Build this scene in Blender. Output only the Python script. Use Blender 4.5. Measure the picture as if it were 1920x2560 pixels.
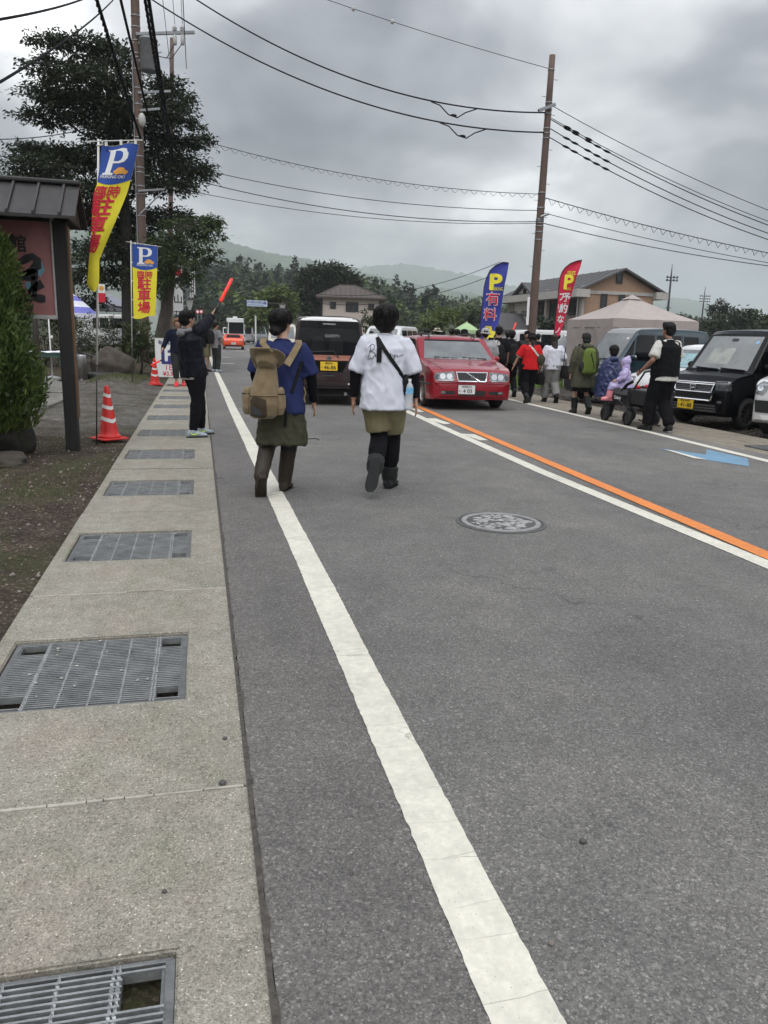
import bpy, bmesh, math, random
import numpy as np
from mathutils import Vector, Matrix, noise, geometry
from mathutils.bvhtree import BVHTree
from math import radians as R, sin, cos, pi

for o in list(bpy.data.objects): bpy.data.objects.remove(o)
SC = bpy.context.scene
COL = SC.collection
random.seed(7); RNG = np.random.default_rng(7)

# ------------------------------------------------------------------ camera
F_PX, CAM_H, HOR_Y, ROLL, VP_X = 1923., 1.45, 840., R(1.7), 497.
_up = np.array([sin(ROLL), -cos(ROLL)]); _rt = np.array([cos(ROLL), sin(ROLL)])
_d = float(np.dot([0, HOR_Y - 1280.], _up)); PITCH = math.atan2(_d, F_PX)
_F = np.array([0, cos(PITCH), -sin(PITCH)]); _U = np.array([0, sin(PITCH), cos(PITCH)]); _R = np.array([1., 0, 0])
def _ray0(px, py):
    v = np.array([px - 960., py - 1280.]); w = _F * F_PX + _R * np.dot(v, _rt) + _U * np.dot(v, _up)
    return w / np.linalg.norm(w)
_w = _ray0(VP_X, HOR_Y + (VP_X - 960) * math.tan(ROLL)); YAW = math.atan2(_w[0], _w[1])
_c, _s = cos(YAW), sin(YAW); _M = np.array([[_c, -_s, 0], [_s, _c, 0], [0, 0, 1]])
def ray(px, py): return _M @ _ray0(px, py)
def G(px, py, z=0.):                      # photo pixel -> point on the ground (height z)
    w = ray(px, py); return Vector(w * ((z - CAM_H) / w[2])) + Vector((0, 0, CAM_H))
def AT(px, py, Y):                        # photo pixel -> point on the plane y = Y
    w = ray(px, py); return Vector(w * (Y / w[1])) + Vector((0, 0, CAM_H))
def ATX(px, py, X):
    w = ray(px, py); return Vector(w * (X / w[0])) + Vector((0, 0, CAM_H))
cd = bpy.data.cameras.new('camera'); cam = bpy.data.objects.new('camera', cd); COL.objects.link(cam)
cd.sensor_fit = 'VERTICAL'; cd.sensor_height = 36.; cd.lens = F_PX / 2560. * 36.
cd.clip_start = .05; cd.clip_end = 30000
_ri = _R * cos(ROLL) + _U * sin(ROLL); _ui = _U * cos(ROLL) - _R * sin(ROLL)   # image right / up in world
ri, ui, fi = Vector(_M @ _ri), Vector(_M @ _ui), Vector(_M @ _F)
_mx = Matrix((ri, ui, -fi)).transposed().to_4x4(); _mx.translation = (0, 0, CAM_H); cam.matrix_world = _mx
SC.camera = cam
# ------------------------------------------------------------------ sky, sun, exposure
SUN_EL, SUN_AZ = R(62), R(205)            # high, veiled by cloud, from behind the camera
W = bpy.data.worlds.new('World'); SC.world = W; W.use_nodes = True
def build_world():
    nt = W.node_tree; nt.nodes.clear(); N = nt.nodes.new; L = nt.links.new
    def math_(op, a, b=None, c=None, clamp=False):
        n = N('ShaderNodeMath'); n.operation = op; n.use_clamp = clamp
        for i, q in enumerate((a, b, c)):
            if q is None: continue
            if isinstance(q, (int, float)): n.inputs[i].default_value = q
            else: L(q, n.inputs[i])
        return n.outputs[0]
    out = N('ShaderNodeOutputWorld'); bg = N('ShaderNodeBackground'); L(bg.outputs[0], out.inputs[0])
    sky = N('ShaderNodeTexSky'); sky.sky_type = 'NISHITA'; sky.sun_disc = False
    sky.sun_elevation = SUN_EL; sky.sun_rotation = SUN_AZ; sky.air_density = 1.2; sky.dust_density = 3.
    tc = N('ShaderNodeTexCoord'); sp = N('ShaderNodeSeparateXYZ'); L(tc.outputs['Generated'], sp.inputs[0])
    z = math_('MAXIMUM', sp.outputs[2], 0.0)
    den = math_('ADD', z, .42)
    cx = math_('DIVIDE', sp.outputs[0], den); cy = math_('DIVIDE', sp.outputs[1], den)
    cb = N('ShaderNodeCombineXYZ'); L(cx, cb.inputs[0]); L(cy, cb.inputs[1])
    def nz(scale, detail, rough, off, dist=.6):
        m = N('ShaderNodeMapping'); m.inputs['Location'].default_value = off; L(cb.outputs[0], m.inputs[0])
        n = N('ShaderNodeTexNoise'); n.inputs['Scale'].default_value = scale; n.inputs['Detail'].default_value = detail
        n.inputs['Roughness'].default_value = rough; n.inputs['Distortion'].default_value = dist
        L(m.outputs[0], n.inputs[0]); return n.outputs[0]
    a = nz(1.25, 4, .48, (3.1, 1.4, 0), .35); b = nz(4.2, 4, .5, (9.2, 4.4, 2.), .3); c = nz(.55, 1, .5, (5.3, .6, 3.), .1)
    f = math_('ADD', math_('ADD', math_('MULTIPLY', a, .62), math_('MULTIPLY', b, .2)), math_('MULTIPLY', c, .25))
    cr = N('ShaderNodeValToRGB'); e = cr.color_ramp.elements
    e[0].position = .44; e[0].color = (.15, .16, .19, 1)
    e[1].position = .64; e[1].color = (1.6, 1.6, 1.6, 1)
    k = cr.color_ramp.elements.new(.50); k.color = (.32, .332, .365, 1)
    k = cr.color_ramp.elements.new(.575); k.color = (.72, .728, .745, 1)
    L(f, cr.inputs[0])
    # overcast sky: brighter toward the zenith than at the horizon
    g = math_('ADD', math_('MULTIPLY', math_('POWER', z, 1.5), 2.1), .84)
    # a brighter, hazier band low down where the cloud base thins out
    low = math_('POWER', math_('SUBTRACT', 1., math_('MINIMUM', math_('MULTIPLY', z, 5.), 1.)), 2.)
    mixl = N('ShaderNodeMix'); mixl.data_type = 'RGBA'; L(math_('MULTIPLY', low, .55), mixl.inputs[0])
    L(cr.outputs[0], mixl.inputs[6]); mixl.inputs[7].default_value = (.7, .715, .735, 1)
    mul = N('ShaderNodeVectorMath'); mul.operation = 'SCALE'; L(mixl.outputs[2], mul.inputs[0]); L(g, mul.inputs['Scale'])
    skm = N('ShaderNodeVectorMath'); skm.operation = 'SCALE'; L(sky.outputs[0], skm.inputs[0]); skm.inputs['Scale'].default_value = .006
    add = N('ShaderNodeVectorMath'); add.operation = 'ADD'; L(mul.outputs[0], add.inputs[0]); L(skm.outputs[0], add.inputs[1])
    # the world background keeps the usual daylight strength; the cloud colours are scaled to it
    sc = N('ShaderNodeVectorMath'); sc.operation = 'SCALE'; L(add.outputs[0], sc.inputs[0]); sc.inputs['Scale'].default_value = 10.
    L(sc.outputs[0], bg.inputs[0]); bg.inputs[1].default_value = .1
build_world()
sl = bpy.data.lights.new('sun', 'SUN'); sl.energy = 1.5; sl.angle = R(45); sl.color = (1, .985, .96)
sun = bpy.data.objects.new('sun', sl); COL.objects.link(sun)
sun.rotation_euler = Vector((-sin(SUN_AZ) * cos(SUN_EL), -cos(SUN_AZ) * cos(SUN_EL), -sin(SUN_EL))).to_track_quat('-Z', 'Y').to_euler()
vs = SC.view_settings; vs.view_transform = 'Standard'; vs.look = 'None'; vs.gamma = 1.; vs.exposure = 0.1; vs.use_curve_mapping = False
SC.render.engine = 'CYCLES'
SC.cycles.use_denoising = True; SC.cycles.volume_bounces = 1; SC.cycles.max_bounces = 5; SC.cycles.diffuse_bounces = 3; SC.cycles.glossy_bounces = 3; SC.cycles.transparent_max_bounces = 12

# ------------------------------------------------------------------ materials
MATS = {}
def srgb(r, g, b):
    f = lambda c: (c / 255.) / 12.92 if c / 255. <= .04045 else ((c / 255. + .055) / 1.055) ** 2.4
    return (f(r), f(g), f(b))
def mat(name, col, rough=.6, metal=0., var=.12, vs=6., bump=0., bs=60., coat=0., spec=.5, alpha=1., trans=0., emit=None, es=1., stretch=None, sheen=0., sss=0., hue=None):
    """procedural material: base colour with noise variation, optional fine bump"""
    if name in MATS: return MATS[name]
    m = bpy.data.materials.new(name); m.use_nodes = True; nt = m.node_tree; N = nt.nodes.new; L = nt.links.new
    p = nt.nodes['Principled BSDF']; tc = N('ShaderNodeTexCoord'); src = tc.outputs['Object']
    if stretch:
        mp = N('ShaderNodeMapping'); mp.inputs['Scale'].default_value = stretch; L(src, mp.inputs[0]); src = mp.outputs[0]
    n = N('ShaderNodeTexNoise'); n.inputs['Scale'].default_value = vs; n.inputs['Detail'].default_value = 6; n.inputs['Roughness'].default_value = .62
    L(src, n.inputs[0])
    mr = N('ShaderNodeMapRange'); mr.inputs[1].default_value = .3; mr.inputs[2].default_value = .7
    L(n.outputs[0], mr.inputs[0])
    mx = N('ShaderNodeMix'); mx.data_type = 'RGBA'; L(mr.outputs[0], mx.inputs[0])
    lo = tuple(c * (1 - var) for c in col); hi = tuple(min(1, c * (1 + var)) for c in col)
    if hue: hi = hue
    mx.inputs[6].default_value = (*lo, 1); mx.inputs[7].default_value = (*hi, 1)
    L(mx.outputs[2], p.inputs['Base Color'])
    p.inputs['Roughness'].default_value = rough; p.inputs['Metallic'].default_value = metal
    p.inputs['Specular IOR Level'].default_value = spec
    if coat: p.inputs['Coat Weight'].default_value = coat; p.inputs['Coat Roughness'].default_value = .04
    if sheen: p.inputs['Sheen Weight'].default_value = sheen
    if sss: p.inputs['Subsurface Weight'].default_value = sss; p.inputs['Subsurface Radius'].default_value = (.012, .005, .003); p.inputs['Subsurface Scale'].default_value = 1.
    if alpha < 1: p.inputs['Alpha'].default_value = alpha
    if trans: p.inputs['Transmission Weight'].default_value = trans
    if emit: p.inputs['Emission Color'].default_value = (*emit, 1); p.inputs['Emission Strength'].default_value = es
    if bump:
        b = N('ShaderNodeBump'); b.inputs['Strength'].default_value = min(1, bump); b.inputs['Distance'].default_value = .01 * max(1, bump)
        n2 = N('ShaderNodeTexNoise'); n2.inputs['Scale'].default_value = bs; n2.inputs['Detail'].default_value = 4
        L(src, n2.inputs[0]); L(n2.outputs[0], b.inputs['Height']); L(b.outputs[0], p.inputs['Normal'])
    MATS[name] = m; return m
class NT:                                  # small helper for hand-made node materials
    def __init__(s, name):
        s.m = bpy.data.materials.new(name); s.m.use_nodes = True; s.nt = s.m.node_tree; s.p = s.nt.nodes['Principled BSDF']
        s.obj = s.n('ShaderNodeTexCoord').outputs['Object']; MATS[name] = s.m
    def n(s, t): return s.nt.nodes.new(t)
    def l(s, a, b): s.nt.links.new(a, b)
    def noise(s, scale, detail=4, rough=.55, src=None, dist=0.):
        k = s.n('ShaderNodeTexNoise'); k.inputs['Scale'].default_value = scale; k.inputs['Detail'].default_value = detail
        k.inputs['Roughness'].default_value = rough; k.inputs['Distortion'].default_value = dist; s.l(src or s.obj, k.inputs[0]); return k.outputs[0]
    def vor(s, scale, feat='F1', out='Distance', src=None):
        k = s.n('ShaderNodeTexVoronoi'); k.feature = feat; k.inputs['Scale'].default_value = scale; s.l(src or s.obj, k.inputs[0]); return k.outputs[out]
    def ramp(s, fac, *stops):
        k = s.n('ShaderNodeValToRGB'); e = k.color_ramp.elements
        while len(e) < len(stops): e.new(.5)
        for el, (pos, c) in zip(e, stops): el.position = pos; el.color = (*c, 1) if isinstance(c, tuple) else (c, c, c, 1)
        s.l(fac, k.inputs[0]); return k.outputs[0]
    def mix(s, fac, a, b, mode='MIX'):
        k = s.n('ShaderNodeMix'); k.data_type = 'RGBA'; k.blend_type = mode
        for i, q in ((0, fac), (6, a), (7, b)):
            if isinstance(q, (int, float)) and i == 0: k.inputs[0].default_value = q
            elif isinstance(q, tuple): k.inputs[i].default_value = (*q, 1)
            else: s.l(q, k.inputs[i])
        return k.outputs[2]
    def math(s, op, a, b=None, clamp=False):
        k = s.n('ShaderNodeMath'); k.operation = op; k.use_clamp = clamp
        for i, q in enumerate((a, b)):
            if q is None: continue
            if isinstance(q, (int, float)): k.inputs[i].default_value = q
            else: s.l(q, k.inputs[i])
        return k.outputs[0]
    def sep(s, src=None):
        k = s.n('ShaderNodeSeparateXYZ'); s.l(src or s.obj, k.inputs[0]); return k.outputs
    def map(s, scale=(1, 1, 1), loc=(0, 0, 0), rot=(0, 0, 0)):
        k = s.n('ShaderNodeMapping'); k.inputs['Scale'].default_value = scale; k.inputs['Location'].default_value = loc; k.inputs['Rotation'].default_value = rot
        s.l(s.obj, k.inputs[0]); return k.outputs[0]
    def bump(s, h, strength=.5, dist=.005):
        k = s.n('ShaderNodeBump'); k.inputs['Strength'].default_value = strength; k.inputs['Distance'].default_value = dist
        s.l(h, k.inputs['Height']); s.l(k.outputs[0], s.p.inputs['Normal'])
    def done(s, col, rough=.8, spec=.4):
        s.l(col, s.p.inputs['Base Color'])
        if isinstance(rough, (int, float)): s.p.inputs['Roughness'].default_value = rough
        else: s.l(rough, s.p.inputs['Roughness'])
        s.p.inputs['Specular IOR Level'].default_value = spec; return s.m

# ------------------------------------------------------------------ mesh helpers
TMP = bpy.data.scenes.new('scratch')
def _dg(o):
    TMP.collection.objects.link(o); TMP.view_layers[0].update(); dg = TMP.view_layers[0].depsgraph
    me = bpy.data.meshes.new_from_object(o.evaluated_get(dg), depsgraph=dg); TMP.collection.objects.unlink(o); return me
def smooth(me, on=True):
    me.polygons.foreach_set('use_smooth', [on] * len(me.polygons)); me.update()
def obj(name, me, m=None, parent=None, loc=None, rot=None):
    if m is not None:
        if isinstance(m, str): m = MATS[m]
        if not me.materials: me.materials.append(m)
        else: me.materials[0] = m
    o = bpy.data.objects.new(name, me); COL.objects.link(o)
    if parent is not None: o.parent = parent
    if loc is not None: o.location = loc
    if rot is not None: o.rotation_euler = rot
    return o
def tag(o, label, cat, group=None, kind=None):
    if label: o['label'] = label
    if cat: o['category'] = cat
    if group: o['group'] = group
    if kind: o['kind'] = kind
    return o
def thing(name, label, cat, loc=(0, 0, 0), rz=0., group=None):
    o = bpy.data.objects.new(name, None); COL.objects.link(o); o.empty_display_size = .1
    o.location = loc; o.rotation_euler = (0, 0, rz); return tag(o, label, cat, group)
def struct(name, me, m): o = obj(name, me, m); o['kind'] = 'structure'; return o
def stuff(name, me, m, label=None, cat=None, parent=None):
    o = obj(name, me, m, parent); o['kind'] = 'stuff'
    return tag(o, label, cat)
def copy_tree(o, parent=None):
    c = o.copy(); COL.objects.link(c); c.parent = parent
    for ch in list(o.children): copy_tree(ch, c)
    return c
class MB:
    """collects simple shapes into one mesh"""
    def __init__(s): s.v = []; s.f = []; s.mi = []; s.cur = 0
    def add(s, vs, fs):
        k = len(s.v); s.v.extend([tuple(v) for v in vs]); s.f.extend([tuple(i + k for i in f) for f in fs]); s.mi.extend([s.cur] * len(fs)); return s
    def box(s, c, d, rot=None, taper=1.):
        x, y, z = (q / 2 for q in d); P = [(-x, -y, -z), (x, -y, -z), (x, y, -z), (-x, y, -z), (-x * taper, -y * taper, z), (x * taper, -y * taper, z), (x * taper, y * taper, z), (-x * taper, y * taper, z)]
        M_ = rot if rot is not None else Matrix.Identity(3)
        if isinstance(M_, (int, float)): M_ = Matrix.Rotation(M_, 3, 'Z')
        return s.add([M_ @ Vector(p) + Vector(c) for p in P], [(0, 3, 2, 1), (4, 5, 6, 7), (0, 1, 5, 4), (1, 2, 6, 5), (2, 3, 7, 6), (3, 0, 4, 7)])
    def loft(s, rings, cap=True, closed=False):
        n = len(rings[0]); vs = [p for r in rings for p in r]; fs = []
        m = len(rings)
        for i in range(m if closed else m - 1):
            j = (i + 1) % m
            for k in range(n): fs.append((i * n + k, i * n + (k + 1) % n, j * n + (k + 1) % n, j * n + k))
        if cap and not closed: fs.append(tuple(range(n))[::-1]); fs.append(tuple((m - 1) * n + k for k in range(n)))
        return s.add(vs, fs)
    def tube(s, pts, rad, n=10, flat=1., cap=True, ref=(0, 0, 1), closed=False):
        pts = [Vector(p) for p in pts]; m = len(pts)
        if isinstance(rad, (int, float)): rad = [rad] * m
        ref = Vector(ref); rings = []; u = None
        for i, p in enumerate(pts):
            t = (pts[(i + 1) % m] - pts[i - 1]) if closed else (pts[min(i + 1, m - 1)] - pts[max(i - 1, 0)])
            if t.length < 1e-9: t = Vector((0, 0, 1))
            t.normalize()
            if u is None:
                u = ref.cross(t)
                if u.length < .05: u = Vector((1, 0, 0)).cross(t)
            else: u = u - t * u.dot(t)
            if u.length < 1e-6: u = t.orthogonal()
            u.normalize(); v = t.cross(u)
            rings.append([p + u * (rad[i] * cos(2 * pi * k / n)) + v * (rad[i] * flat * sin(2 * pi * k / n)) for k in range(n)])
        return s.loft(rings, cap, closed)
    def lathe(s, prof, n=24, c=(0, 0, 0), axis='Z', cap=True):
        c = Vector(c); rings = []
        for r, z in prof:
            ring = []
            for k in range(n):
                a = 2 * pi * k / n; x, y = r * cos(a), r * sin(a)
                ring.append(c + (Vector((x, y, z)) if axis == 'Z' else Vector((z, x, y)) if axis == 'X' else Vector((y, z, x))))
            rings.append(ring)
        return s.loft(rings, cap)
    def ell(s, c, r, n=14, m=10, rot=None):
        c = Vector(c); rings = []
        for i in range(1, m):
            a = -pi / 2 + pi * i / m
            ring = [Vector((r[0] * cos(a) * cos(2 * pi * k / n), r[1] * cos(a) * sin(2 * pi * k / n), r[2] * sin(a))) for k in range(n)]
            rings.append([(rot @ p if rot is not None else p) + c for p in ring])
        return s.loft(rings)
    def prism(s, poly, a, b, plane='XZ'):
        """extrude a 2D outline from a to b across its plane"""
        f = {'XZ': lambda p, t: (p[0], t, p[1]), 'YZ': lambda p, t: (t, p[0], p[1]), 'XY': lambda p, t: (p[0], p[1], t)}[plane]
        n = len(poly); vs = [f(p, a) for p in poly] + [f(p, b) for p in poly]
        return s.add(vs, [tuple(range(n)), tuple(range(2 * n - 1, n - 1, -1))] + [(i, i + n, (i + 1) % n + n, (i + 1) % n) for i in range(n)])
    def mesh(s, name='m', sm=False, fix=True):
        me = bpy.data.meshes.new(name); me.from_pydata(s.v, [], s.f)
        if any(s.mi): me.polygons.foreach_set('material_index', s.mi)
        if fix:
            bm = bmesh.new(); bm.from_mesh(me); bmesh.ops.recalc_face_normals(bm, faces=bm.faces); bm.to_mesh(me); bm.free()
        if sm: smooth(me)
        me.update(); return me
    def build(s, name, m, parent=None, sm=False, bevel=0., seg=2, loc=None, rot=None):
        me = s.mesh(name, sm)
        if bevel: me = bevelled(me, bevel, seg)
        return obj(name, me, m, parent, loc, rot)
def bevelled(me, w, seg=2, ang=35):
    bm = bmesh.new(); bm.from_mesh(me)
    es = [e for e in bm.edges if len(e.link_faces) == 2 and e.calc_face_angle(0) > R(ang)]
    bmesh.ops.bevel(bm, geom=es, offset=w, segments=seg, affect='EDGES', clamp_overlap=True, profile=.5)
    bm.to_mesh(me); bm.free(); smooth(me, False); return me
def remesh(mb, vox, it=2, disp=None):
    """union of overlapping closed shapes as one continuous skin"""
    me = mb.mesh() if isinstance(mb, MB) else mb
    o = bpy.data.objects.new('t', me); md = o.modifiers.new('r', 'REMESH'); md.mode = 'VOXEL'; md.voxel_size = vox; md.use_smooth_shade = True
    if it: sm = o.modifiers.new('s', 'SMOOTH'); sm.factor = .5; sm.iterations = it
    out = _dg(o); bpy.data.objects.remove(o)
    if disp:
        nv = len(out.vertices); co = np.empty(nv * 3, 'f'); no = np.empty(nv * 3, 'f')
        out.vertices.foreach_get('co', co); out.vertices.foreach_get('normal', no); co = co.reshape(-1, 3); no = no.reshape(-1, 3)
        d = np.array([disp(Vector(c)) for c in co]); co += no * d[:, None]; out.vertices.foreach_set('co', co.ravel())
    smooth(out); return out
def folds(amp=.006, sx=9., sz=3.5, seed=0., fine=.3):
    """soft cloth folds that run mostly downward"""
    def f(c):
        p = Vector((c.x * sx + seed, c.y * sx + seed * 1.7, c.z * sz + .6 * noise.noise(c * 5)))
        q = Vector((c.x * sx * 2.6, c.y * sx * 2.6, c.z * sx * 1.7 + seed))
        k = .35 + .65 * abs(noise.noise(Vector((c.x * 3 + seed, c.y * 3, c.z * 3.5))))          # folds gather in places
        r1 = Vector((c.x * sx * .9 + c.z * sx * .55 + seed, c.y * sx * .9, c.z * sz * 1.2 - c.x * sz)); cre = (.5 - abs(noise.noise(r1 * 1.15))) ** 2 * 2.4 - .25
        return amp * (.35 + .8 * noise.noise(p) + .45 * noise.noise(p * 2.1) + fine * 1.4 * noise.noise(q) + 1.5 * k * cre)
    return f
_txt = {}
def text_mesh(s, size=1., bold=0., shear=0., space=1., align='CENTER'):
    k = (s, size, bold, shear, space, align)
    if k in _txt: return _txt[k].copy()
    cu = bpy.data.curves.new('t', 'FONT'); cu.body = s; cu.size = size; cu.shear = shear; cu.space_character = space
    cu.align_x = align; cu.align_y = 'CENTER'; cu.resolution_u = 4
    o = bpy.data.objects.new('t', cu); me = _dg(o); bpy.data.objects.remove(o); bpy.data.curves.remove(cu)
    if bold > 0:
        bm = bmesh.new()
        for i, (dx, dy) in enumerate(((0, 0), (1, 0), (-1, 0), (0, 1), (0, -1), (.7, .7), (-.7, -.7), (.7, -.7), (-.7, .7))):
            m2 = me.copy(); m2.transform(Matrix.Translation((dx * bold * .6, dy * bold * .6, i * .00025))); bm.from_mesh(m2); bpy.data.meshes.remove(m2)
        bm.to_mesh(me); bm.free()
    _txt[k] = me; return me.copy()
def fine(me, ln):
    """split long edges so a flat outline can follow a curved surface"""
    bm = bmesh.new(); bm.from_mesh(me); bmesh.ops.triangulate(bm, faces=bm.faces)
    for _ in range(5):
        es = [e for e in bm.edges if e.calc_length() > ln]
        if not es: break
        bmesh.ops.subdivide_edges(bm, edges=es, cuts=1); bmesh.ops.triangulate(bm, faces=[f for f in bm.faces if len(f.verts) > 3])
    bm.to_mesh(me); bm.free(); return me
def poly_mesh(poly):
    me = bpy.data.meshes.new('p'); me.from_pydata([(p[0], p[1], 0) for p in poly], [], [tuple(range(len(poly)))]); return me
def warp(me, fn):
    for v in me.vertices: v.co = fn(v.co.x, v.co.y, v.co.z)
    me.update(); return me
def bvh_of(me): return BVHTree.FromPolygons([v.co.copy() for v in me.vertices], [tuple(p.vertices) for p in me.polygons])
VIEW = {'front': (lambda a, b: Vector((a, 9, b)), Vector((0, -1, 0))), 'rear': (lambda a, b: Vector((a, -9, b)), Vector((0, 1, 0))),
        'right': (lambda a, b: Vector((9, a, b)), Vector((-1, 0, 0))), 'left': (lambda a, b: Vector((-9, a, b)), Vector((1, 0, 0))),
        'top': (lambda a, b: Vector((a, b, 9)), Vector((0, 0, -1)))}
def lay(bvh, shape, view, off=.005, ln=.07, flip=False):
    """lay a flat outline (polygon or mesh in the view's plane) onto a surface"""
    me = poly_mesh(shape) if isinstance(shape, (list, tuple)) else shape
    fine(me, ln); org, d = VIEW[view]; last = None; miss = []
    for v in me.vertices:
        o = org(v.co.x, v.co.y); h, n, i, t = bvh.ray_cast(o, d)
        if h is None:
            h, n, i, t = bvh.find_nearest(org(v.co.x, v.co.y) + d * 9)
        v.co = h - d * (off + v.co.z)
    bm = bmesh.new(); bm.from_mesh(me)
    for f in bm.faces:
        f.normal_update()
        if f.normal.dot(d) > 0: f.normal_flip()
    bm.to_mesh(me); bm.free(); smooth(me); return me
def rrect(cx, cy, w, h, r=.02, n=3):
    o = []
    for (sx, sy, a0) in ((1, 1, 0), (-1, 1, 90), (-1, -1, 180), (1, -1, 270)):
        for k in range(n + 1):
            a = R(a0 + 90 * k / n); o.append((cx + sx * (w / 2 - r) + r * cos(a), cy + sy * (h / 2 - r) + r * sin(a)))
    return o
def lerp(a, b, t): return a + (b - a) * t
def interp(xs, ys): return lambda x: float(np.interp(x, xs, ys))
# ================================================================== setting: ground, road, pavements
def quads_mesh(Q, name='q'):
    Q = np.asarray(Q, 'f'); n = len(Q); me = bpy.data.meshes.new(name)
    me.vertices.add(n * 4); me.vertices.foreach_set('co', Q.reshape(-1)); me.loops.add(n * 4); me.loops.foreach_set('vertex_index', np.arange(n * 4, dtype='i'))
    me.polygons.add(n); me.polygons.foreach_set('loop_start', np.arange(0, n * 4, 4, dtype='i')); me.update(calc_edges=True); return me
def tris_mesh(V, Fc, name='t'):
    me = bpy.data.meshes.new(name); me.vertices.add(len(V)); me.vertices.foreach_set('co', np.asarray(V, 'f').ravel())
    Fc = np.asarray(Fc, 'i'); n = len(Fc); me.loops.add(n * 3); me.loops.foreach_set('vertex_index', Fc.ravel())
    me.polygons.add(n); me.polygons.foreach_set('loop_start', np.arange(0, n * 3, 3, dtype='i')); me.update(calc_edges=True); return me
def join_inst(V0, F0, Ms):
    """copies of a small shape under 3x4 matrices, joined"""
    V0 = np.asarray(V0); F0 = np.asarray(F0); n = len(Ms); Ms = np.asarray(Ms)
    V = np.einsum('nij,vj->nvi', Ms[:, :, :3], V0) + Ms[:, None, :, 3]
    Fc = (F0[None] + (np.arange(n) * len(V0))[:, None, None]).reshape(-1, F0.shape[1]); return V.reshape(-1, 3), Fc
def grid_mesh(xs, ys, zf, name='g'):
    xs = list(xs); ys = list(ys); nx = len(xs); V = [(x, y, zf(x, y)) for y in ys for x in xs]
    Fc = [(j * nx + i, j * nx + i + 1, (j + 1) * nx + i + 1, (j + 1) * nx + i) for j in range(len(ys) - 1) for i in range(nx - 1)]
    me = bpy.data.meshes.new(name); me.from_pydata(V, [], Fc); smooth(me); return me
def rotm(n, rng=RNG):
    q = rng.normal(size=(n, 4)); q /= np.linalg.norm(q, axis=1)[:, None]; w, x, y, z = q.T
    return np.stack([np.stack([1 - 2 * (y * y + z * z), 2 * (x * y - z * w), 2 * (x * z + y * w)], 1), np.stack([2 * (x * y + z * w), 1 - 2 * (x * x + z * z), 2 * (y * z - x * w)], 1), np.stack([2 * (x * z - y * w), 2 * (y * z + x * w), 1 - 2 * (x * x + y * y)], 1)], 1)

def mk_asphalt():
    t = NT('asphalt'); x, y, z = t.sep()
    ag = t.vor(215, out='Color'); agv = t.sep(ag)[0]
    big = t.vor(108, out='Color'); bgv = t.sep(big)[1]
    col = t.ramp(agv, (0., (.05, .049, .047)), (.3, (.098, .095, .091)), (.6, (.138, .134, .128)), (.84, (.195, .19, .18)), (.95, (.29, .285, .27)), (1., (.5, .49, .47)))
    bcol = t.ramp(bgv, (0., (.07, .068, .066)), (.5, (.145, .14, .134)), (.93, (.205, .2, .19)), (1., (.4, .39, .37)))
    c = t.mix(1., t.mix(.2, t.mix(.5, col, bcol), (.135, .134, .133)), (1.1, 1.1, 1.095), 'MULTIPLY')
    # worn, slightly browner strip beside the drain covers
    edge = t.math('ADD', x, t.math('MULTIPLY', t.noise(1.3, 3), .3)); em = t.ramp(edge, (.70, 1.), (.86, 0.))
    c = t.mix(t.math('MULTIPLY', t.sep(em)[0], .6), c, (.93, .9, .9), 'MULTIPLY')
    # broad tonal patches, wheel paths, stains
    lg = t.noise(.55, 3, .6); c = t.mix(1., c, t.ramp(lg, (.3, (.84, .84, .85)), (.7, (1.14, 1.13, 1.11))), 'MULTIPLY')
    lg2 = t.noise(3.5, 3, .65); c = t.mix(1., c, t.ramp(lg2, (.3, (.88, .88, .88)), (.72, (1.1, 1.1, 1.1))), 'MULTIPLY')
    wp = t.noise(1., 3, .5, src=t.map((1.1, .05, 1))); c = t.mix(1., c, t.ramp(wp, (.35, (.9, .9, .9)), (.68, (1.09, 1.085, 1.07))), 'MULTIPLY')
    st = t.noise(1.9, 4, .7); c = t.mix(1., c, t.ramp(st, (.28, (.72, .72, .74)), (.36, (1., 1., 1.))), 'MULTIPLY')
    wob = t.n('ShaderNodeVectorMath'); wob.operation = 'ADD'; nn = t.n('ShaderNodeTexNoise'); nn.inputs['Scale'].default_value = 2.2; nn.inputs['Detail'].default_value = 6; t.l(t.obj, nn.inputs[0])
    t.l(t.obj, wob.inputs[0]); t.l(nn.outputs['Color'], wob.inputs[1]); cr = t.vor(.36, 'DISTANCE_TO_EDGE', 'Distance', src=wob.outputs[0])
    crm = t.math('MULTIPLY', t.sep(t.ramp(cr, (.0, 1.), (.005, 0.)))[0], t.sep(t.ramp(t.noise(.8, 2), (.5, 0.), (.6, 1.)))[0])
    c = t.mix(t.math('MULTIPLY', crm, .55), c, (.028, .027, .026))
    h = t.math('ADD', t.math('MULTIPLY', agv, .55), t.math('MULTIPLY', t.vor(120), 1.2)); t.bump(h, .75, .0045)
    return t.done(c, .82, .35)
mk_asphalt()
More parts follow.
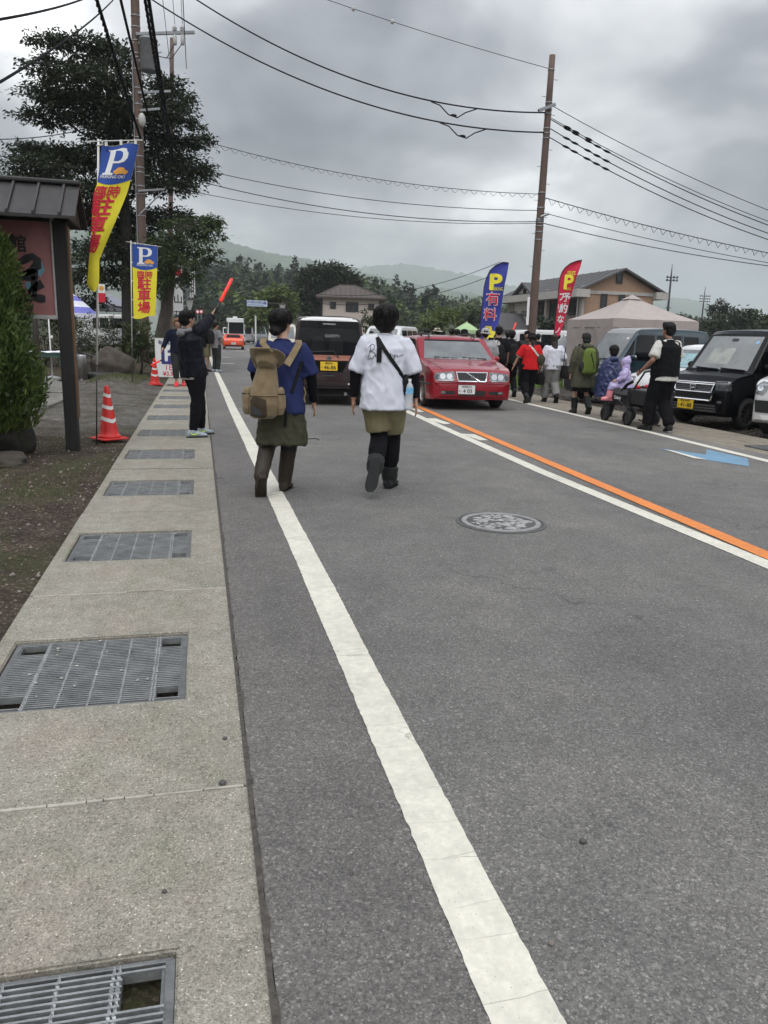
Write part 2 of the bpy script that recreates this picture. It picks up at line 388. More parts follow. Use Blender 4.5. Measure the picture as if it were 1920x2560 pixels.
def mk_concrete(name='slab_concrete', tint=(1., 1., 1.)):
    t = NT(name); ag = t.sep(t.vor(270, out='Color'))[0]; ag2 = t.sep(t.vor(140, out='Color'))[1]
    k = lambda *c: tuple(q * w for q, w in zip(c, tint))
    base = t.ramp(t.noise(1.6, 5, .6), (.3, k(.165, .155, .132)), (.7, k(.225, .215, .185)))
    c = t.mix(t.sep(t.ramp(t.noise(2.4, 4, .6, src=t.map(loc=(4, 3, 1))), (.5, 0.), (.72, .6)))[0], base, k(.15, .155, .11))        # moss tone
    c = t.mix(t.sep(t.ramp(t.noise(2.1, 4, .6, src=t.map(loc=(1, 8, 2))), (.53, 0.), (.75, .5)))[0], c, k(.21, .16, .135))          # rusty tone
    c = t.mix(1., c, t.ramp(ag, (0., .62), (.3, .9), (.7, 1.08), (.95, 1.25), (.99, 1.6), (1., 2.6)), 'MULTIPLY')
    c = t.mix(1., c, t.ramp(ag2, (0., .62), (.16, .93), (.9, 1.05), (1., 1.3)), 'MULTIPLY')
    c = t.mix(1., c, t.ramp(t.noise(9, 5, .7), (.3, .84), (.7, 1.13)), 'MULTIPLY')
    t.bump(t.math('ADD', ag, t.noise(60, 3)), .55, .003); return t.done(c, .88, .3)
mk_concrete('slab_concrete', (1.42, 1.41, 1.38)); mk_concrete('paving_concrete', (1.25, 1.17, 1.12))
def mk_paint(name, col, dirt=.35, wear=.0):
    t = NT(name); c = t.mix(1., col, t.ramp(t.noise(16, 6, .7), (.3, 1 - dirt * .5), (.65, 1.03)), 'MULTIPLY')
    c = t.mix(1., c, t.ramp(t.noise(2.2, 4, .6), (.3, 1 - dirt * .6), (.7, 1.)), 'MULTIPLY')
    # hairline cracks across the strip and dark pinholes
    nn = t.n('ShaderNodeTexNoise'); nn.inputs['Scale'].default_value = 9; t.l(t.obj, nn.inputs[0])
    v = t.n('ShaderNodeVectorMath'); v.operation = 'MULTIPLY_ADD'; t.l(nn.outputs['Color'], v.inputs[0]); v.inputs[1].default_value = (.5, .16, 0); t.l(t.map((1.6, 6.5, 1)), v.inputs[2])
    cr = t.vor(1., 'DISTANCE_TO_EDGE', 'Distance', src=v.outputs[0]); c = t.mix(t.math('MULTIPLY', t.sep(t.ramp(cr, (0., 1.), (.010, 0.)))[0], t.sep(t.ramp(t.noise(1.7, 3), (.50, 0.), (.6, .85)))[0]), c, (.16, .15, .13))
    ph = t.vor(55); c = t.mix(t.sep(t.ramp(ph, (.06, .8), (.1, 0.)))[0], c, (.2, .19, .17))
    if wear: c = t.mix(t.sep(t.ramp(t.noise(30, 6, .75), (.5 - wear * .3, wear), (.62, 0.)))[0], c, (.1, .1, .098))
    t.bump(t.noise(140, 3), .3, .002); return t.done(c, .7, .35)
mk_paint('line_white', (.75, .725, .625), .3, .12); mk_paint('line_orange', (.78, .25, .055), .25, .1); mk_paint('arrow_blue', (.17, .34, .5), .35, .3); mk_paint('line_far', (.62, .62, .58), .5, .35)
def mk_dirt():
    t = NT('dirt'); x, y, z = t.sep()
    base = t.ramp(t.noise(3.2, 7, .68), (.28, (.03, .022, .017)), (.5, (.06, .047, .036)), (.75, (.11, .09, .068)))
    c = t.mix(1., base, t.ramp(t.sep(t.vor(70, out='Color'))[0], (0., .6), (.85, 1.15), (1., 2.8)), 'MULTIPLY')
    moss = t.math('MULTIPLY', t.sep(t.ramp(t.noise(1.1, 5, .65, dist=.4), (.47, 0.), (.6, 1.)))[0], t.sep(t.ramp(x, (-1.75, 1.), (-1.25, .15)))[0])
    c = t.mix(t.math('MULTIPLY', moss, .6), c, t.ramp(t.noise(24, 5), (.3, (.028, .034, .012)), (.7, (.085, .095, .04))))
    grav = t.ramp(t.noise(5, 6, .7), (.3, (.095, .088, .078)), (.7, (.19, .18, .165)))
    grav = t.mix(1., grav, t.ramp(t.sep(t.vor(60, out='Color'))[0], (0., .55), (.8, 1.1), (1., 1.9)), 'MULTIPLY')
    yy = t.math('ADD', y, t.math('ADD', t.math('MULTIPLY', t.noise(.7, 4), 3.2), t.math('MULTIPLY', x, .25)))
    m = t.math('MULTIPLY', t.sep(t.ramp(t.math('DIVIDE', yy, 40.), (.315, 0.), (.345, 1.)))[0], t.sep(t.ramp(t.math('DIVIDE', yy, 40.), (.57, 1.), (.615, 0.)))[0])
    patch = t.sep(t.ramp(t.noise(1.6, 5, .65, src=t.map(loc=(7, 3, 0))), (.42, .35), (.58, 1.)))[0]
    c = t.mix(t.math('MULTIPLY', m, patch), c, grav)
    t.bump(t.math('ADD', t.noise(35, 6, .7), t.math('MULTIPLY', t.vor(60), .8)), .9, .02); return t.done(c, .93, .2)
mk_dirt()
def mk_gravel():
    t = NT('lot_gravel'); c = t.ramp(t.sep(t.vor(38, out='Color'))[0], (0., (.02, .017, .014)), (.5, (.062, .053, .045)), (.9, (.12, .105, .09)), (1., (.3, .27, .24)))
    c = t.mix(1., c, t.ramp(t.noise(1.2, 5), (.3, .65), (.7, 1.3)), 'MULTIPLY'); t.bump(t.vor(38), 1., .03); return t.done(c, .92, .25)
mk_gravel()
def mk_far():
    t = NT('far_ground'); c = t.ramp(t.noise(.08, 6, .65), (.3, (.035, .042, .02)), (.55, (.06, .066, .035)), (.72, (.1, .095, .07))); t.bump(t.noise(2, 5), .6, .1); return t.done(c, .95, .2)
mk_far()

# ---- the sheets
MBg = MB(); MBg.add([(-3480, -230, -.2), (3480, -230, -.2), (3480, 4630, -.2), (-3480, 4630, -.2)], [(0, 1, 2, 3)])
struct('ground', MBg.mesh(), 'far_ground')
RX0, RX1 = .135, 7.62
struct('road', MB().box(((RX0 + RX1) / 2, 197, -.095), (RX1 - RX0, 410, .19)).mesh(), 'asphalt')
def strip(name, pts, w, m, z, edge=.006, step=.022):
    """painted strip following a poly-line, edges slightly ragged"""
    pts = [Vector((p[0], p[1], 0)) for p in pts]; rows = []
    for a, b in zip(pts[:-1], pts[1:]):
        n = max(2, int((b - a).length / (step if a.y < 5 else .1 if a.y < 14 else 2.)))
        for i in range(n): rows.append(a.lerp(b, i / n))
    rows.append(pts[-1]); V = []; Fc = []
    for i, p in enumerate(rows):
        e1 = edge * (noise.noise(Vector((p.y * 1.1, 0, w))) * .6 + noise.noise(Vector((p.y * 19, 3, w))) * .55 + random.uniform(-.3, .3)); e2 = edge * (noise.noise(Vector((p.y * 1.1, 8, w))) * .6 + noise.noise(Vector((p.y * 19, 9, w))) * .55 + random.uniform(-.3, .3)); V += [(p.x - w / 2 + e1, p.y, z), (p.x + w / 2 + e2, p.y, z)]
        if i: k = 2 * i; Fc.append((k - 2, k - 1, k + 1, k))
    mb = MB(); mb.add(V, Fc); return struct(name, mb.mesh(), m)
strip('edge_line', [(.665, -3), (.66, 5), (.645, 8), (.60, 15), (.58, 28), (.58, 60)], .158, 'line_white', .004)
strip('centre_line', [(3.75, -3), (3.75, 8), (3.90, 12.3), (3.97, 14), (4.15, 20), (4.2, 60)], .15, 'line_white', .004)
strip('orange_line', [(3.905, -3), (3.905, 4.5), (4.04, 7.1), (4.25, 11.3), (4.47, 15.2), (4.62, 20), (4.6, 60)], .15, 'line_orange', .0075)
strip('edge_line', [(6.95, -3), (7.2, 8.5), (7.36, 12), (7.5, 18), (7.5, 60), (7.5, 200)], .15, 'line_white', .004)
def painted(name, px, m, z):
    P = [G(*p) for p in px]; mb = MB(); mb.add([(p.x, p.y, z) for p in P], [tuple(range(len(P)))]); return struct(name, mb.mesh(), m)
z5 = lambda *q: [(980 + a / 3.19, 640 + b / 3.19) for a, b in q]
painted('hatch_mark', z5((228, 1296), (345, 1296), (472, 1338), (420, 1343)), 'line_white', .0045)
painted('hatch_mark', z5((543, 1418), (660, 1424), (768, 1471), (702, 1472)), 'line_white', .0045)
painted('hatch_mark', z5((130, 1216), (205, 1218), (258, 1244), (215, 1246)), 'line_white', .0045)
z12 = lambda *q: [(1560 + a / 4.608, 780 + b / 4.608) for a, b in q]
painted('blue_arrow', z12((390, 1570), (945, 1645), (948, 1583), (1425, 1693), (1442, 1781), (945, 1708)), 'arrow_blue', .004)
painted('arrow_edge', z12((470, 1590), (560, 1603), (820, 1672), (955, 1708), (800, 1690)), 'line_white', .008)
for y0, x0, x1 in ((37., .95, 1.55), (46., 1.1, 1.75), (62., 2.8, 3.4)):
    mb = MB(); mb.box(((x0 + x1) / 2, y0, .003), (x1 - x0, .5, .002)); struct('road_dash', mb.mesh(), 'line_far')
for k in range(9):
    mb = MB(); mb.box((3.95, 66 + 12 * k, .003), (.16, 5, .002)); struct('lane_dash', mb.mesh(), 'line_far')

# dirt and crumbled asphalt along the pavement edge
mb = MB(); V = []; Fc = []; n = 420
for i in range(n + 1):
    y = -1 + 15 * (i / n); w = -.002 + .02 * max(0, noise.noise(Vector((y * 2.3, 1, 0)))) + .012 * noise.noise(Vector((y * 11, 4, 0))); V += [(.118, y, .0045), (.137 + w + random.uniform(-.003, .003), y, .0035)]
    if i: k = 2 * i; Fc.append((k - 2, k - 1, k + 1, k))
mb.add(V, Fc); struct('edge_dirt', mb.mesh(), mat('edge_grime', (.07, .063, .055), .95, 0, .5, 40, .8, 120))
# ---- drain-cover pavement on the left: concrete slabs of 2.05 m with a steel grating in each
mat('galvanised', (.34, .352, .355), .45, .6, .3, 9., .3, 90)
mat('galvanised_dark', (.17, .176, .178), .55, .5, .3, 12., .3, 90)
mat('joint_mortar', (.38, .36, .31), .9, 0, .25, 22, .3, 60)
WX0, WX1, GX0, GX1 = -.94, .128, -.845, -.1
walk = struct('pavement', MB().box(((WX0 + WX1) / 2, 30, -.135), (WX1 - WX0 - .02, 66, .13)).mesh(), 'dirt')
SL, S0 = 2.045, 2.30
def slab_mesh(hole=True):
    bm = bmesh.new(); L_ = SL - .012; x0, x1 = WX0, WX1; gx0, gx1, gy0, gy1 = GX0 - .02, GX1 + .012, L_ / 2 - .36, L_ / 2 + .36
    mb = MB()
    if hole:
        xs = [x0, gx0, gx1, x1]; ys = [0, gy0, gy1, L_]
        for top, z in ((1, 0.), (0, -.13)):
            V = [(x, y, z) for y in ys for x in xs]
            Fc = [(j * 4 + i, j * 4 + i + 1, j * 4 + i + 5, j * 4 + i + 4) for j in range(3) for i in range(3) if not (i == 1 and j == 1)]
            mb.add(V, Fc)
        for (a, b) in (((x0, 0), (x1, 0)), ((x1, 0), (x1, L_)), ((x1, L_), (x0, L_)), ((x0, L_), (x0, 0)), ((gx0, gy0), (gx1, gy0)), ((gx1, gy0), (gx1, gy1)), ((gx1, gy1), (gx0, gy1)), ((gx0, gy1), (gx0, gy0))):
            mb.add([(*a, 0), (*b, 0), (*b, -.13), (*a, -.13)], [(0, 1, 2, 3)])
    else: mb.box(((x0 + x1) / 2, L_ / 2, -.065), (x1 - x0, L_, .13))
    me = mb.mesh(); bm.from_mesh(me); bmesh.ops.remove_doubles(bm, verts=bm.verts, dist=1e-5); bmesh.ops.recalc_face_normals(bm, faces=bm.faces)
    es = [e for e in bm.edges if len(e.link_faces) == 2 and e.calc_face_angle(0) > 1 and all(v.co.z > -.01 for v in e.verts)]
    bmesh.ops.bevel(bm, geom=es, offset=.006, segments=2, affect='EDGES'); bm.to_mesh(me); bm.free(); return me
sm_hole, sm_plain = slab_mesh(True), slab_mesh(False)
NG = 10
for k in range(-2, 16):
    o = obj('slab', sm_hole if k < NG else sm_plain, 'slab_concrete', walk); o.location = (random.uniform(-.002, .004), S0 + SL * k, random.uniform(-.004, .003))
for k in range(-1, 5):        # pale mortar left in some joints
    if k in (0, 1):
        mb = MB(); x = WX0 + .02
        while x < WX1 - .1:
            w = random.uniform(.05, .2)
            if random.random() > .1: mb.box((x + w / 2, S0 + SL * k - .006 + random.uniform(-.002, .002), -.004), (w - .004, random.uniform(.009, .014), .012))
            x += w
        mb.build('joint_mortar', 'joint_mortar', walk)
# gratings
def grating_parts():
    w, d = GX1 - GX0, .68; P = {}
    fr = MB()
    for (cx, cy, sx, sy) in ((0, -d / 2, w, .012), (0, d / 2, w, .012), (-w / 2, 0, .012, d), (w / 2, 0, .012, d)): fr.box((cx, cy, -.022), (sx + .012, sy, .04))
    P['frame'] = bevelled(fr.mesh(), .002, 1)
    bars = MB(); n = 36; holes = [(-w / 2 + .07, d / 2 - .075), (-w / 2 + .07, -d / 2 + .075), (w / 2 - .06, d / 2 - .075), (w / 2 - .06, -d / 2 + .075)]
    for i in range(n):
        y = -d / 2 + .012 + (d - .024) * (i + .5) / n; x0, x1 = -w / 2 + .006, w / 2 - .006
        if any(abs(y - hy) < .04 for hx, hy in holes): x0 += .125; x1 -= .1
        bars.box(((x0 + x1) / 2, y, -.017), (x1 - x0, .0062, .03))
    P['bearing_bars'] = bars.mesh()
    cb = MB(); pts = []
    m = 44
    for i in range(m + 1):
        y = -d / 2 + d * i / m; a = i * 1.1; pts.append([Vector((.006 * cos(a + q * pi / 2), y, -.006 + .006 * sin(a + q * pi / 2))) for q in range(4)])
    cb.loft(pts); P['cross_bar'] = cb.mesh()
    fl = MB(); fl.box((0, 0, 0), (.012, .13, .026)); P['handle_plate'] = fl.mesh()
    deb = MB()
    return P, w, d
GP, GW, GD = grating_parts()
mat('wet_litter', (.045, .032, .022), .9, 0, .5, 30, .8, 40)
gl = ['steel drain grating nearest the camera, cut off by the bottom edge', 'large steel drain grating, second from the bottom of the photo', 'steel drain grating third from the bottom, beside the bare dirt', 'steel drain grating fourth from the bottom, beside mossy dirt', 'steel drain grating just in front of the signalling man', 'steel drain grating beneath the feet of the signalling man', 'worn steel grating right behind the signalling man', 'dusty steel grating well behind the signalling man', 'far steel grating short of the parking price board', 'farthest steel grating, level with the second traffic cone']
for k in range(-1, NG - 1):
    t = thing('drain_grating', gl[k + 1], 'grating', ((GX0 + GX1) / 2, S0 + SL * (k + .5) - .006, -.006), 0, 'gratings in the pavement slabs')
    obj('frame', GP['frame'], 'galvanised_dark', t); obj('bearing_bars', GP['bearing_bars'], 'galvanised', t)
    for x in (-.235, -.115, .005, .125, .245): obj('cross_bar', GP['cross_bar'], 'galvanised', t, (x, 0, 0))
    obj('cross_bar', GP['cross_bar'], 'galvanised', t, (GW / 2 - .115, 0, 0)); obj('cross_bar', GP['cross_bar'], 'galvanised', t, (-GW / 2 + .13, 0, 0))
    for sx in (-1, 1):
        for sy in (-1, 1): obj('handle_plate', GP['handle_plate'], 'galvanised_dark', t, (sx * (GW / 2 - .013), sy * (GD / 2 - .075), -.02))

# ---- manhole cover
def manhole():
    c = (G(1147, 1304) + G(1357, 1309)) / 2; r = .335
    t = thing('manhole_cover', 'round cast iron manhole cover with relief pattern set in the asphalt', 'manhole cover', (c.x + .0, c.y, 0))
    MB().lathe([(r + .03, -.02), (r + .03, .006), (r + .004, .007), (r + .004, -.02)], 48, cap=False).build('rim', mat('cast_iron_rim', (.11, .11, .108), .6, .4, .3, 30, .4, 80), t)
    MB().lathe([(r, -.02), (r, .004), (r - .012, .006), (.001, .006)], 48).build('plate', mat('cast_iron_recess', (.1, .098, .095), .6, .5, .3, 30, .4, 80), t)
    m = mat('cast_iron_worn', (.33, .33, .325), .5, .5, .25, 16, .4, 70)
    MB().lathe([(r - .014, .006), (r - .016, .012), (r - .055, .012), (r - .057, .006)], 48, cap=False).build('relief_ring', m, t)
    mb = MB(); rr = random.Random(5)
    # flowing wave strokes and leafy blobs of the decorated cover
    for k in range(92):
        a = rr.uniform(0, 2 * pi); q = math.sqrt(rr.random()) * (r - .085); x, y = q * cos(a), q * sin(a); th = rr.gauss(.15, .5); ln = rr.uniform(.03, .1)
        pts = []
        for i in range(5):
            s = (i / 4 - .5) * ln; pts.append((x + s * cos(th) + .008 * sin(i * 1.4 + k), y + s * sin(th) + .008 * cos(i * 1.7 + k)))
        pts = [p for p in pts if math.hypot(*p) < r - .065]
        if len(pts) > 2: mb.tube([(p[0], p[1], .006) for p in pts], [.004] + [rr.uniform(.006, .011)] * (len(pts) - 2) + [.004], 6, .9)
    mb.build('relief', m, t)
manhole()

# ---- right-hand pavement, gravel lot
walkr = struct('pavement_right', MB().box((8.27, 60, -.13), (1.3, 130, .1)).mesh(), 'dirt')
me_r = bevelled(MB().box((0, .49, -.04), (.64, .985, .09)).mesh(), .006, 1)
for k in range(-1, 26):
    for j in range(2):
        o = obj('slab', me_r, 'paving_concrete', walkr); o.location = (7.945 + .65 * j, 2 + k * 1., -.004 + random.uniform(-.004, .004))
mb = MB()
for i in range(14): mb.box((0, -.33 + i * .05, 0), (.36, .018, .03))
mb.box((-.18, 0, 0), (.012, .7, .034)); mb.box((.18, 0, 0), (.012, .7, .034))
g = mb.build('drain_grating', 'galvanised_dark', None); g.location = (8.05, 9.5, .012); tag(g, 'dark slotted drain grate at the right photo edge by the white car', 'grating')
def lot_z(x, y): return -.05 + .03 * noise.noise(Vector((x * .8, y * .8, 3))) + .012 * noise.noise(Vector((x * 4, y * 4, 1)))
struct('gravel_lot', grid_mesh(list(np.arange(8.58, 14, .15)) + list(np.arange(14, 60, 1.5)), np.arange(1, 75, .3), lot_z), 'lot_gravel')
# ---- left verge: bare dirt, moss, gravelly driveway
def verge_z(x, y):
    e = min(1., max(0, (-.96 - x) / .5)); z = -.03 - .012 * (1 - e) + e * (.03 * noise.noise(Vector((x * .9, y * .9, 0))) + .018 * noise.noise(Vector((x * 4, y * 4, 5)))) + .006 * e * noise.noise(Vector((x * 14, y * 14, 2)))
    z += .24 * math.exp(-((x + 2.2) ** 2) / .5 - ((y - 21.8) ** 2) / 7.) + (.2 * min(1, max(0, (y - 24.5) / 3)) * min(1, max(0, -1.5 - x)))
    return z
struct('verge', grid_mesh(list(np.arange(-.935, -3.2, -.05))[::-1] and list(np.arange(-40, -12, 2.)) + list(np.arange(-12, -3.2, .35)) + list(np.arange(-3.2, -.93, .055)), list(np.arange(-3, 14, .06)) + list(np.arange(14, 30, .25)) + list(np.arange(30, 120, 3.)), verge_z), 'dirt')
def mk_apron():
    t = NT('apron_concrete'); c = t.ramp(t.noise(2.5, 6, .65), (.3, (.13, .125, .112)), (.7, (.24, .232, .212)))
    c = t.mix(1., c, t.ramp(t.sep(t.vor(90, out='Color'))[0], (0., .55), (.8, 1.1), (1., 1.7)), 'MULTIPLY'); t.bump(t.noise(70, 5), .6, .006); return t.done(c, .9, .3)
mk_apron()
def z2(*q): return [(a / 2.9625, 480 + b / 2.9625) for a, b in q]
for i, px in enumerate((z2((60, 1500), (470, 1498), (486, 1540), (205, 1655), (60, 1655)), z2((60, 1375), (420, 1400), (560, 1450), (495, 1490), (60, 1492)))):
    P = [G(*p) for p in px]; mb = MB(); n = len(P)
    mb.add([(p.x, p.y, .022) for p in P] + [(p.x, p.y, -.1) for p in P], [tuple(range(n))] + [(k, (k + 1) % n, (k + 1) % n + n, k + n) for k in range(n)])
    struct('driveway_slab', mb.mesh(), 'apron_concrete')
# ---- loose bits: pebbles, litter, moss tufts (nobody could count them)
ICO_V = np.array([(0, 0, 1), (.9, 0, .1), (.2, .85, -.1), (-.75, .5, .15), (-.7, -.6, -.1), (.3, -.9, .1), (0, 0, -.9)]); ICO_F = np.array([(0, 1, 2), (0, 2, 3), (0, 3, 4), (0, 4, 5), (0, 5, 1), (6, 2, 1), (6, 3, 2), (6, 4, 3), (6, 5, 4), (6, 1, 5)])
def pebbles(name, n, xr, yr, zf, smin, smax, m, label, rng, cond=None):
    Ms = []
    while len(Ms) < n:
        x, y = rng.uniform(*xr), rng.uniform(*yr)
        if cond and not cond(x, y): continue
        s = smin * (smax / smin) ** (rng.random() ** 2.2); a = rng.uniform(0, 6.28); k = rng.uniform(.4, .9)
        Ms.append([[s * cos(a), -s * sin(a) * .7, 0, x], [s * sin(a), s * cos(a) * .7, 0, y], [0, 0, s * k, zf(x, y) + s * k * .35]])
    V, Fc = join_inst(ICO_V, ICO_F, Ms); return stuff(name, tris_mesh(V, Fc), m, label, 'gravel')
rg = np.random.default_rng(3)
pebbles('pebbles', 2600, (-3.2, -.96), (2.5, 12), verge_z, .004, .028, mat('pebble', (.2, .175, .15), .85, 0, .6, 40, .4, 90), 'small pale pebbles scattered over the bare dirt', rg)
pebbles('gravel', 5200, (8.62, 10.6), (6, 20), lot_z, .012, .04, mat('gravel_stone', (.075, .065, .056), .88, 0, .6, 25, .4, 60), 'dark gravel at the edge of the parking lot', rg)
rp = random.Random(11)
mb = MB()
for k in range(70):
    x = rp.uniform(.2, 6.5); y = 1.3 + 6 * rp.random() ** 1.6; s = rp.uniform(.0018, .005); mb.ell((x, y, s * .4), (s, s * .8, s * .7), 6, 4)
stuff('road_grit', mb.mesh(), 'pebble', 'tiny bits of grit lying on the asphalt', 'grit')
for (px, py, s, lb) in ((1457, 2108, .012, 'black pebble alone on the open asphalt'), (556, 1962, .013, 'dark pebble beside the pavement joint'), (562, 1849, .009, 'small dark pebble near the pavement edge'), (411, 2231, .007, 'tiny black pebble on the nearest slab'), (1378, 2362, .008, 'pale pebble on the asphalt right of the white line')):
    c = G(px, py); o = MB().ell((0, 0, s * .6), (s, s * .85, s * .7), 8, 6).build('pebble', 'cast_iron_recess' if 'pale' not in lb else 'pebble', None, True); o.location = c; tag(o, lb, 'pebble', None)
mb = MB()
for k in range(46):
    j = rp.choice((0, 0, 0, 1, 1, 2)); x = rp.uniform(GX0 + .03, GX1 - .03); y = S0 + SL * (j + .5) + rp.uniform(-.32, .32); s = rp.uniform(.003, .009); mb.ell((x, y, s * .3 - .006), (s, s * .7, s * .35), 6, 4)
stuff('grate_grit', mb.mesh(), mat('pale_chip', (.4, .39, .35), .9, 0, .3, 40), 'pale chips and leaf bits lying on the gratings', 'grit')
# dry twigs, needles and leaves
mb = MB()
for k in range(420):
    x = rp.uniform(-3.2, -1.05); y = rp.uniform(3, 12); a = rp.uniform(0, 3.2); l = rp.uniform(.02, .11); z = verge_z(x, y) + .004
    mb.tube([(x, y, z), (x + l * cos(a), y + l * sin(a), z + rp.uniform(0, .008))], [.0012, .0007], 3)
stuff('twigs', mb.mesh(), mat('twig', (.15, .115, .075), .9, 0, .4, 30), 'dry twigs and needles lying on the dirt', 'twigs')
LQ = []
for k in range(3200):
    x = -1.02 - 2.3 * rp.random(); y = rp.uniform(3, 11.5)
    if noise.noise(Vector((x * 1.3, y * 1.3, 8))) < -.05: continue
    a = rp.uniform(0, 6.28); s = rp.uniform(.007, .02); z = verge_z(x, y) + .005
    u = Vector((cos(a), sin(a), rp.uniform(-.3, .3))) * s; v = Vector((-sin(a), cos(a), rp.uniform(-.3, .3))) * s * .5; c = Vector((x, y, z))
    LQ.append([c - u, c + v, c + u, c - v])
stuff('leaf_litter', quads_mesh(LQ), mat('dead_leaf', (.15, .105, .065), .9, 0, .6, 40), 'small dead leaves strewn over the verge', 'leaves')
def blades(n, fn, h, w, m, name, label, rng):
    Q = []
    for k in range(n):
        x, y, z = fn(rng); a = rng.uniform(0, 6.28); hh = h * rng.uniform(.4, 1.3); l = rng.uniform(-.5, .5) * hh
        u = Vector((cos(a), sin(a), 0)) * w; t_ = Vector((l * cos(a + 1.3), l * sin(a + 1.3), hh)); c = Vector((x, y, z - .004))
        Q.append([c - u, c + u, c + t_ + u * .15, c + t_ - u * .15])
    return stuff(name, quads_mesh(Q), m, label, 'grass')
def mossfn(r):
    while True:
        x = -1.15 - 2.4 * r.random(); y = r.uniform(4.2, 11.6)
        if noise.noise(Vector((x * 1.1, y * .9, 4.))) > .12: return x, y, verge_z(x, y)
blades(9000, mossfn, .026, .003, mat('moss', (.085, .098, .038), .9, 0, .5, 14), 'moss_tufts', 'low olive moss and grass tufts on the verge', random.Random(2))
def grf(r):
    x = -1.5 - 1.3 * r.random(); y = r.uniform(20.5, 25.5); return x, y, verge_z(x, y)
blades(2500, grf, .07, .006, mat('grass_dry', (.1, .115, .045), .9, 0, .45, 10), 'verge_grass', 'short weedy grass round the second banner pole', random.Random(4))
def lawn(r):
    x = r.uniform(9.2, 13.); y = r.uniform(23, 30); return x, y, -.03
blades(6000, lawn, .1, .012, mat('lawn', (.12, .2, .035), .9, 0, .4, 6), 'lawn_grass', 'bright green lawn behind the walking crowd', random.Random(6))
def kerbw(r):
    return (rp.uniform(.1, .16), 1.2 + 9 * r.random() ** 1.6, 0)
blades(500, kerbw, .012, .0012, 'moss', 'joint_moss', 'moss growing along the pavement edge joint', random.Random(9))
# ================================================================== vegetation, hills, haze
def leafmat(name, lo, mid, hi, sc=2.2, fine_=26):
    t = NT(name); n1 = t.noise(sc, 4, .6); n2 = t.noise(fine_, 2)
    c = t.ramp(t.math('ADD', t.math('MULTIPLY', n1, .55), t.math('MULTIPLY', n2, .45)), (.32, lo), (.5, mid), (.68, hi))
    t.done(c, .62, .35)
    tr = t.n('ShaderNodeBsdfTranslucent'); t.l(c, tr.inputs[0]); mx = t.n('ShaderNodeMixShader'); mx.inputs[0].default_value = .22
    t.l(t.p.outputs[0], mx.inputs[1]); t.l(tr.outputs[0], mx.inputs[2]); t.l(mx.outputs[0], t.nt.nodes['Material Output'].inputs[0]); return t.m
leafmat('leaf_dark', (.013, .02, .009), (.027, .038, .016), (.05, .062, .027))
leafmat('leaf_mid', (.02, .034, .012), (.045, .066, .022), (.085, .11, .038))
leafmat('leaf_light', (.05, .075, .02), (.1, .135, .035), (.17, .2, .06))
leafmat('leaf_pine', (.011, .02, .013), (.022, .035, .021), (.042, .058, .033))
leafmat('leaf_juniper', (.022, .042, .01), (.07, .108, .024), (.14, .18, .045), 3., 30)
leafmat('leaf_hedge', (.012, .018, .008), (.034, .043, .017), (.072, .08, .03), 3., 34)
mat('bark', (.055, .045, .037), .9, 0, .4, 12, .8, 30, stretch=(1, 1, .2))
mat('bark_dark', (.03, .026, .022), .9, 0, .4, 12, .8, 30, stretch=(1, 1, .2))
def leaf_quads(P, D, size, rng, aspect=.45, flat=.35, droop=.1):
    """one small pointed leaf face per point; D = twig directions"""
    n = len(P); D = D + rng.normal(scale=.55, size=(n, 3)); D[:, 2] -= droop; D /= np.linalg.norm(D, axis=1)[:, None] + 1e-9
    up = np.tile([0, 0, 1.], (n, 1)) + rng.normal(scale=1 - flat, size=(n, 3)); S = np.cross(D, up); S /= np.linalg.norm(S, axis=1)[:, None] + 1e-9
    s = size * rng.uniform(.55, 1.4, (n, 1)); a = P; return np.stack([a, a + D * s * .5 + S * s * aspect * .5, a + D * s, a + D * s * .5 - S * s * aspect * .5], 1)
def spray(rng, pads, npp, lsize, twigs=None, trunk_pt=None, aspect=.45, flat=.5, tw_len=1., tw_r=.012, droop=.12):
    """pads: ellipsoids (centre, radii). Twigs run outward through each pad, leaves sit along them"""
    Q = []; wood = MB()
    for (c, r) in pads:
        c = np.array(c, float); r = np.array(r, float); nt_ = max(4, int(npp * (r[0] * r[1] + r[0] * r[2]) / 14))
        for k in range(nt_):
            d = rng.normal(size=3); d /= np.linalg.norm(d); d[2] *= .8
            a = c + d * r * rng.uniform(.05, .5) ; b = c + d * r * rng.uniform(.65, 1.18); b[2] -= rng.uniform(0, .12) * r[0]
            m = 18; ts = rng.random(m) ** .75; Pp = a + (b - a) * ts[:, None] + rng.normal(scale=.055 * (r.mean()) + lsize * .35, size=(m, 3)) * np.array([1, 1, .7])
            Dd = np.tile((b - a) / (np.linalg.norm(b - a) + 1e-9), (m, 1)); Q.append(leaf_quads(Pp, Dd, lsize, rng, aspect, flat, droop))
            if twigs and k % twigs == 0: wood.tube([tuple(a), tuple((a + b) / 2 + rng.normal(scale=.03, size=3)), tuple(b)], [tw_r, tw_r * .7, tw_r * .3], 3, cap=False)
    return np.concatenate(Q), wood
def limb_pts(a, b, sag=.0, n=5, wob=.04, rng=RNG):
    a = Vector(a); b = Vector(b); L_ = (b - a).length; out = []
    for i in range(n + 1):
        t = i / n; p = a.lerp(b, t); p.z += sag * L_ * 4 * t * (1 - t)
        if 0 < i < n: p += Vector(rng.normal(scale=wob * L_, size=3))
        out.append(p)
    return out
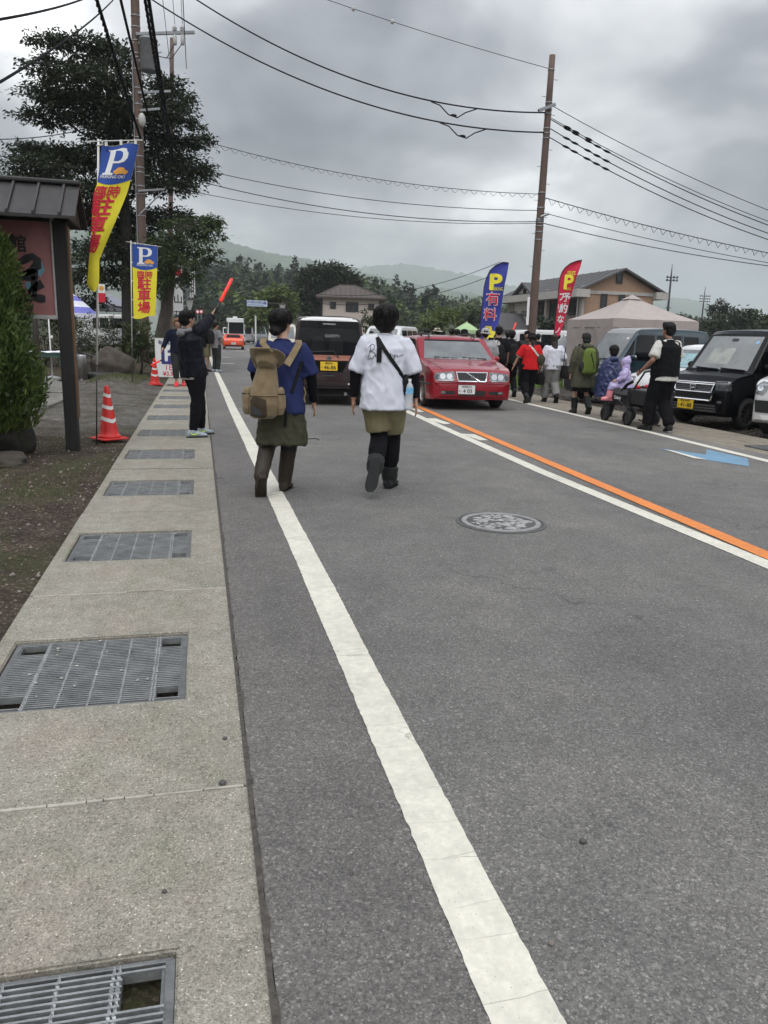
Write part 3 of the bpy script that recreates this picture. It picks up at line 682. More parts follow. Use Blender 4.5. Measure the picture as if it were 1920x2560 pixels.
def make_tree(name, label, base, trunk, pads, npp, lsize, lm, bm_='bark', r0=.3, twigs=6, seed=1, group=None, cat='tree', aspect=.45, flat=.5, droop=.12, limbs=None):
    """trunk: list of points; pads: crown ellipsoids in world space"""
    rng = np.random.default_rng(seed); t = thing(name, label, cat, base, 0, group); B = Vector(base); L_ = lambda p: Vector(p) - B
    wd = MB(); n = len(trunk); wd.tube([L_(p) for p in trunk], [r0 * (1 - .8 * i / max(1, n - 1)) for i in range(n)], 9)
    tr = [Vector(p) for p in trunk]
    for i, (c, r) in enumerate(pads):
        c = Vector(c); cand = [p for p in tr if p.z < c.z + .2] or [tr[0]]; a = min(cand, key=lambda p: (p - c).length + .4 * max(0, c.z - p.z - 3)); rr = max(.018, r0 * .22 * (1 - .5 * i / len(pads)))
        wd.tube([L_(p) for p in limb_pts(a, c, .04, 5, .03, rng)], [rr, rr * .85, rr * .7, rr * .55, rr * .4, rr * .25], 5, cap=False)
    Q, tw = spray(rng, [((c[0] - B.x, c[1] - B.y, c[2] - B.z), r) for c, r in pads], npp, lsize, twigs, None, aspect, flat, droop=droop)
    wd.v, k = wd.v, len(wd.v); wd.f += [tuple(i + k for i in f) for f in tw.f]; wd.v += tw.v; wd.mi += tw.mi
    obj('trunk', wd.mesh(sm=True, fix=False), bm_, t); obj('crown', quads_mesh(Q), lm, t); return t
def px_pads(Y, lst, dr=.8, jy=1.2, seed=0):
    """ellipses drawn over the photo -> ellipsoids at a known distance"""
    rng = np.random.default_rng(seed); out = []
    for cx, cy, rx, ry in lst:
        y = Y + rng.uniform(-jy, jy); c = AT(cx, cy, y); s = y / F_PX * 1.03; out.append((tuple(c), (rx * s, max(rx * s * dr, .3), ry * s)))
    return out
# the big dark tree behind the utility pole
BT = [(115, 98, 50, 20), (215, 108, 65, 32), (285, 135, 60, 42), (150, 165, 75, 34), (255, 190, 100, 45), (135, 228, 75, 36), (235, 262, 110, 42), (415, 208, 45, 26), (435, 240, 55, 34), (345, 270, 95, 50), (445, 285, 50, 28), (125, 292, 70, 22), (330, 325, 110, 40), (455, 350, 62, 26), (490, 312, 22, 10), (115, 372, 80, 20), (105, 410, 85, 34), (240, 390, 110, 40), (385, 395, 110, 40), (480, 425, 62, 26), (515, 345, 22, 12), (90, 448, 80, 24), (230, 470, 100, 36), (400, 455, 90, 32), (285, 540, 105, 50), (185, 520, 80, 42), (255, 625, 70, 42), (335, 600, 70, 50), (60, 445, 40, 16), (300, 690, 60, 40), (225, 690, 45, 40), (370, 690, 55, 45), (420, 540, 70, 40), (235, 750, 40, 25), (395, 625, 60, 45)]
tb = G(322, 905); tb = Vector((tb.x, 37., -.05)); ty = 37.
make_tree('broadleaf_tree', 'tall dark spreading tree behind the left utility pole', tuple(tb),
          [tb, AT(322, 780, ty), AT(320, 690, ty), AT(318, 600, ty), AT(312, 500, ty), AT(300, 400, ty), AT(285, 290, ty), AT(265, 190, ty), AT(240, 120, ty)],
          px_pads(ty, [(a, b, c * 1.1, d * .8) for a, b, c, d in BT], .75, 1.6, 3), 640, .165, 'leaf_dark', 'bark_dark', .34, 5, 5, droop=.2)
T2 = [(455, 570, 60, 28), (500, 555, 55, 16), (530, 545, 42, 8), (420, 610, 55, 35), (480, 610, 60, 28), (525, 590, 42, 14), (450, 655, 55, 30), (505, 640, 48, 18), (540, 625, 22, 8), (400, 665, 40, 35), (435, 700, 48, 26), (480, 685, 36, 16), (390, 720, 30, 26), (520, 570, 40, 8), (540, 560, 35, 6)]
t2 = G(398, 918); t2.z = -.02; y2 = t2.y = 31.; t2.x = AT(396, 900, 31).x
make_tree('maple_tree', 'smaller tree with feathery drooping branches beside the tall one', tuple(t2), [t2, AT(402, 850, y2), AT(415, 780, y2), AT(425, 710, y2), AT(432, 650, y2), AT(445, 600, y2), AT(455, 570, y2)],
          px_pads(y2, T2, .8, .8, 7), 560, .13, 'leaf_mid', 'bark', .3, 3, 9, droop=.25)
# bushes along the lot
for i, (cx, cy, rx, ry, Y, lb) in enumerate(((115, 865, 62, 60, 27.5, 'bush behind the table at the left'), (205, 845, 60, 62, 27., 'rounded hedge bush behind the steel ashtray'), (285, 835, 60, 52, 26.6, 'hedge bush above the boulder, under the pale tent'), (352, 850, 45, 62, 26.4, 'loose bush with long leaves behind the second banner pole'), (395, 890, 38, 48, 27., 'low bush beside the price board'), (150, 800, 50, 35, 29, 'bush top under the striped parasol'), (45, 860, 50, 70, 28, 'bush partly hidden by the juniper'))):
    pads = px_pads(Y, [(cx, cy, rx, ry), (cx - rx * .5, cy + ry * .35, rx * .6, ry * .6), (cx + rx * .5, cy + ry * .35, rx * .6, ry * .6), (cx, cy - ry * .45, rx * .6, ry * .55)], .8, .3, i)
    b0 = AT(cx, cy + ry, Y); b0.z = verge_z(b0.x, b0.y)
    make_tree('bush', lb, tuple(b0), [b0, b0 + Vector((.05, 0, .35)), b0 + Vector((0, .05, .7))], pads, 520, .085 if i != 3 else .13, 'leaf_hedge' if i != 3 else 'leaf_mid', 'bark_dark', .05, 14, 20 + i, 'bushes in front of the tall tree', 'bush', aspect=.4, flat=.2, droop=0)
# young conifer tops behind the roofed sign
for i, (cx, cy, rx, ry) in enumerate(((70, 490, 60, 26), (150, 500, 60, 24), (25, 480, 30, 30))):
    pads = px_pads(19., [(cx, cy, rx, ry), (cx - 20, cy + 30, rx, ry)], .8, .4, 40 + i); b0 = Vector((pads[0][0][0], 19., -.03))
    make_tree('garden_tree', ['clipped green tree top rising above the roofed sign', 'green tree top at the right end of the sign roof', 'green tree top at the left photo edge above the sign'][i], tuple(b0), [b0, b0 + Vector((0, 0, 1.8)), Vector(pads[0][0])], pads, 420, .1, 'leaf_juniper', 'bark', .09, 10, 50 + i, 'trees behind the sign', 'tree', flat=.1, droop=0)
# juniper on its rock at the left edge
def juniper():
    rng = np.random.default_rng(4); b = Vector((-2.42, 9.45, .25)); t = thing('juniper_shrub', 'upright green juniper growing over the rock at the left edge', 'shrub', tuple(b))
    prof = interp([0, .3, .9, 1.5, 2.1, 2.5], [.42, .6, .62, .5, .34, .05]); Q = []; n = 34000
    z = rng.random(n) ** .9 * 2.4; a = rng.uniform(0, 6.283, n); rr = np.array([prof(q) for q in z]) * (1 + .16 * np.sin(3 * a + z * 4) + .1 * np.sin(7 * a - z * 6)) * np.sqrt(rng.uniform(.3, 1.05, n))
    P = np.stack([rr * np.cos(a), rr * np.sin(a) * .8, z], 1); D = np.stack([np.cos(a) * .45, np.sin(a) * .45, np.full(n, 1.)], 1)
    Q = leaf_quads(P, D * 1., .09, rng, .26, .1, -.15)
    obj('crown', quads_mesh(Q), 'leaf_juniper', t); w = MB()
    w.tube([(0, 0, -.3), (.03, 0, .6), (0, .02, 1.4), (0, 0, 2.2)], [.09, .07, .04, .01], 8)
    for k in range(26):
        z_ = .1 + k * .08; a_ = k * 2.4; w.tube([(0, 0, z_), (.5 * prof(z_) * cos(a_), .4 * prof(z_) * sin(a_), z_ + .25), (.85 * prof(z_) * cos(a_), .7 * prof(z_) * sin(a_), z_ + .6)], [.02, .013, .005], 4)
    w.build('trunk', 'bark_dark', t, True)
juniper()
# rocks
def rock(name, label, c, r, seed, m, rough=.28, vox=None):
    bm = bmesh.new(); bmesh.ops.create_icosphere(bm, subdivisions=4, radius=1.); sd = Vector((seed * 3.1, seed * 1.7, seed))
    for v in bm.verts:
        p = v.co.copy(); d = 1 + rough * noise.noise(p * 1.3 + sd) + rough * .5 * noise.noise(p * 3.1 + sd) + .05 * noise.noise(p * 9 + sd)
        q = p * d
        for k in range(7):     # chipped flat faces
            n = Vector((sin(seed + k * 2.3), cos(seed * 2 + k * 1.9), sin(k * 1.1 + seed) * .9)).normalized(); e = q.dot(n) - .78
            if e > 0: q -= n * e * .85
        v.co = Vector((q.x * r[0], q.y * r[1], q.z * r[2]))
    me = bpy.data.meshes.new(name); bm.to_mesh(me); bm.free(); smooth(me); o = obj(name, me, m); o.location = c; return tag(o, label, 'rock')
def mk_rock(name, lo, hi, moss):
    t = NT(name); c = t.ramp(t.noise(5, 7, .7), (.3, lo), (.7, hi)); c = t.mix(t.sep(t.ramp(t.noise(3, 5, .6, src=t.map(loc=(3, 1, 2))), (.52, 0.), (.66, moss)))[0], c, (.05, .058, .028))
    c = t.mix(t.sep(t.ramp(t.noise(13, 5, .7), (.6, 0.), (.72, .6)))[0], c, tuple(min(1, 2.2 * q) for q in hi)); t.bump(t.noise(9, 8, .75), 1., .05); return t.done(c, .9, .3)
mk_rock('rock_dark', (.022, .02, .018), (.062, .056, .05), .3); mk_rock('rock_brown', (.04, .033, .028), (.1, .085, .072), .55)
rock('rock', 'large dark rock beneath the juniper at the left edge', (-2.38, 9.75, .22), (.42, .45, .48), 2.3, 'rock_dark')
rock('rock', 'low flat grey stone in front of the large dark rock', (-2.25, 9.05, -.02), (.42, .34, .12), 5.1, 'rock_brown')
bo = G(272, 948); rock('boulder', 'big brown boulder below the bushes behind the first banner', (bo.x, bo.y + .7, .3), (.66, .6, .66), 7.7, 'rock_brown')

# ---------------------------------------------------------------- forested hill and far mountains
def blob_crown(rng, n, r, h, kind):
    """leafy crown of a far tree as small clump faces around a dark core"""
    if kind == 'cone':
        z = rng.random(n) ** .8; rad = (1 - z) * (.75 + .25 * np.sin(z * 22)) * rng.uniform(.65, 1.08, n)
    else:
        z = rng.random(n); rad = np.sqrt(np.clip(1 - (2 * z - 1) ** 2, 0.02, 1)) * rng.uniform(.72, 1.08, n)
    a = rng.uniform(0, 6.283, n); bumps = 1 + .2 * np.sin(a * 3 + z * 5 + rng.uniform(0, 6)) * (kind != 'cone') + .12 * np.sin(a * 5 + z * 9)
    P = np.stack([r * rad * bumps * np.cos(a), r * rad * bumps * np.sin(a), h * z], 1); D = np.stack([np.cos(a), np.sin(a), .3 * np.ones(n)], 1); return P, D
def forest(name, label, spots, lm, leaf, rng, nleaf=150):
    Q = []
    for (x, y, z, r, h, kind) in spots:
        P, D = blob_crown(rng, nleaf, r, h, kind); P += np.array([x, y, z]); Q.append(leaf_quads(P, D, leaf * (r / 4.) ** .6, rng, .8, .35, .25))
        P, D = blob_crown(rng, nleaf // 3, r * .72, h * .92, kind); P += np.array([x, y, z]); Q.append(leaf_quads(P, D, leaf * 1.8 * (r / 4.) ** .6, rng, .9, .6, .4))
    return stuff(name, quads_mesh(np.concatenate(Q)), lm, label, 'forest')
def hill_h(x, y):
    """wooded rise behind the houses (highest at the left)"""
    az = math.degrees(math.atan2(x, y)); k = np.interp(az, [-40, -12, -2, 3, 8, 13, 18, 24, 32, 45], [17, 22, 23, 22, 17, 13, 9, 4, 1, 0])
    d = math.hypot(x, y); return float(k * np.interp(d, [150, 190, 300, 420, 900], [0, .12, .78, 1., 1.])) - .4
xs = np.arange(-380, 560, 20.); struct('hill', grid_mesh(xs, np.arange(150, 900, 20.), lambda x, y: hill_h(x, y) + 1.5 * noise.noise(Vector((x * .02, y * .02, 0)))), 'far_ground')
rf = np.random.default_rng(12)
lots = {'leaf_mid': [], 'leaf_dark': [], 'leaf_pine': [], 'leaf_light': []}
for k in range(1450):
    az = R(rf.uniform(-14, 46)); d = 165 + 300 * rf.random() ** .8; x, y = d * sin(az), d * cos(az)
    if (d < 230 and R(6) < az < R(40) and rf.random() < .35) or (az > R(17) and d < 290): continue
    z = hill_h(x, y); q = rf.random() + .25 * noise.noise(Vector((x * .02, y * .02, 9)))
    kind = 'cone' if (q > .72) else 'round'; r = rf.uniform(2.6, 5.2) * (.62 if kind == 'cone' else 1.); h = r * rf.uniform(1.5, 2.1) * (2.1 if kind == 'cone' else 1.)
    m = 'leaf_pine' if kind == 'cone' or q > .62 else 'leaf_dark' if q > .4 else 'leaf_mid' if q > .1 else 'leaf_light'
    lots[m].append((x, y, z + rf.uniform(.5, 3), r, h, kind))
for m, lb in (('leaf_mid', 'mid green broadleaf woods on the hill behind the houses'), ('leaf_dark', 'dark green woods on the hill behind the houses'), ('leaf_pine', 'dark pines scattered through the hillside woods'), ('leaf_light', 'yellow green trees among the hillside woods')):
    forest('woods', lb, lots[m], m, .95, rf, 150)
def mk_mount():
    t = NT('mountain_forest'); c = t.ramp(t.math('ADD', t.math('MULTIPLY', t.noise(.012, 5, .65), .6), t.math('MULTIPLY', t.noise(.09, 4, .7), .4)), (.38, (.02, .04, .022)), (.5, (.05, .08, .038)), (.6, (.11, .145, .065)))
    t.bump(t.noise(.07, 5, .7), 1., 9.); return t.done(c, .95, .15)
mk_mount()
def ridge(name, D, prof, depth, seed, tree_h, step):
    """mountain slope whose crest follows elevation angles (azimuth deg -> deg above the horizon)"""
    azs = np.arange(-26, 62, step); V = []; rows = 26; nA = len(azs)
    for j in range(rows):
        t = j / (rows - 1)
        for a in azs:
            el = np.interp(a, [p[0] for p in prof], [p[1] for p in prof]); Hh = math.tan(R(el)) * D; d = D - depth * (1 - t); x, y = d * sin(R(a)), d * cos(R(a))
            g = noise.noise(Vector((x * .0016, y * .0016, seed))) * .10 + noise.noise(Vector((x * .005, y * .005, seed))) * .05
            z = Hh * (t ** 1.15) * (1 + g * (1 - t * .7)) + tree_h * (noise.noise(Vector((x * .06, y * .06, seed))) + noise.noise(Vector((x * .021, y * .021, seed))) * 1.2)
            V.append((x, y, z))
    Fc = [(j * nA + i, j * nA + i + 1, (j + 1) * nA + i + 1, (j + 1) * nA + i) for j in range(rows - 1) for i in range(nA - 1)]
    me = bpy.data.meshes.new(name); me.from_pydata(V, [], Fc); smooth(me); return struct(name, me, 'mountain_forest')
def azel(px, py):
    w = ray(px, py); return math.degrees(math.atan2(w[0], w[1])), math.degrees(math.asin(w[2]))
ridge('mountain', 2300, [(-26, 7.4)] + [azel(*p) for p in ((330, 572), (480, 580), (560, 598), (640, 618), (760, 640), (850, 662), (960, 690), (1080, 716), (1250, 745), (1400, 775), (1600, 800), (1900, 830))] + [(62, .6)], 1500, 3., 7., .12)
ridge('far_mountain', 3900, [(-26, 4.8)] + [azel(*p) for p in ((480, 670), (700, 672), (900, 668), (1010, 662), (1090, 672), (1200, 690), (1300, 720), (1450, 735), (1560, 738), (1640, 735), (1700, 742), (1770, 756), (1830, 775), (1900, 790))] + [(62, 1.)], 1700, 8., 9., .12)
# ================================================================== vehicles
def paint(name, col, rough=.28, metal=.25, coat=1., var=.05): return mat(name, col, rough, metal, var, 3., 0, coat=.8, spec=.2)
paint('paint_red', (.25, .008, .017), metal=0.); paint('paint_brown', (.035, .02, .021)); paint('paint_teal', (.018, .04, .055)); mat('paint_black', (.003, .003, .004), .2, 0, .05, 3., 0, coat=.2, spec=.1); paint('paint_white', (.62, .62, .62), metal=0)
paint('paint_orange', (.75, .075, .02)); paint('paint_silver', (.36, .37, .385), metal=.6); paint('paint_cream', (.55, .5, .42), metal=0); paint('paint_copper', (.4, .16, .11)); paint('paint_navy', (.02, .03, .05))
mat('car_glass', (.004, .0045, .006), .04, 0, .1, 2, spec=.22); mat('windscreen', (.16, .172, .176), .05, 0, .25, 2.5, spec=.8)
mat('black_plastic', (.014, .014, .015), .5, 0, .2, 30, .15, 120); mat('tyre_rubber', (.017, .017, .018), .8, 0, .25, 30, .3, 90); mat('chrome', (.75, .76, .78), .12, 1., .06, 8)
mat('alloy', (.42, .43, .44), .3, .9, .15, 9); mat('alloy_dark', (.12, .12, .125), .3, .8, .15, 9); mat('steel_wheel', (.3, .3, .3), .45, .5, .2, 9)
mat('lamp_clear', (.22, .23, .24), .12, .5, .6, 26, coat=.5); mat('lamp_red', (.35, .01, .012), .15, 0, .2, 12, coat=1.); mat('lamp_dark', (.05, .052, .056), .1, .3, .4, 20, coat=1.)
mat('plate_white', (.72, .72, .7), .45, 0, .04, 9); mat('plate_yellow', (.78, .52, .03), .45, 0, .05, 9); mat('plate_ink', (.02, .02, .022), .5); mat('plate_green', (.03, .16, .08), .5)
mat('underbody', (.008, .008, .008), .95); mat('sticker_green', (.12, .4, .3), .5); mat('sticker_blue', (.2, .38, .6), .5); mat('sticker_white', (.7, .7, .7), .5); mat('seat_cloth', (.03, .03, .032), .9)
def wheel(parent, c, r, w, side, rim, spokes, rmat='alloy', style='straight'):
    t = bpy.data.objects.new('wheel', None); COL.objects.link(t); t.parent = parent; t.location = c; t.empty_display_size = .1
    s = side; ri_ = r * rim
    MB().lathe([(ri_ * .97, -w / 2), (r - .02, -w / 2), (r, -w / 2 + .025), (r, w / 2 - .025), (r - .02, w / 2), (ri_, w / 2), (ri_ * .97, w / 2 - .01)], 28, axis='X', cap=False).build('tyre', 'tyre_rubber', t, True)
    mb = MB(); o = s * w / 2
    mb.lathe([(ri_, o), (ri_ * .93, o - s * .004), (ri_ * .9, o - s * .03), (ri_ * .88, o - s * .06)], 28, axis='X', cap=False); mb.lathe([(.055, o - s * .05), (.05, o - s * .012), (.02, o - s * .008), (.001, o - s * .008)], 12, axis='X')
    for k in range(spokes):
        a = 2 * pi * k / spokes; d = Vector((0, cos(a), sin(a))); e = Vector((0, -sin(a), cos(a))); ww = ri_ * 2.1 / spokes * (.62 if style == 'straight' else .38)
        for q in ((0,) if style == 'straight' else (-1, 1)):
            p0 = d * .04 + e * q * ww * .3; p1 = d * ri_ * .92 + e * q * ww * .8
            mb.add([(o - s * .02, *(p0 - e * ww * .5)[1:]), (o - s * .02, *(p0 + e * ww * .5)[1:]), (o - s * .012, *(p1 + e * ww * .4)[1:]), (o - s * .012, *(p1 - e * ww * .4)[1:]),
                    (o - s * .05, *(p0 - e * ww * .5)[1:]), (o - s * .05, *(p0 + e * ww * .5)[1:]), (o - s * .05, *(p1 + e * ww * .4)[1:]), (o - s * .05, *(p1 - e * ww * .4)[1:])], [(0, 1, 2, 3), (0, 4, 5, 1), (1, 5, 6, 2), (2, 6, 7, 3), (3, 7, 4, 0)])
    mb.build('rim', rmat, t)
    MB().lathe([(ri_ * .9, o - s * .075), (.001, o - s * .075)], 20, axis='X').build('brake_disc', 'underbody', t)
    return t
def car_shell(L, W, top, belt, bot, tum, wheels, r, wid=None, crown=.025, rc=.07, arch=1.12, ns=90):
    """body skin lofted along the car; s runs from the nose (0) to the tail (L). Local +Y is forward, nose at y = L/2"""
    tf, bf, of = interp(*zip(*top)), interp(*zip(*belt)), interp(*zip(*bot)); wf = interp(*zip(*wid)) if wid else (lambda s: 1.)
    S = set(np.round(np.linspace(0, L, ns), 4)) | {0.02, .05, L - .02, L - .05} | {round(p[0], 4) for p in top}
    for ws in wheels: S |= set(np.round(ws + r * arch * np.cos(np.linspace(0, pi, 15)), 4))
    S = sorted(s for s in S if 0 <= s <= L); rings = []
    for s in S:
        zb = of(s)
        for ws in wheels:
            d = abs(s - ws)
            if d < r * arch: zb = max(zb, r + math.sqrt(max(0, (r * arch) ** 2 - d * d)))
        zt = tf(s); zl = min(bf(s), zt - .05); w = W / 2 * wf(s); e = min(s, L - s)
        if e < .1: w *= 1 - .07 * (1 - math.sqrt(max(0, 1 - (1 - e / .1) ** 2)))
        zl = max(zl, zb + .06); zt = max(zt, zl + .03); wt = w - tum * max(0, zt - zl - .05); q = min(rc, (zt - zl) * .5)
        h = [(0, zb), (w * .8, zb), (w - .012, zb), (w, min(zb + .03, zl)), (w + .006, lerp(zb, zl, .5)), (w, lerp(zb, zl, .85)), (w - .008, zl), (lerp(w, wt, .5), lerp(zl, zt - q, .5)), (wt, zt - q), (wt - q * .12, zt - q * .5), (wt - q * .45, zt - q * .12), (wt - q, zt), (wt * .5, zt + crown * .8), (0, zt + crown)]
        y = L / 2 - s; rings.append([Vector((x, y, z)) for x, z in h] + [Vector((-x, y, z)) for x, z in h[-2:0:-1]])
    mb = MB(); mb.loft(rings); return mb
def finish_body(mb, crease=32):
    me = mb.mesh(); bm = bmesh.new(); bm.from_mesh(me)
    for f in bm.faces: f.smooth = True
    for e in bm.edges:
        if len(e.link_faces) == 2 and e.calc_face_angle(0) > R(crease): e.smooth = False
    bm.to_mesh(me); bm.free(); return me
class Car:
    def __init__(s, name, label, loc, rz, L, W, paint_, shell, wheels, r, group=None, cat='car'):
        s.t = thing(name, label, cat, loc, rz, group); s.L, s.W = L, W
        s.body = finish_body(shell); s.bv = bvh_of(s.body); obj('body', s.body, paint_, s.t)
        s.wheels, s.r = wheels, r
    def put(s, name, shape, view, m, off=.005, ln=.08, parent=None):
        o = obj(name, lay(s.bv, shape, view, off, ln), m, parent or s.t); return o
    def sym(s, name, shape, view, m, off=.005, ln=.08):
        """the same outline on both sides of the car"""
        a = s.put(name, shape, view, m, off, ln)
        if view in ('left', 'right'): b = s.put(name, shape, 'left' if view == 'right' else 'right', m, off, ln)
        else: b = s.put(name, [(-x, z) for x, z in shape], view, m, off, ln)
        return a, b
    def add_wheels(s, rim=.66, spokes=5, rmat='alloy', w=.165, style='straight'):
        for ws in s.wheels:
            for sd in (-1, 1): wheel(s.t, (sd * (s.W / 2 - w / 2 - .012), s.L / 2 - ws, s.r), s.r, w, sd, rim, spokes, rmat, style)
        mb = MB(); mb.box((0, 0, s.r * .95), (s.W * .8, s.L * .9, .1)); mb.build('underbody', 'underbody', s.t)
    def plate(s, view, x, z, big, small, kana, ym='plate_white', ink='plate_ink', tilt=0.):
        y = s.bv.ray_cast(VIEW[view][0](x, z), VIEW[view][1])[0].y; d = 1 if view == 'front' else -1
        p = bpy.data.objects.new('number_plate', None); COL.objects.link(p); p.parent = s.t; p.location = (x, y + d * .02, z); p.rotation_euler = (R(90), 0, pi if view == 'front' else 0); p.empty_display_size = .05
        MB().prism(rrect(0, 0, .35, .178, .012), -.008, 0, 'XY').build('plate', ym, p)
        obj('numerals', text_mesh(big, .105, .0022, 0, 1.02), ink, p, (.022, -.03, .003)); obj('region_mark', text_mesh(small, .046, .0008), ink, p, (0, .056, .003)); obj('kana_mark', text_mesh(kana, .04, .001), ink, p, (-.142, -.03, .003))
    def line(s, name, pts, view, m, w=.008, off=.004):
        """thin strip along a poly-line on the body (panel gap, trim)"""
        mb = MB(); org, d = VIEW[view]; P = []
        for a, b in zip(pts[:-1], pts[1:]):
            n = max(1, int(math.hypot(b[0] - a[0], b[1] - a[1]) / .08)); P += [(lerp(a[0], b[0], i / n), lerp(a[1], b[1], i / n)) for i in range(n)]
        P.append(pts[-1]); Q = []
        for p in P:
            h = s.bv.ray_cast(org(*p), d)[0]
            if h is not None: Q.append(h - d * (off - w * .5))
        if len(Q) > 1: mb.tube(Q, w, 5); return mb.build(name, m, s.t)
def mirror(c, x, y, z, m, sx=.11, sz=.15):
    for sd in (-1, 1):
        mb = MB(); mb.ell((sd * (x + sx * .7), y, z), (sx, .055, sz * .5), 12, 8); o = mb.build('mirror', m, c.t, True)
        mb = MB(); mb.box((sd * x, y - .0, z - sz * .3), (.1, .04, .03)); mb.build('arm', 'black_plastic', o); MB().ell((sd * (x + sx * .7), y - .05, z), (sx * .8, .012, sz * .4), 12, 6).build('glass', 'chrome', o, True)
def wiper(c, a, b, view, bend=.0):
    org, d = VIEW[view]; P = []
    for i in range(9):
        t = i / 8; h = c.bv.ray_cast(org(lerp(a[0], b[0], t), lerp(a[1], b[1], t) + bend * 4 * t * (1 - t)), d)[0]
        if h is not None: P.append(h - d * .025)
    if len(P) > 2: MB().tube(P, .012, 6).build('wiper', 'black_plastic', c.t, True)

# ---- tall box-shaped kei vans
def kei(name, label, loc, rz, paint_, H=1.77, L=3.395, W=1.475, hood=.98, group=None, hood_l=.62, face=.86, cat='car', roofm=None):
    top = [(0, face - .22), (.03, face - .05), (.08, face), (.2, hood - .05), (hood_l, hood + .03), (hood_l + .03, hood + .06), (hood_l + .52, H - .1), (hood_l + .66, H - .03), (1.9, H), (L - .35, H - .015), (L - .1, H - .045), (L - .055, H - .1), (L - .02, 1.1), (L, .62)]
    sh = car_shell(L, W, top, [(0, .8), (.5, hood), (L, hood + .02)], [(0, .3), (.1, .24), (L - .1, .26), (L, .36)], .13, (.66, L - .46), .29, [(0, .93), (.12, .985), (.4, 1), (L - .2, 1), (L, .97)])
    c = Car(name, label, loc, rz, L, W, paint_, sh, (.66, L - .46), .285, group, cat); c.H = H; y = L / 2; b = hood + .03
    # glazing
    ws = hood_l + y * 0
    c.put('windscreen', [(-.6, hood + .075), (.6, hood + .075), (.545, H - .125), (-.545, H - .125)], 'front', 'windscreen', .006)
    sx = y - hood_l
    c.sym('front_window', [(sx - .42, b + .02), (sx - .5, H - .2), (sx - .58, H - .16), (sx - 1.02, H - .16), (sx - 1.02, b + .02)], 'right', 'car_glass')
    c.sym('quarter_glass', [(sx - .08, b + .03), (sx - .36, b + .02), (sx - .44, H - .24)], 'right', 'car_glass')
    c.sym('rear_window', [(sx - 1.1, b + .02), (sx - 1.1, H - .16), (sx - 1.84, H - .16), (sx - 1.84, b + .02)], 'right', 'car_glass')
    c.sym('side_glass', [(sx - 1.93, b + .04), (sx - 1.93, H - .17), (sx - 2.38, H - .18), (sx - 2.4, b + .1)], 'right', 'car_glass')
    for sd in ('left', 'right'):
        c.line('door_gap', [(sx - .12, .34), (sx - .1, hood), (sx - .05, hood + .02)], sd, 'black_plastic', .005); c.line('door_gap', [(sx - 1.06, .33), (sx - 1.06, H - .13), (sx - .6, H - .12)], sd, 'black_plastic', .005); c.line('door_gap', [(sx - 1.88, .6), (sx - 1.88, H - .13)], sd, 'black_plastic', .005)
        c.put('door_handle', rrect(sx - .93, b - .1, .16, .03, .014), sd, 'chrome', .02); c.put('door_handle', rrect(sx - 1.2, b - .1, .16, .03, .014), sd, 'chrome', .02)
        c.line('sill', [(sx - .1, .3), (sx - 1.9, .3)], sd, 'black_plastic', .02)
    c.put('rear_screen', rrect(0, (H + b) / 2 + .02, 1.2, H - b - .28, .06), 'rear', 'car_glass')
    mirror(c, W / 2 - .01, sx - .3, b + .1, paint_); return c

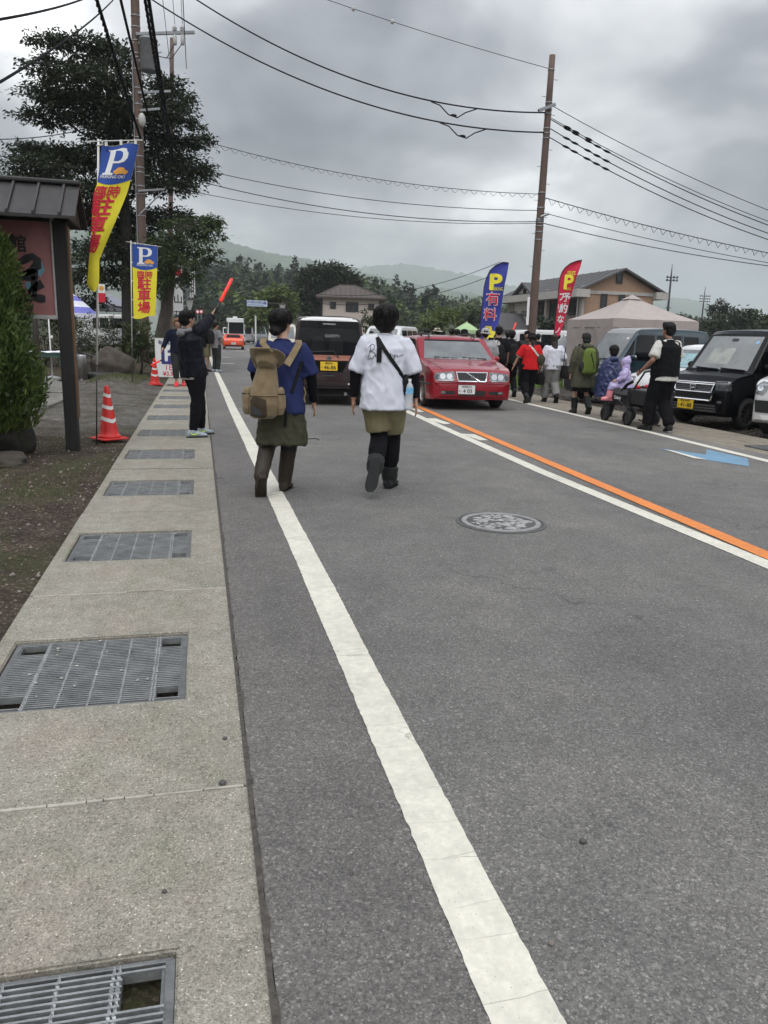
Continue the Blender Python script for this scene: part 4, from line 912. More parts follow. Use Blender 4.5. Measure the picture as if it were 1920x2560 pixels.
# the brown van driving ahead (seen from behind)
def brown_van():
    p = (G(748, 1001) + G(893, 1002)) / 2; L = 3.395; H = 1.79
    top = [(0, .65), (.03, .82), (.1, .9), (.6, 1.02), (.64, 1.05), (1.15, H - .1), (1.3, H - .03), (2., H), (L - .35, H), (L - .14, H - .02), (L - .1, H - .07), (L - .045, 1.3), (L - .025, .95), (L, .8), (L, .5)]
    sh = car_shell(L, 1.475, top, [(0, .8), (.5, .98), (L, 1.0)], [(0, .3), (.1, .24), (L - .15, .3), (L, .42)], .11, (.66, L - .42), .29, [(0, .93), (.12, .985), (.4, 1), (L - .2, 1), (L, .985)], rc=.09)
    c = Car('van', 'dark brown boxy van with yellow plate driving away in the middle of the road', (p.x + .02, p.y + L / 2 - 1.35, 0), R(-8), L, 1.475, 'paint_brown', sh, (.66, L - .42), .285)
    pr = 'rear'
    c.put('roof', rrect(0, -.05, 1.16, 2.6, .12), 'top', 'paint_white', .008)
    c.put('roof_edge', [(-.5, H - .0), (.5, H - .0), (.585, H - .075), (-.585, H - .075)], pr, 'paint_white', .035)
    c.put('spoiler', [(-.585, H - .07), (.585, H - .07), (.61, H - .2), (-.61, H - .2)], pr, 'paint_black', .03)
    c.put('brake_light', rrect(0, H - .135, .26, .025, .01), pr, 'lamp_clear', .04)
    c.put('rear_screen', [(-.6, H - .19), (.6, H - .19), (.69, 1.12), (.55, 1.04), (-.55, 1.04), (-.69, 1.12)], pr, 'car_glass', .008)
    for x, z in ((-.22, 1.2), (.14, 1.2)):     # seat backs behind the dark glass
        c.put('seat_back', [(x - .15, 1.07), (x + .15, 1.07), (x + .13, 1.32), (x + .06, 1.41), (x - .06, 1.41), (x - .13, 1.32)], pr, mat('glass_shade', (.009, .0095, .0105), .06, 0, .1, 3, spec=.25), .0095)
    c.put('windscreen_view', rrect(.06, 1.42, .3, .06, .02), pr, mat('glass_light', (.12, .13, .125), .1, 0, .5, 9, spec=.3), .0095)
    for sd, x in ((-1, -.03), (1, .03)): pass
    wiper(c, (-.42, 1.09), (.1, 1.12), pr); wiper(c, (.09, 1.115), (.2, .99), pr)
    c.put('garnish', [(-.44, 1.035), (.44, 1.035), (.40, .93), (-.40, .93)], pr, 'paint_copper', .012)
    e = MB(); e.lathe([(.045, 0), (.045, .012), (.033, .014), (.033, 0)], 24, axis='Y'); yb = c.bv.ray_cast(VIEW[pr][0](0, .98), VIEW[pr][1])[0].y; e.box((0, .006, 0), (.125, .012, .022)); e.build('badge', 'chrome', c.t, loc=(0, yb - .03, .98))
    c.plate(pr, 0, .815, '46-86', '横浜581', 'い', 'plate_yellow')
    c.put('plate_recess', [(-.4, .925), (.4, .925), (.28, .7), (-.28, .7)], pr, 'paint_black', .004)
    c.sym('tail_lamp', [(.42, .92), (.735, .93), (.735, .7), (.3, .7)], pr, mat('lamp_smoke', (.03, .012, .012), .1, 0, .2, 9, coat=1.), .01)
    for x, s_ in ((-.56, 'ROOX'), (.56, 'STAR')):
        me = text_mesh(s_, .06, .002, .15); warp(me, lambda a, b, z: Vector((a + x, b + .77, 0))); c.put('lettering', me, pr, 'sticker_white', .014, 1.)
    c.put('handle_recess', rrect(0, .645, .22, .075, .025), pr, 'black_plastic', .008); c.line('handle', [(-.09, .668), (.09, .668)], pr, 'paint_brown', .016, .02); c.line('handle_trim', [(-.11, .62), (.11, .62)], pr, 'chrome', .004, .008)
    c.line('bumper_gap_shade', [(-.7, .49), (-.62, .52), (-.55, .475), (.55, .475), (.62, .52), (.7, .49)], pr, 'black_plastic', .006)
    c.line('tailgate_gap', [(-.66, .92), (-.64, .5)], pr, 'black_plastic', .005); c.line('tailgate_gap', [(.66, .92), (.64, .5)], pr, 'black_plastic', .005)
    c.put('sticker', rrect(.53, .6, .11, .022, .01), pr, 'sticker_blue', .008); c.put('reflector', rrect(.48, .46, .17, .032, .004), pr, 'sticker_white', .012)
    c.put('sticker', rrect(.655, 1.26, .06, .05, .024), pr, 'sticker_green', .012); c.put('sticker', rrect(.665, 1.19, .07, .05, .024), pr, 'sticker_blue', .012)
    c.put('lower_trim', [(-.68, .4), (.68, .4), (.66, .33), (.3, .33), (.25, .36), (-.25, .36), (-.3, .33), (-.66, .33)], pr, mat('trim_grey', (.09, .085, .085), .5), .01)
    c.add_wheels(.66, 5, 'alloy', .155)
    MB().tube([(.35, -L / 2 + .1, .26), (.35, -L / 2 - .03, .25)], .03, 8).build('exhaust', 'steel_wheel', c.t)
    b = 1.0
    for sd in ('left', 'right'):
        c.put('side_window', [(.6, b), (.5, H - .17), (-.3, H - .17), (-.3, b)], sd, 'car_glass'); c.put('side_window', [(-.38, b), (-.38, H - .17), (-1.5, H - .19), (-1.55, b + .08)], sd, 'car_glass')
    mirror(c, .73, .95, 1.12, 'paint_brown')
brown_van()

# the red estate car coming toward the camera
def red_estate():
    L, W = 4.72, 1.76
    top = [(0, .5), (.02, .56), (.06, .6), (.1, .76), (.16, .8), (.4, .86), (1.0, .955), (1.3, .99), (1.34, 1.01), (2.1, 1.42), (2.25, 1.46), (2.9, 1.485), (4.0, 1.46), (4.35, 1.43), (4.45, 1.35), (4.62, .95), (4.7, .8), (4.72, .55)]
    sh = car_shell(L, W, top, [(0, .6), (.3, .78), (1.2, .9), (3., .93), (L, .95)], [(0, .3), (.08, .22), (.5, .2), (L - .2, .22), (L, .34)], .15, (.92, 3.58), .315, [(0, .8), (.06, .9), (.2, .96), (.5, .99), (1., 1.), (4., 1.), (L, .93)], .03, .06)
    a = (G(1068, 1022) + G(1258, 1027)) / 2; h = R(180 - 1)
    c = Car('estate_car', 'dark red estate car with roof rails coming toward the camera', (5.62, 15.6 + L / 2 - .55, 0), R(175), L, W, 'paint_red', sh, (.92, 3.58), .315)
    f = 'front'; m = lambda pts: [(-x, z) for x, z in pts]
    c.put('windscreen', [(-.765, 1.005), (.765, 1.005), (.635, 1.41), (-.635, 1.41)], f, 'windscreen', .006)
    c.put('windscreen_shade', [(-.635, 1.41), (.635, 1.41), (.645, 1.378), (-.645, 1.378)], f, 'car_glass', .008)
    for x0 in (-.62, .02): wiper(c, (x0, 1.02), (x0 + .52, 1.04), f)
    c.put('grille', [(-.335, .785), (.335, .785), (.3, .61), (.28, .59), (-.28, .59), (-.3, .61)], f, 'chrome', .014, .05)
    gr = c.put('grille_mesh', [(-.312, .768), (.312, .768), (.282, .612), (-.282, .612)], f, 'black_plastic', .020, .05)
    for k in range(17): x = -.275 + k * .0344; c.line('grille_bar', [(x, .76), (x, .62)], f, 'alloy_dark', .004, .024)
    c.line('grille_slash', [(-.15, .6), (.13, .775)], f, 'chrome', .011, .03)
    e = MB(); e.lathe([(.032, 0), (.032, .012), (.022, .012), (.022, 0)], 16, axis='Y'); y = c.bv.ray_cast(VIEW[f][0](0, .69), VIEW[f][1])[0].y; e.build('badge', 'chrome', c.t, loc=(0, y + .03, .685))
    for s_ in (-1, 1):
        P = [(s_ * x, z) for x, z in ((.36, .775), (.42, .785), (.76, .752), (.8, .66), (.74, .6), (.42, .592), (.37, .62))]
        o = c.put('headlamp', P, f, 'lamp_clear', .008, .04)
        for x in (.47, .61): c.put('reflector', rrect(s_ * x, .688, .12, .115, .05), f, 'chrome', .0105, .05, o)
        c.put('indicator', [(s_ * x, z) for x, z in ((.7, .735), (.775, .70), (.79, .66), (.74, .62), (.71, .615))], f, 'lamp_dark', .0105, .05, o)
        c.put('fog_intake', rrect(s_ * .5, .365, .3, .07, .03), f, 'black_plastic', .006, .05); o = c.put('fog_lamp', rrect(s_ * .6, .368, .1, .055, .025), f, 'lamp_clear', .012, .05)
        MB().ell((0, 0, 0), (.02, .03, .012), 8, 6).build('lamp_washer', 'paint_red', c.t, loc=(s_ * .5, L / 2 - .05, .585))
        c.line('bumper_gap_shade', [(s_ * .8, .578), (s_ * .3, .582), (0, .582)], f, 'black_plastic', .007, .004)  # shadow line above the bumper, painted on as a black strip
        c.line('bumper_trim', [(s_ * .84, .55), (s_ * .3, .56), (0, .565)], f, 'paint_red', .012, .012)
        c.line('bonnet_gap', [(s_ * .78, .95 - .96 + 1.2), (s_ * .72, 1.5), (s_ * .6, 2.2)], 'top', 'black_plastic', .004)
        # roof rails
        mb = MB(); P = [(s_ * .52, .3, 1.46), (s_ * .53, .15, 1.53), (s_ * .535, -.6, 1.54), (s_ * .53, -1.4, 1.52), (s_ * .52, -1.6, 1.45)]; mb.tube(P, .018, 8); mb.box((s_ * .535, -.6, 1.5), (.03, .08, .07)); mb.build('roof_rail', 'black_plastic', c.t, True)
        sd = 'right' if s_ > 0 else 'left'
        c.put('front_window', [(.72, .99), (.12, 1.4), (-.18, 1.41), (-.18, .99)], sd, 'car_glass'); c.put('rear_window', [(-.24, .99), (-.24, 1.41), (-1.0, 1.4), (-1.05, .99)], sd, 'car_glass'); c.put('side_glass', [(-1.12, .99), (-1.1, 1.39), (-1.85, 1.36), (-2., 1.03)], sd, 'car_glass')
        c.line('side_trim', [(2.2, .52), (-2.2, .52)], sd, 'black_plastic', .02, .01); c.line('door_gap', [(.8, .3), (.85, .9)], sd, 'black_plastic', .005); c.line('door_gap', [(-.21, .3), (-.21, .95)], sd, 'black_plastic', .005)
    c.put('air_intake', [(-.28, .41), (.28, .41), (.3, .36), (.25, .31), (-.25, .31), (-.3, .36)], f, 'black_plastic', .006, .06)
    c.plate(f, .12, .43, '4 03', '世田谷312', 'む')
    c.put('plate_base', rrect(.12, .43, .38, .2, .01), f, 'black_plastic', .01)
    c.line('lip', [(-.72, .255), (0, .235), (.72, .255)], f, 'paint_red', .022, .01)
    mirror(c, .86, .72, 1.02, 'paint_red', .1, .13); c.add_wheels(.68, 5, 'alloy', .195)
red_estate()

# black tall kei van with chrome grille in the lot
def black_kei():
    c = kei('minivan', 'black box van with chrome grille and yellow plate parked at the lot edge', (0, 0, 0), 0, 'paint_black', 1.79)
    rz = R(90 + 17); n = Vector((8.86, 12.66, 0)); h = Vector((-sin(rz), cos(rz), 0)); c.t.location = n - h * (c.L / 2); c.t.location.z = -.03; c.t.rotation_euler = (0, 0, rz); f = 'front'
    c.put('grille_panel', [(-.42, .84), (.42, .84), (.42, .5), (-.42, .5)], f, 'black_plastic', .008, .05)
    for z in (.825, .795): c.line('chrome_bar', [(-.44, z), (.44, z)], f, 'chrome', .011, .022)
    c.line('chrome_frame', [(-.42, .78), (-.40, .68), (-.37, .655), (.37, .655), (.40, .68), (.42, .78)], f, 'chrome', .016, .024)
    c.line('chrome_frame', [(-.42, .6), (-.40, .53), (-.37, .51), (.37, .51), (.40, .53), (.42, .6)], f, 'chrome', .014, .022)
    for z in (.69, .72, .75): c.line('grille_bar', [(-.38, z), (.38, z)], f, 'alloy_dark', .006, .016)
    y = c.bv.ray_cast(VIEW[f][0](0, .72), VIEW[f][1])[0].y
    mb = MB()
    for P in ([(-.04, .045), (-.028, -.005), (-.03, -.05)], [(.04, .045), (.028, -.005), (.03, -.05)], [(-.028, -.004), (.028, -.004)]): mb.tube([(a, 0, b) for a, b in P], .009, 6)
    mb.tube([(-.055, 0, .055), (.055, 0, .055), (.045, 0, -.06), (-.045, 0, -.06)], .006, 6, closed=True); mb.build('badge', 'chrome', c.t, loc=(0, y + .035, .725))
    for s_ in (-1, 1):
        o = c.put('headlamp', [(s_ * x, z) for x, z in ((.44, .855), (.7, .865), (.735, .8), (.72, .7), (.47, .7))], f, 'lamp_dark', .01, .05)
        c.line('day_light', [(s_ * .44, .85), (s_ * .66, .86), (s_ * .7, .82)], f, 'lamp_clear', .013, .02)
        c.put('fog_lamp', rrect(s_ * .58, .5, .1, .04, .015), f, 'lamp_clear', .01, .05)
    c.put('lower_grille', [(-.5, .44), (.5, .44), (.55, .3), (-.55, .3)], f, 'black_plastic', .006, .06)
    for z in (.42, .37, .32): c.line('grille_bar', [(-.5, z), (.5, z)], f, 'alloy_dark', .005, .012)
    c.plate(f, .13, .42, '41-88', '富士山581', 'え', 'plate_yellow')
    for x0 in (-.55, .0): wiper(c, (x0, 1.06), (x0 + .5, 1.08), f)
    c.put('sticker', rrect(-.48, 1.56, .07, .06, .028), f, 'sticker_blue', .012); c.put('mirror_unit', rrect(0, 1.6, .14, .05, .02), f, 'black_plastic', .012)
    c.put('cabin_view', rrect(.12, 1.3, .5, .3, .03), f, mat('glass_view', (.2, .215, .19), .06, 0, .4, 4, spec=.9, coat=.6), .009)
    MB().tube([(-.38 + .16 * cos(a), c.L / 2 - 1.12, 1.14 + .07 * sin(a)) for a in np.linspace(0, 2 * pi, 13)[:-1]], .012, 6, closed=True).build('steering_wheel', 'black_plastic', c.t)
    c.add_wheels(.72, 10, 'alloy_dark', .155, 'twin'); return c
black_kei()
def teal_kei():
    c = kei('minivan', 'dark teal box van with round headlamps parked before the beige tent', (0, 0, 0), 0, 'paint_teal', 1.85, hood=1.02, face=.92)
    rz = R(90 + 7); n = Vector((9.25, 17.9, 0)); h = Vector((-sin(rz), cos(rz), 0)); c.t.location = n - h * (c.L / 2); c.t.location.z = -.03; c.t.rotation_euler = (0, 0, rz); f = 'front'
    for s_ in (-1, 1):
        o = c.put('headlamp', rrect(s_ * .53, .78, .27, .25, .12, 5), f, 'chrome', .02, .04); c.put('lens', rrect(s_ * .53, .78, .17, .17, .08, 5), f, 'lamp_dark', .028, .05, o); c.put('side_lamp', rrect(s_ * .66, .74, .1, .1, .045), f, 'lamp_clear', .024, .05, o)
    c.put('grille', rrect(0, .78, .7, .12, .05), f, 'black_plastic', .01); c.put('bumper', rrect(0, .47, 1.3, .26, .05), f, 'black_plastic', .015); c.plate(f, 0, .5, '12-34', '富士山580', 'あ', 'plate_yellow')
    for x0 in (-.55, .0): wiper(c, (x0, 1.08), (x0 + .5, 1.1), f)
    c.put('sticker', rrect(-.45, 1.6, .06, .06, .028), f, 'sticker_white', .012); c.put('roof', rrect(0, -.25, 1.12, 2.2, .1), 'top', mat('roof_grey', (.32, .33, .33), .35, .2, .1, 4, coat=.6), .006)
    c.add_wheels(.62, 8, 'steel_wheel', .155)
teal_kei()
def white_edge_car():
    c = kei('minivan', 'white van cut off by the right photo edge', (0, 0, 0), 0, 'paint_white', 1.7, 3.6, 1.6, hood=1.0, face=.9)
    rz = R(90 + 26); n = Vector((9.35, 10.55, 0)); h = Vector((-sin(rz), cos(rz), 0)); c.t.location = n - h * (c.L / 2); c.t.location.z = -.03; c.t.rotation_euler = (0, 0, rz); f = 'front'
    for s_ in (-1, 1):
        o = c.put('headlamp', [(s_ * x, z) for x, z in ((.48, .9), (.68, .93), (.76, .84), (.74, .72), (.6, .71))], f, 'lamp_clear', .012, .05); c.put('lens', rrect(s_ * .66, .82, .1, .09, .04), f, 'chrome', .018, .05, o); c.line('day_light', [(s_ * .6, .76), (s_ * .72, .77)], f, 'lamp_clear', .012, .02)
    c.put('grille', [(-.46, .86), (.46, .86), (.5, .72), (-.5, .72)], f, 'black_plastic', .01, .06); c.put('bumper_black', [(-.74, .62), (.74, .62), (.7, .42), (-.7, .42)], f, 'black_plastic', .01, .06)
    for z in (.8, .76): c.line('grille_bar', [(-.45, z), (.45, z)], f, 'chrome', .006, .016)
    c.put('skid_plate', [(-.6, .38), (.6, .38), (.55, .27), (-.55, .27)], f, 'plate_white', .025, .06); c.plate(f, 0, .54, '88-10', '富士山502', 'さ'); c.add_wheels(.66, 5, 'alloy', .17)
white_edge_car()
def hatch(name, label, nose, rz, pm, L=3.6, W=1.6, H=1.5, detail=True, group=None):
    top = [(0, .55), (.03, .62), (.1, .72), (.3, .82), (.85, .93), (.9, .95), (1.55, H - .1), (1.75, H - .03), (2.3, H), (L - .5, H - .05), (L - .3, H - .12), (L - .06, .95), (L, .55)]
    sh = car_shell(L, W, top, [(0, .65), (.5, .82), (L, .92)], [(0, .3), (.1, .22), (L - .1, .24), (L, .34)], .2, (.7, L - .6), .3, [(0, .8), (.1, .92), (.3, .98), (L - .3, 1), (L, .92)], .03, .09, ns=60)
    h = Vector((-sin(rz), cos(rz), 0)); p = Vector(nose) - h * (L / 2); c = Car(name, label, p, rz, L, W, pm, sh, (.7, L - .6), .29, group); f = 'front'
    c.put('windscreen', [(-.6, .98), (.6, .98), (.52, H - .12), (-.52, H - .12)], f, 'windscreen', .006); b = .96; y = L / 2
    for sd in ('left', 'right'):
        c.put('front_window', [(y - 1.15, b), (y - 1.62, H - .15), (y - 1.95, H - .12), (y - 1.95, b)], sd, 'car_glass'); c.put('rear_window', [(y - 2.02, b), (y - 2.02, H - .12), (y - 2.8, H - .18), (y - 3.0, b + .04)], sd, 'car_glass')
    for s_ in (-1, 1):
        o = c.put('headlamp', rrect(s_ * .56, .68, .24, .17, .08, 4), f, 'lamp_clear', .01, .05); c.put('lens', rrect(s_ * .56, .68, .11, .1, .05), f, 'chrome', .016, .05, o)
        c.put('tail_lamp', rrect(s_ * .66, .85, .14, .24, .04), 'rear', 'lamp_red', .01, .06)
    c.put('rear_screen', rrect(0, 1.15, 1.1, .36, .08), 'rear', 'car_glass'); c.put('grille', rrect(0, .52, .7, .1, .03), f, 'black_plastic', .008); mirror(c, .78, y - 1.25, 1.0, pm, .09, .12)
    c.plate(f, 0, .42, '52-07', '富士山501', 'た'); c.plate('rear', 0, .7, '52-07', '富士山501', 'た'); c.add_wheels(.64, 7, 'steel_wheel', .16); return c
hc = hatch('hatchback', 'small white hatchback between the teal van and the black van', (9.55, 15.3, -.03), R(90 + 14), 'paint_white')
hc.put('sunshade', [(-.5, 1.0), (.5, 1.0), (.42, 1.3), (-.42, 1.3)], 'front', mat('sunshade_foil', (.32, .48, .5), .3, .3, .5, 14), .009)

# ---- vehicles farther along the road and in the lot
def box_van(name, label, nose, rz, pm, L, W, H, rear=True, cat='van', hood=.5, nose_h=1.0, group=None, wr=.32, windows=3):
    top = [(0, .6), (.05, nose_h - .1), (.12, nose_h), (hood, nose_h + .12), (hood + .05, nose_h + .15), (hood + .65, H - .12), (hood + .85, H - .03), (L * .5, H), (L - .3, H), (L - .12, H - .05), (L - .04, nose_h + .2), (L, .6)]
    sh = car_shell(L, W, top, [(0, .8), (.5, nose_h), (L, nose_h + .05)], [(0, .34), (.1, .26), (L, .4)], .1, (.8, L - .8), wr, [(0, .92), (.15, .98), (.5, 1), (L, .98)], .02, .09, ns=50)
    h = Vector((-sin(rz), cos(rz), 0)); c = Car(name, label, Vector(nose) - h * (L / 2), rz, L, W, pm, sh, (.8, L - .8), wr, group, cat); w = W / 2; b = nose_h + .13; y = L / 2
    c.put('windscreen', [(-w * .8, b + .05), (w * .8, b + .05), (w * .75, H - .14), (-w * .75, H - .14)], 'front', 'windscreen', .006); c.put('rear_screen', rrect(0, (b + H) / 2 - .02, W * .78, H - b - .22, .07), 'rear', 'car_glass')
    for sd in ('left', 'right'):
        x0 = y - hood - .75; seg = (x0 + y - .25) / windows
        for k in range(windows): c.put('side_window', rrect(x0 - seg * (k + .5), (b + H) / 2 - .04, seg - .08, H - b - .28, .05), sd, 'car_glass')
    for s_ in (-1, 1):
        c.put('headlamp', rrect(s_ * w * .72, nose_h - .22, .28, .16, .06), 'front', 'lamp_clear', .01, .06); c.put('tail_lamp', rrect(s_ * w * .87, nose_h, .12, .3, .03), 'rear', 'lamp_red', .01, .06)
    c.put('grille', rrect(0, nose_h - .25, w, .12, .03), 'front', 'black_plastic', .008); c.plate('rear', 0, .62, '30-15', '富士山300', 'と'); c.plate('front', 0, .45, '30-15', '富士山300', 'と'); c.add_wheels(.6, 6, 'steel_wheel', .18); return c
def roadster():
    L, W = 3.92, 1.735; top = [(0, .5), (.08, .62), (.4, .74), (1.3, .86), (1.4, .88), (1.95, 1.17), (2.15, 1.22), (2.6, 1.22), (2.95, 1.08), (3.2, .93), (3.7, .9), (3.82, .86), (3.9, .7), (L, .5)]
    sh = car_shell(L, W, top, [(0, .55), (.5, .72), (L, .84)], [(0, .28), (.1, .2), (L - .1, .24), (L, .32)], .35, (.85, 3.15), .31, [(0, .7), (.3, .93), (.8, 1), (3., 1.), (3.6, .97), (L, .86)], .03, .09)
    p = G(586, 874); c = Car('sports_car', 'bright orange two seat sports car driving away down the road', (p.x, p.y + L / 2 - .2, 0), R(-2), L, W, 'paint_orange', sh, (.85, 3.15), .315); r_ = 'rear'
    c.put('rear_screen', [(-.5, 1.19), (.5, 1.19), (.6, .97), (-.6, .97)], r_, 'car_glass', .01); c.put('roof', rrect(0, -.42, 1.05, .55, .12), 'top', mat('soft_top', (.25, .1, .08), .6), .008)
    for s_ in (-1, 1): o = c.put('tail_lamp', rrect(s_ * .58, .76, .25, .12, .055, 4), r_, 'lamp_red', .012, .04); c.put('lens', rrect(s_ * .55, .76, .1, .09, .04, 4), r_, 'lamp_dark', .018, .04, o)
    c.put('diffuser', [(-.7, .38), (.7, .38), (.62, .27), (-.62, .27)], r_, 'black_plastic', .01, .06); c.plate(r_, 0, .5, '55-12', '富士山330', 'ろ')
    c.line('crease', [(-.75, .62), (0, .57), (.75, .62)], r_, 'paint_orange', .012); mirror(c, .84, .45, .92, 'paint_orange', .09, .11)
    for sd in ('left', 'right'): c.put('side_window', [(.45, .92), (.05, 1.14), (-.45, 1.14), (-.5, .9)], sd, 'car_glass')
    c.add_wheels(.7, 5, 'alloy_dark', .2)
roadster()
p = AT(637, 854, 100.); hv_ = box_van('van', 'silver passenger van standing beyond the orange sports car', (p.x + 1.3, 104, 0), R(-28), 'paint_silver', 5.2, 1.88, 2.25, windows=3)
p = AT(590, 850, 92.); cp = box_van('camper', 'white camper van ahead of the orange sports car', (p.x, 96, 0), 0, 'paint_white', 5., 2.1, 2.6, windows=2, wr=.34)
MB().box((0, .6, 2.72), (2.0, 2.6, .5)).build('overcab', 'paint_white', cp.t, bevel=.12); MB().box((0, .2, 3.05), (.5, .7, .22)).build('roof_hatch', 'plate_white', cp.t, bevel=.05)
p = AT(572, 850, 105.); box_van('van', 'distant white van at the left of the camper', (p.x, 108, 0), 0, 'paint_white', 4.4, 1.7, 1.95, group=None)
p = AT(683, 860, 40.); box_van('van', 'pale cream van partly behind the woman in blue', (p.x + .35, 38.5, 0), R(180 - 4), 'paint_cream', 3.4, 1.475, 1.9, wr=.28)
p = AT(918, 860, 38.); hatch('hatchback', 'dark car glimpsed between the brown van and the white shirt', (p.x + .9, 36, 0), R(178), 'paint_navy')
p = AT(905, 900, 27.); hatch('hatchback', 'white car nose peeking out beside the brown van', (p.x + .62, 24.5, 0), R(179), 'paint_white')
p = AT(1285, 830, 33.); box_van('van', 'long white van parked behind the blue feather flag', (p.x - 1.3, 33, -.05), R(84), 'paint_white', 4.4, 1.7, 1.95)
p = AT(1400, 850, 29.); box_van('van', 'white van parked behind the red feather flag', (p.x - .9, 28.4, -.05), R(96), 'paint_white', 3.4, 1.475, 1.85, wr=.28)
p = AT(300, 800, 46.); box_van('van', 'white van behind the hedge under the pale tent', (p.x - 2.6, 46, .2), R(88), 'paint_white', 4.2, 1.7, 1.95)
p = AT(1080, 860, 30.); box_van('van', 'dark windowed white van roof beyond the white shirt', (p.x - 1.6, 33, 0), R(150), 'paint_white', 4.2, 1.7, 1.9)
# ================================================================== left side: sign, banners, cones, pole ...
mat('black_wood', (.012, .0115, .011), .7, 0, .4, 14, .5, 60, stretch=(1, 1, .15)); mat('brown_wood', (.13, .07, .035), .75, 0, .35, 14, .4, 60, stretch=(1, 1, .15)); mat('roof_metal', (.035, .033, .034), .5, .3, .3, 7, .2, 50)
mat('sign_pink', (.3, .125, .122), .6, 0, .14, 5, .1, 60); mat('brush_ink', (.008, .008, .01), .5); mat('brush_blue', (.12, .27, .33), .55, 0, .3, 12); mat('sign_frame', (.42, .42, .4), .5, .3, .2, 12)
mat('cone_red', (.62, .026, .022), .45, 0, .15, 7, .1, 40); mat('cone_band', (.72, .72, .7), .4, 0, .08, 12); mat('pole_white', (.72, .72, .7), .4, 0, .08, 10); mat('pole_rod', (.08, .075, .07), .5, .6, .3, 10)
mat('cloth_blue', (.025, .075, .34), .75, 0, .12, 4); mat('cloth_yellow', (.78, .68, .035), .75, 0, .07, 4); mat('print_red', (.6, .018, .045), .7, 0, .08, 6); mat('print_white', (.78, .78, .78), .7, 0, .06, 6); mat('print_orange', (.72, .35, .06), .7, 0, .15, 8); mat('print_yellow', (.8, .7, .04), .7, 0, .06, 6); mat('print_navy', (.03, .035, .18), .6, 0, .06, 6)
mat('pole_brown', (.115, .075, .06), .75, 0, .25, 5, .3, 40, stretch=(1, 1, .25)); mat('steel_grey', (.28, .29, .3), .45, .6, .2, 8); mat('transformer_grey', (.24, .25, .26), .5, .2, .15, 5); mat('cable_black', (.008, .008, .009), .8, spec=.1); mat('cable_grey', (.02, .019, .024), .8, spec=.1); mat('insulator', (.45, .45, .43), .3)
mat('plastic_green', (.04, .085, .075), .5, 0, .2, 8); mat('white_cloth', (.72, .73, .78), .8, 0, .08, 7); mat('stainless', (.42, .42, .43), .28, .95, .15, 5, stretch=(6, 6, .3)); mat('board_white', (.75, .75, .75), .5, 0, .05, 6)
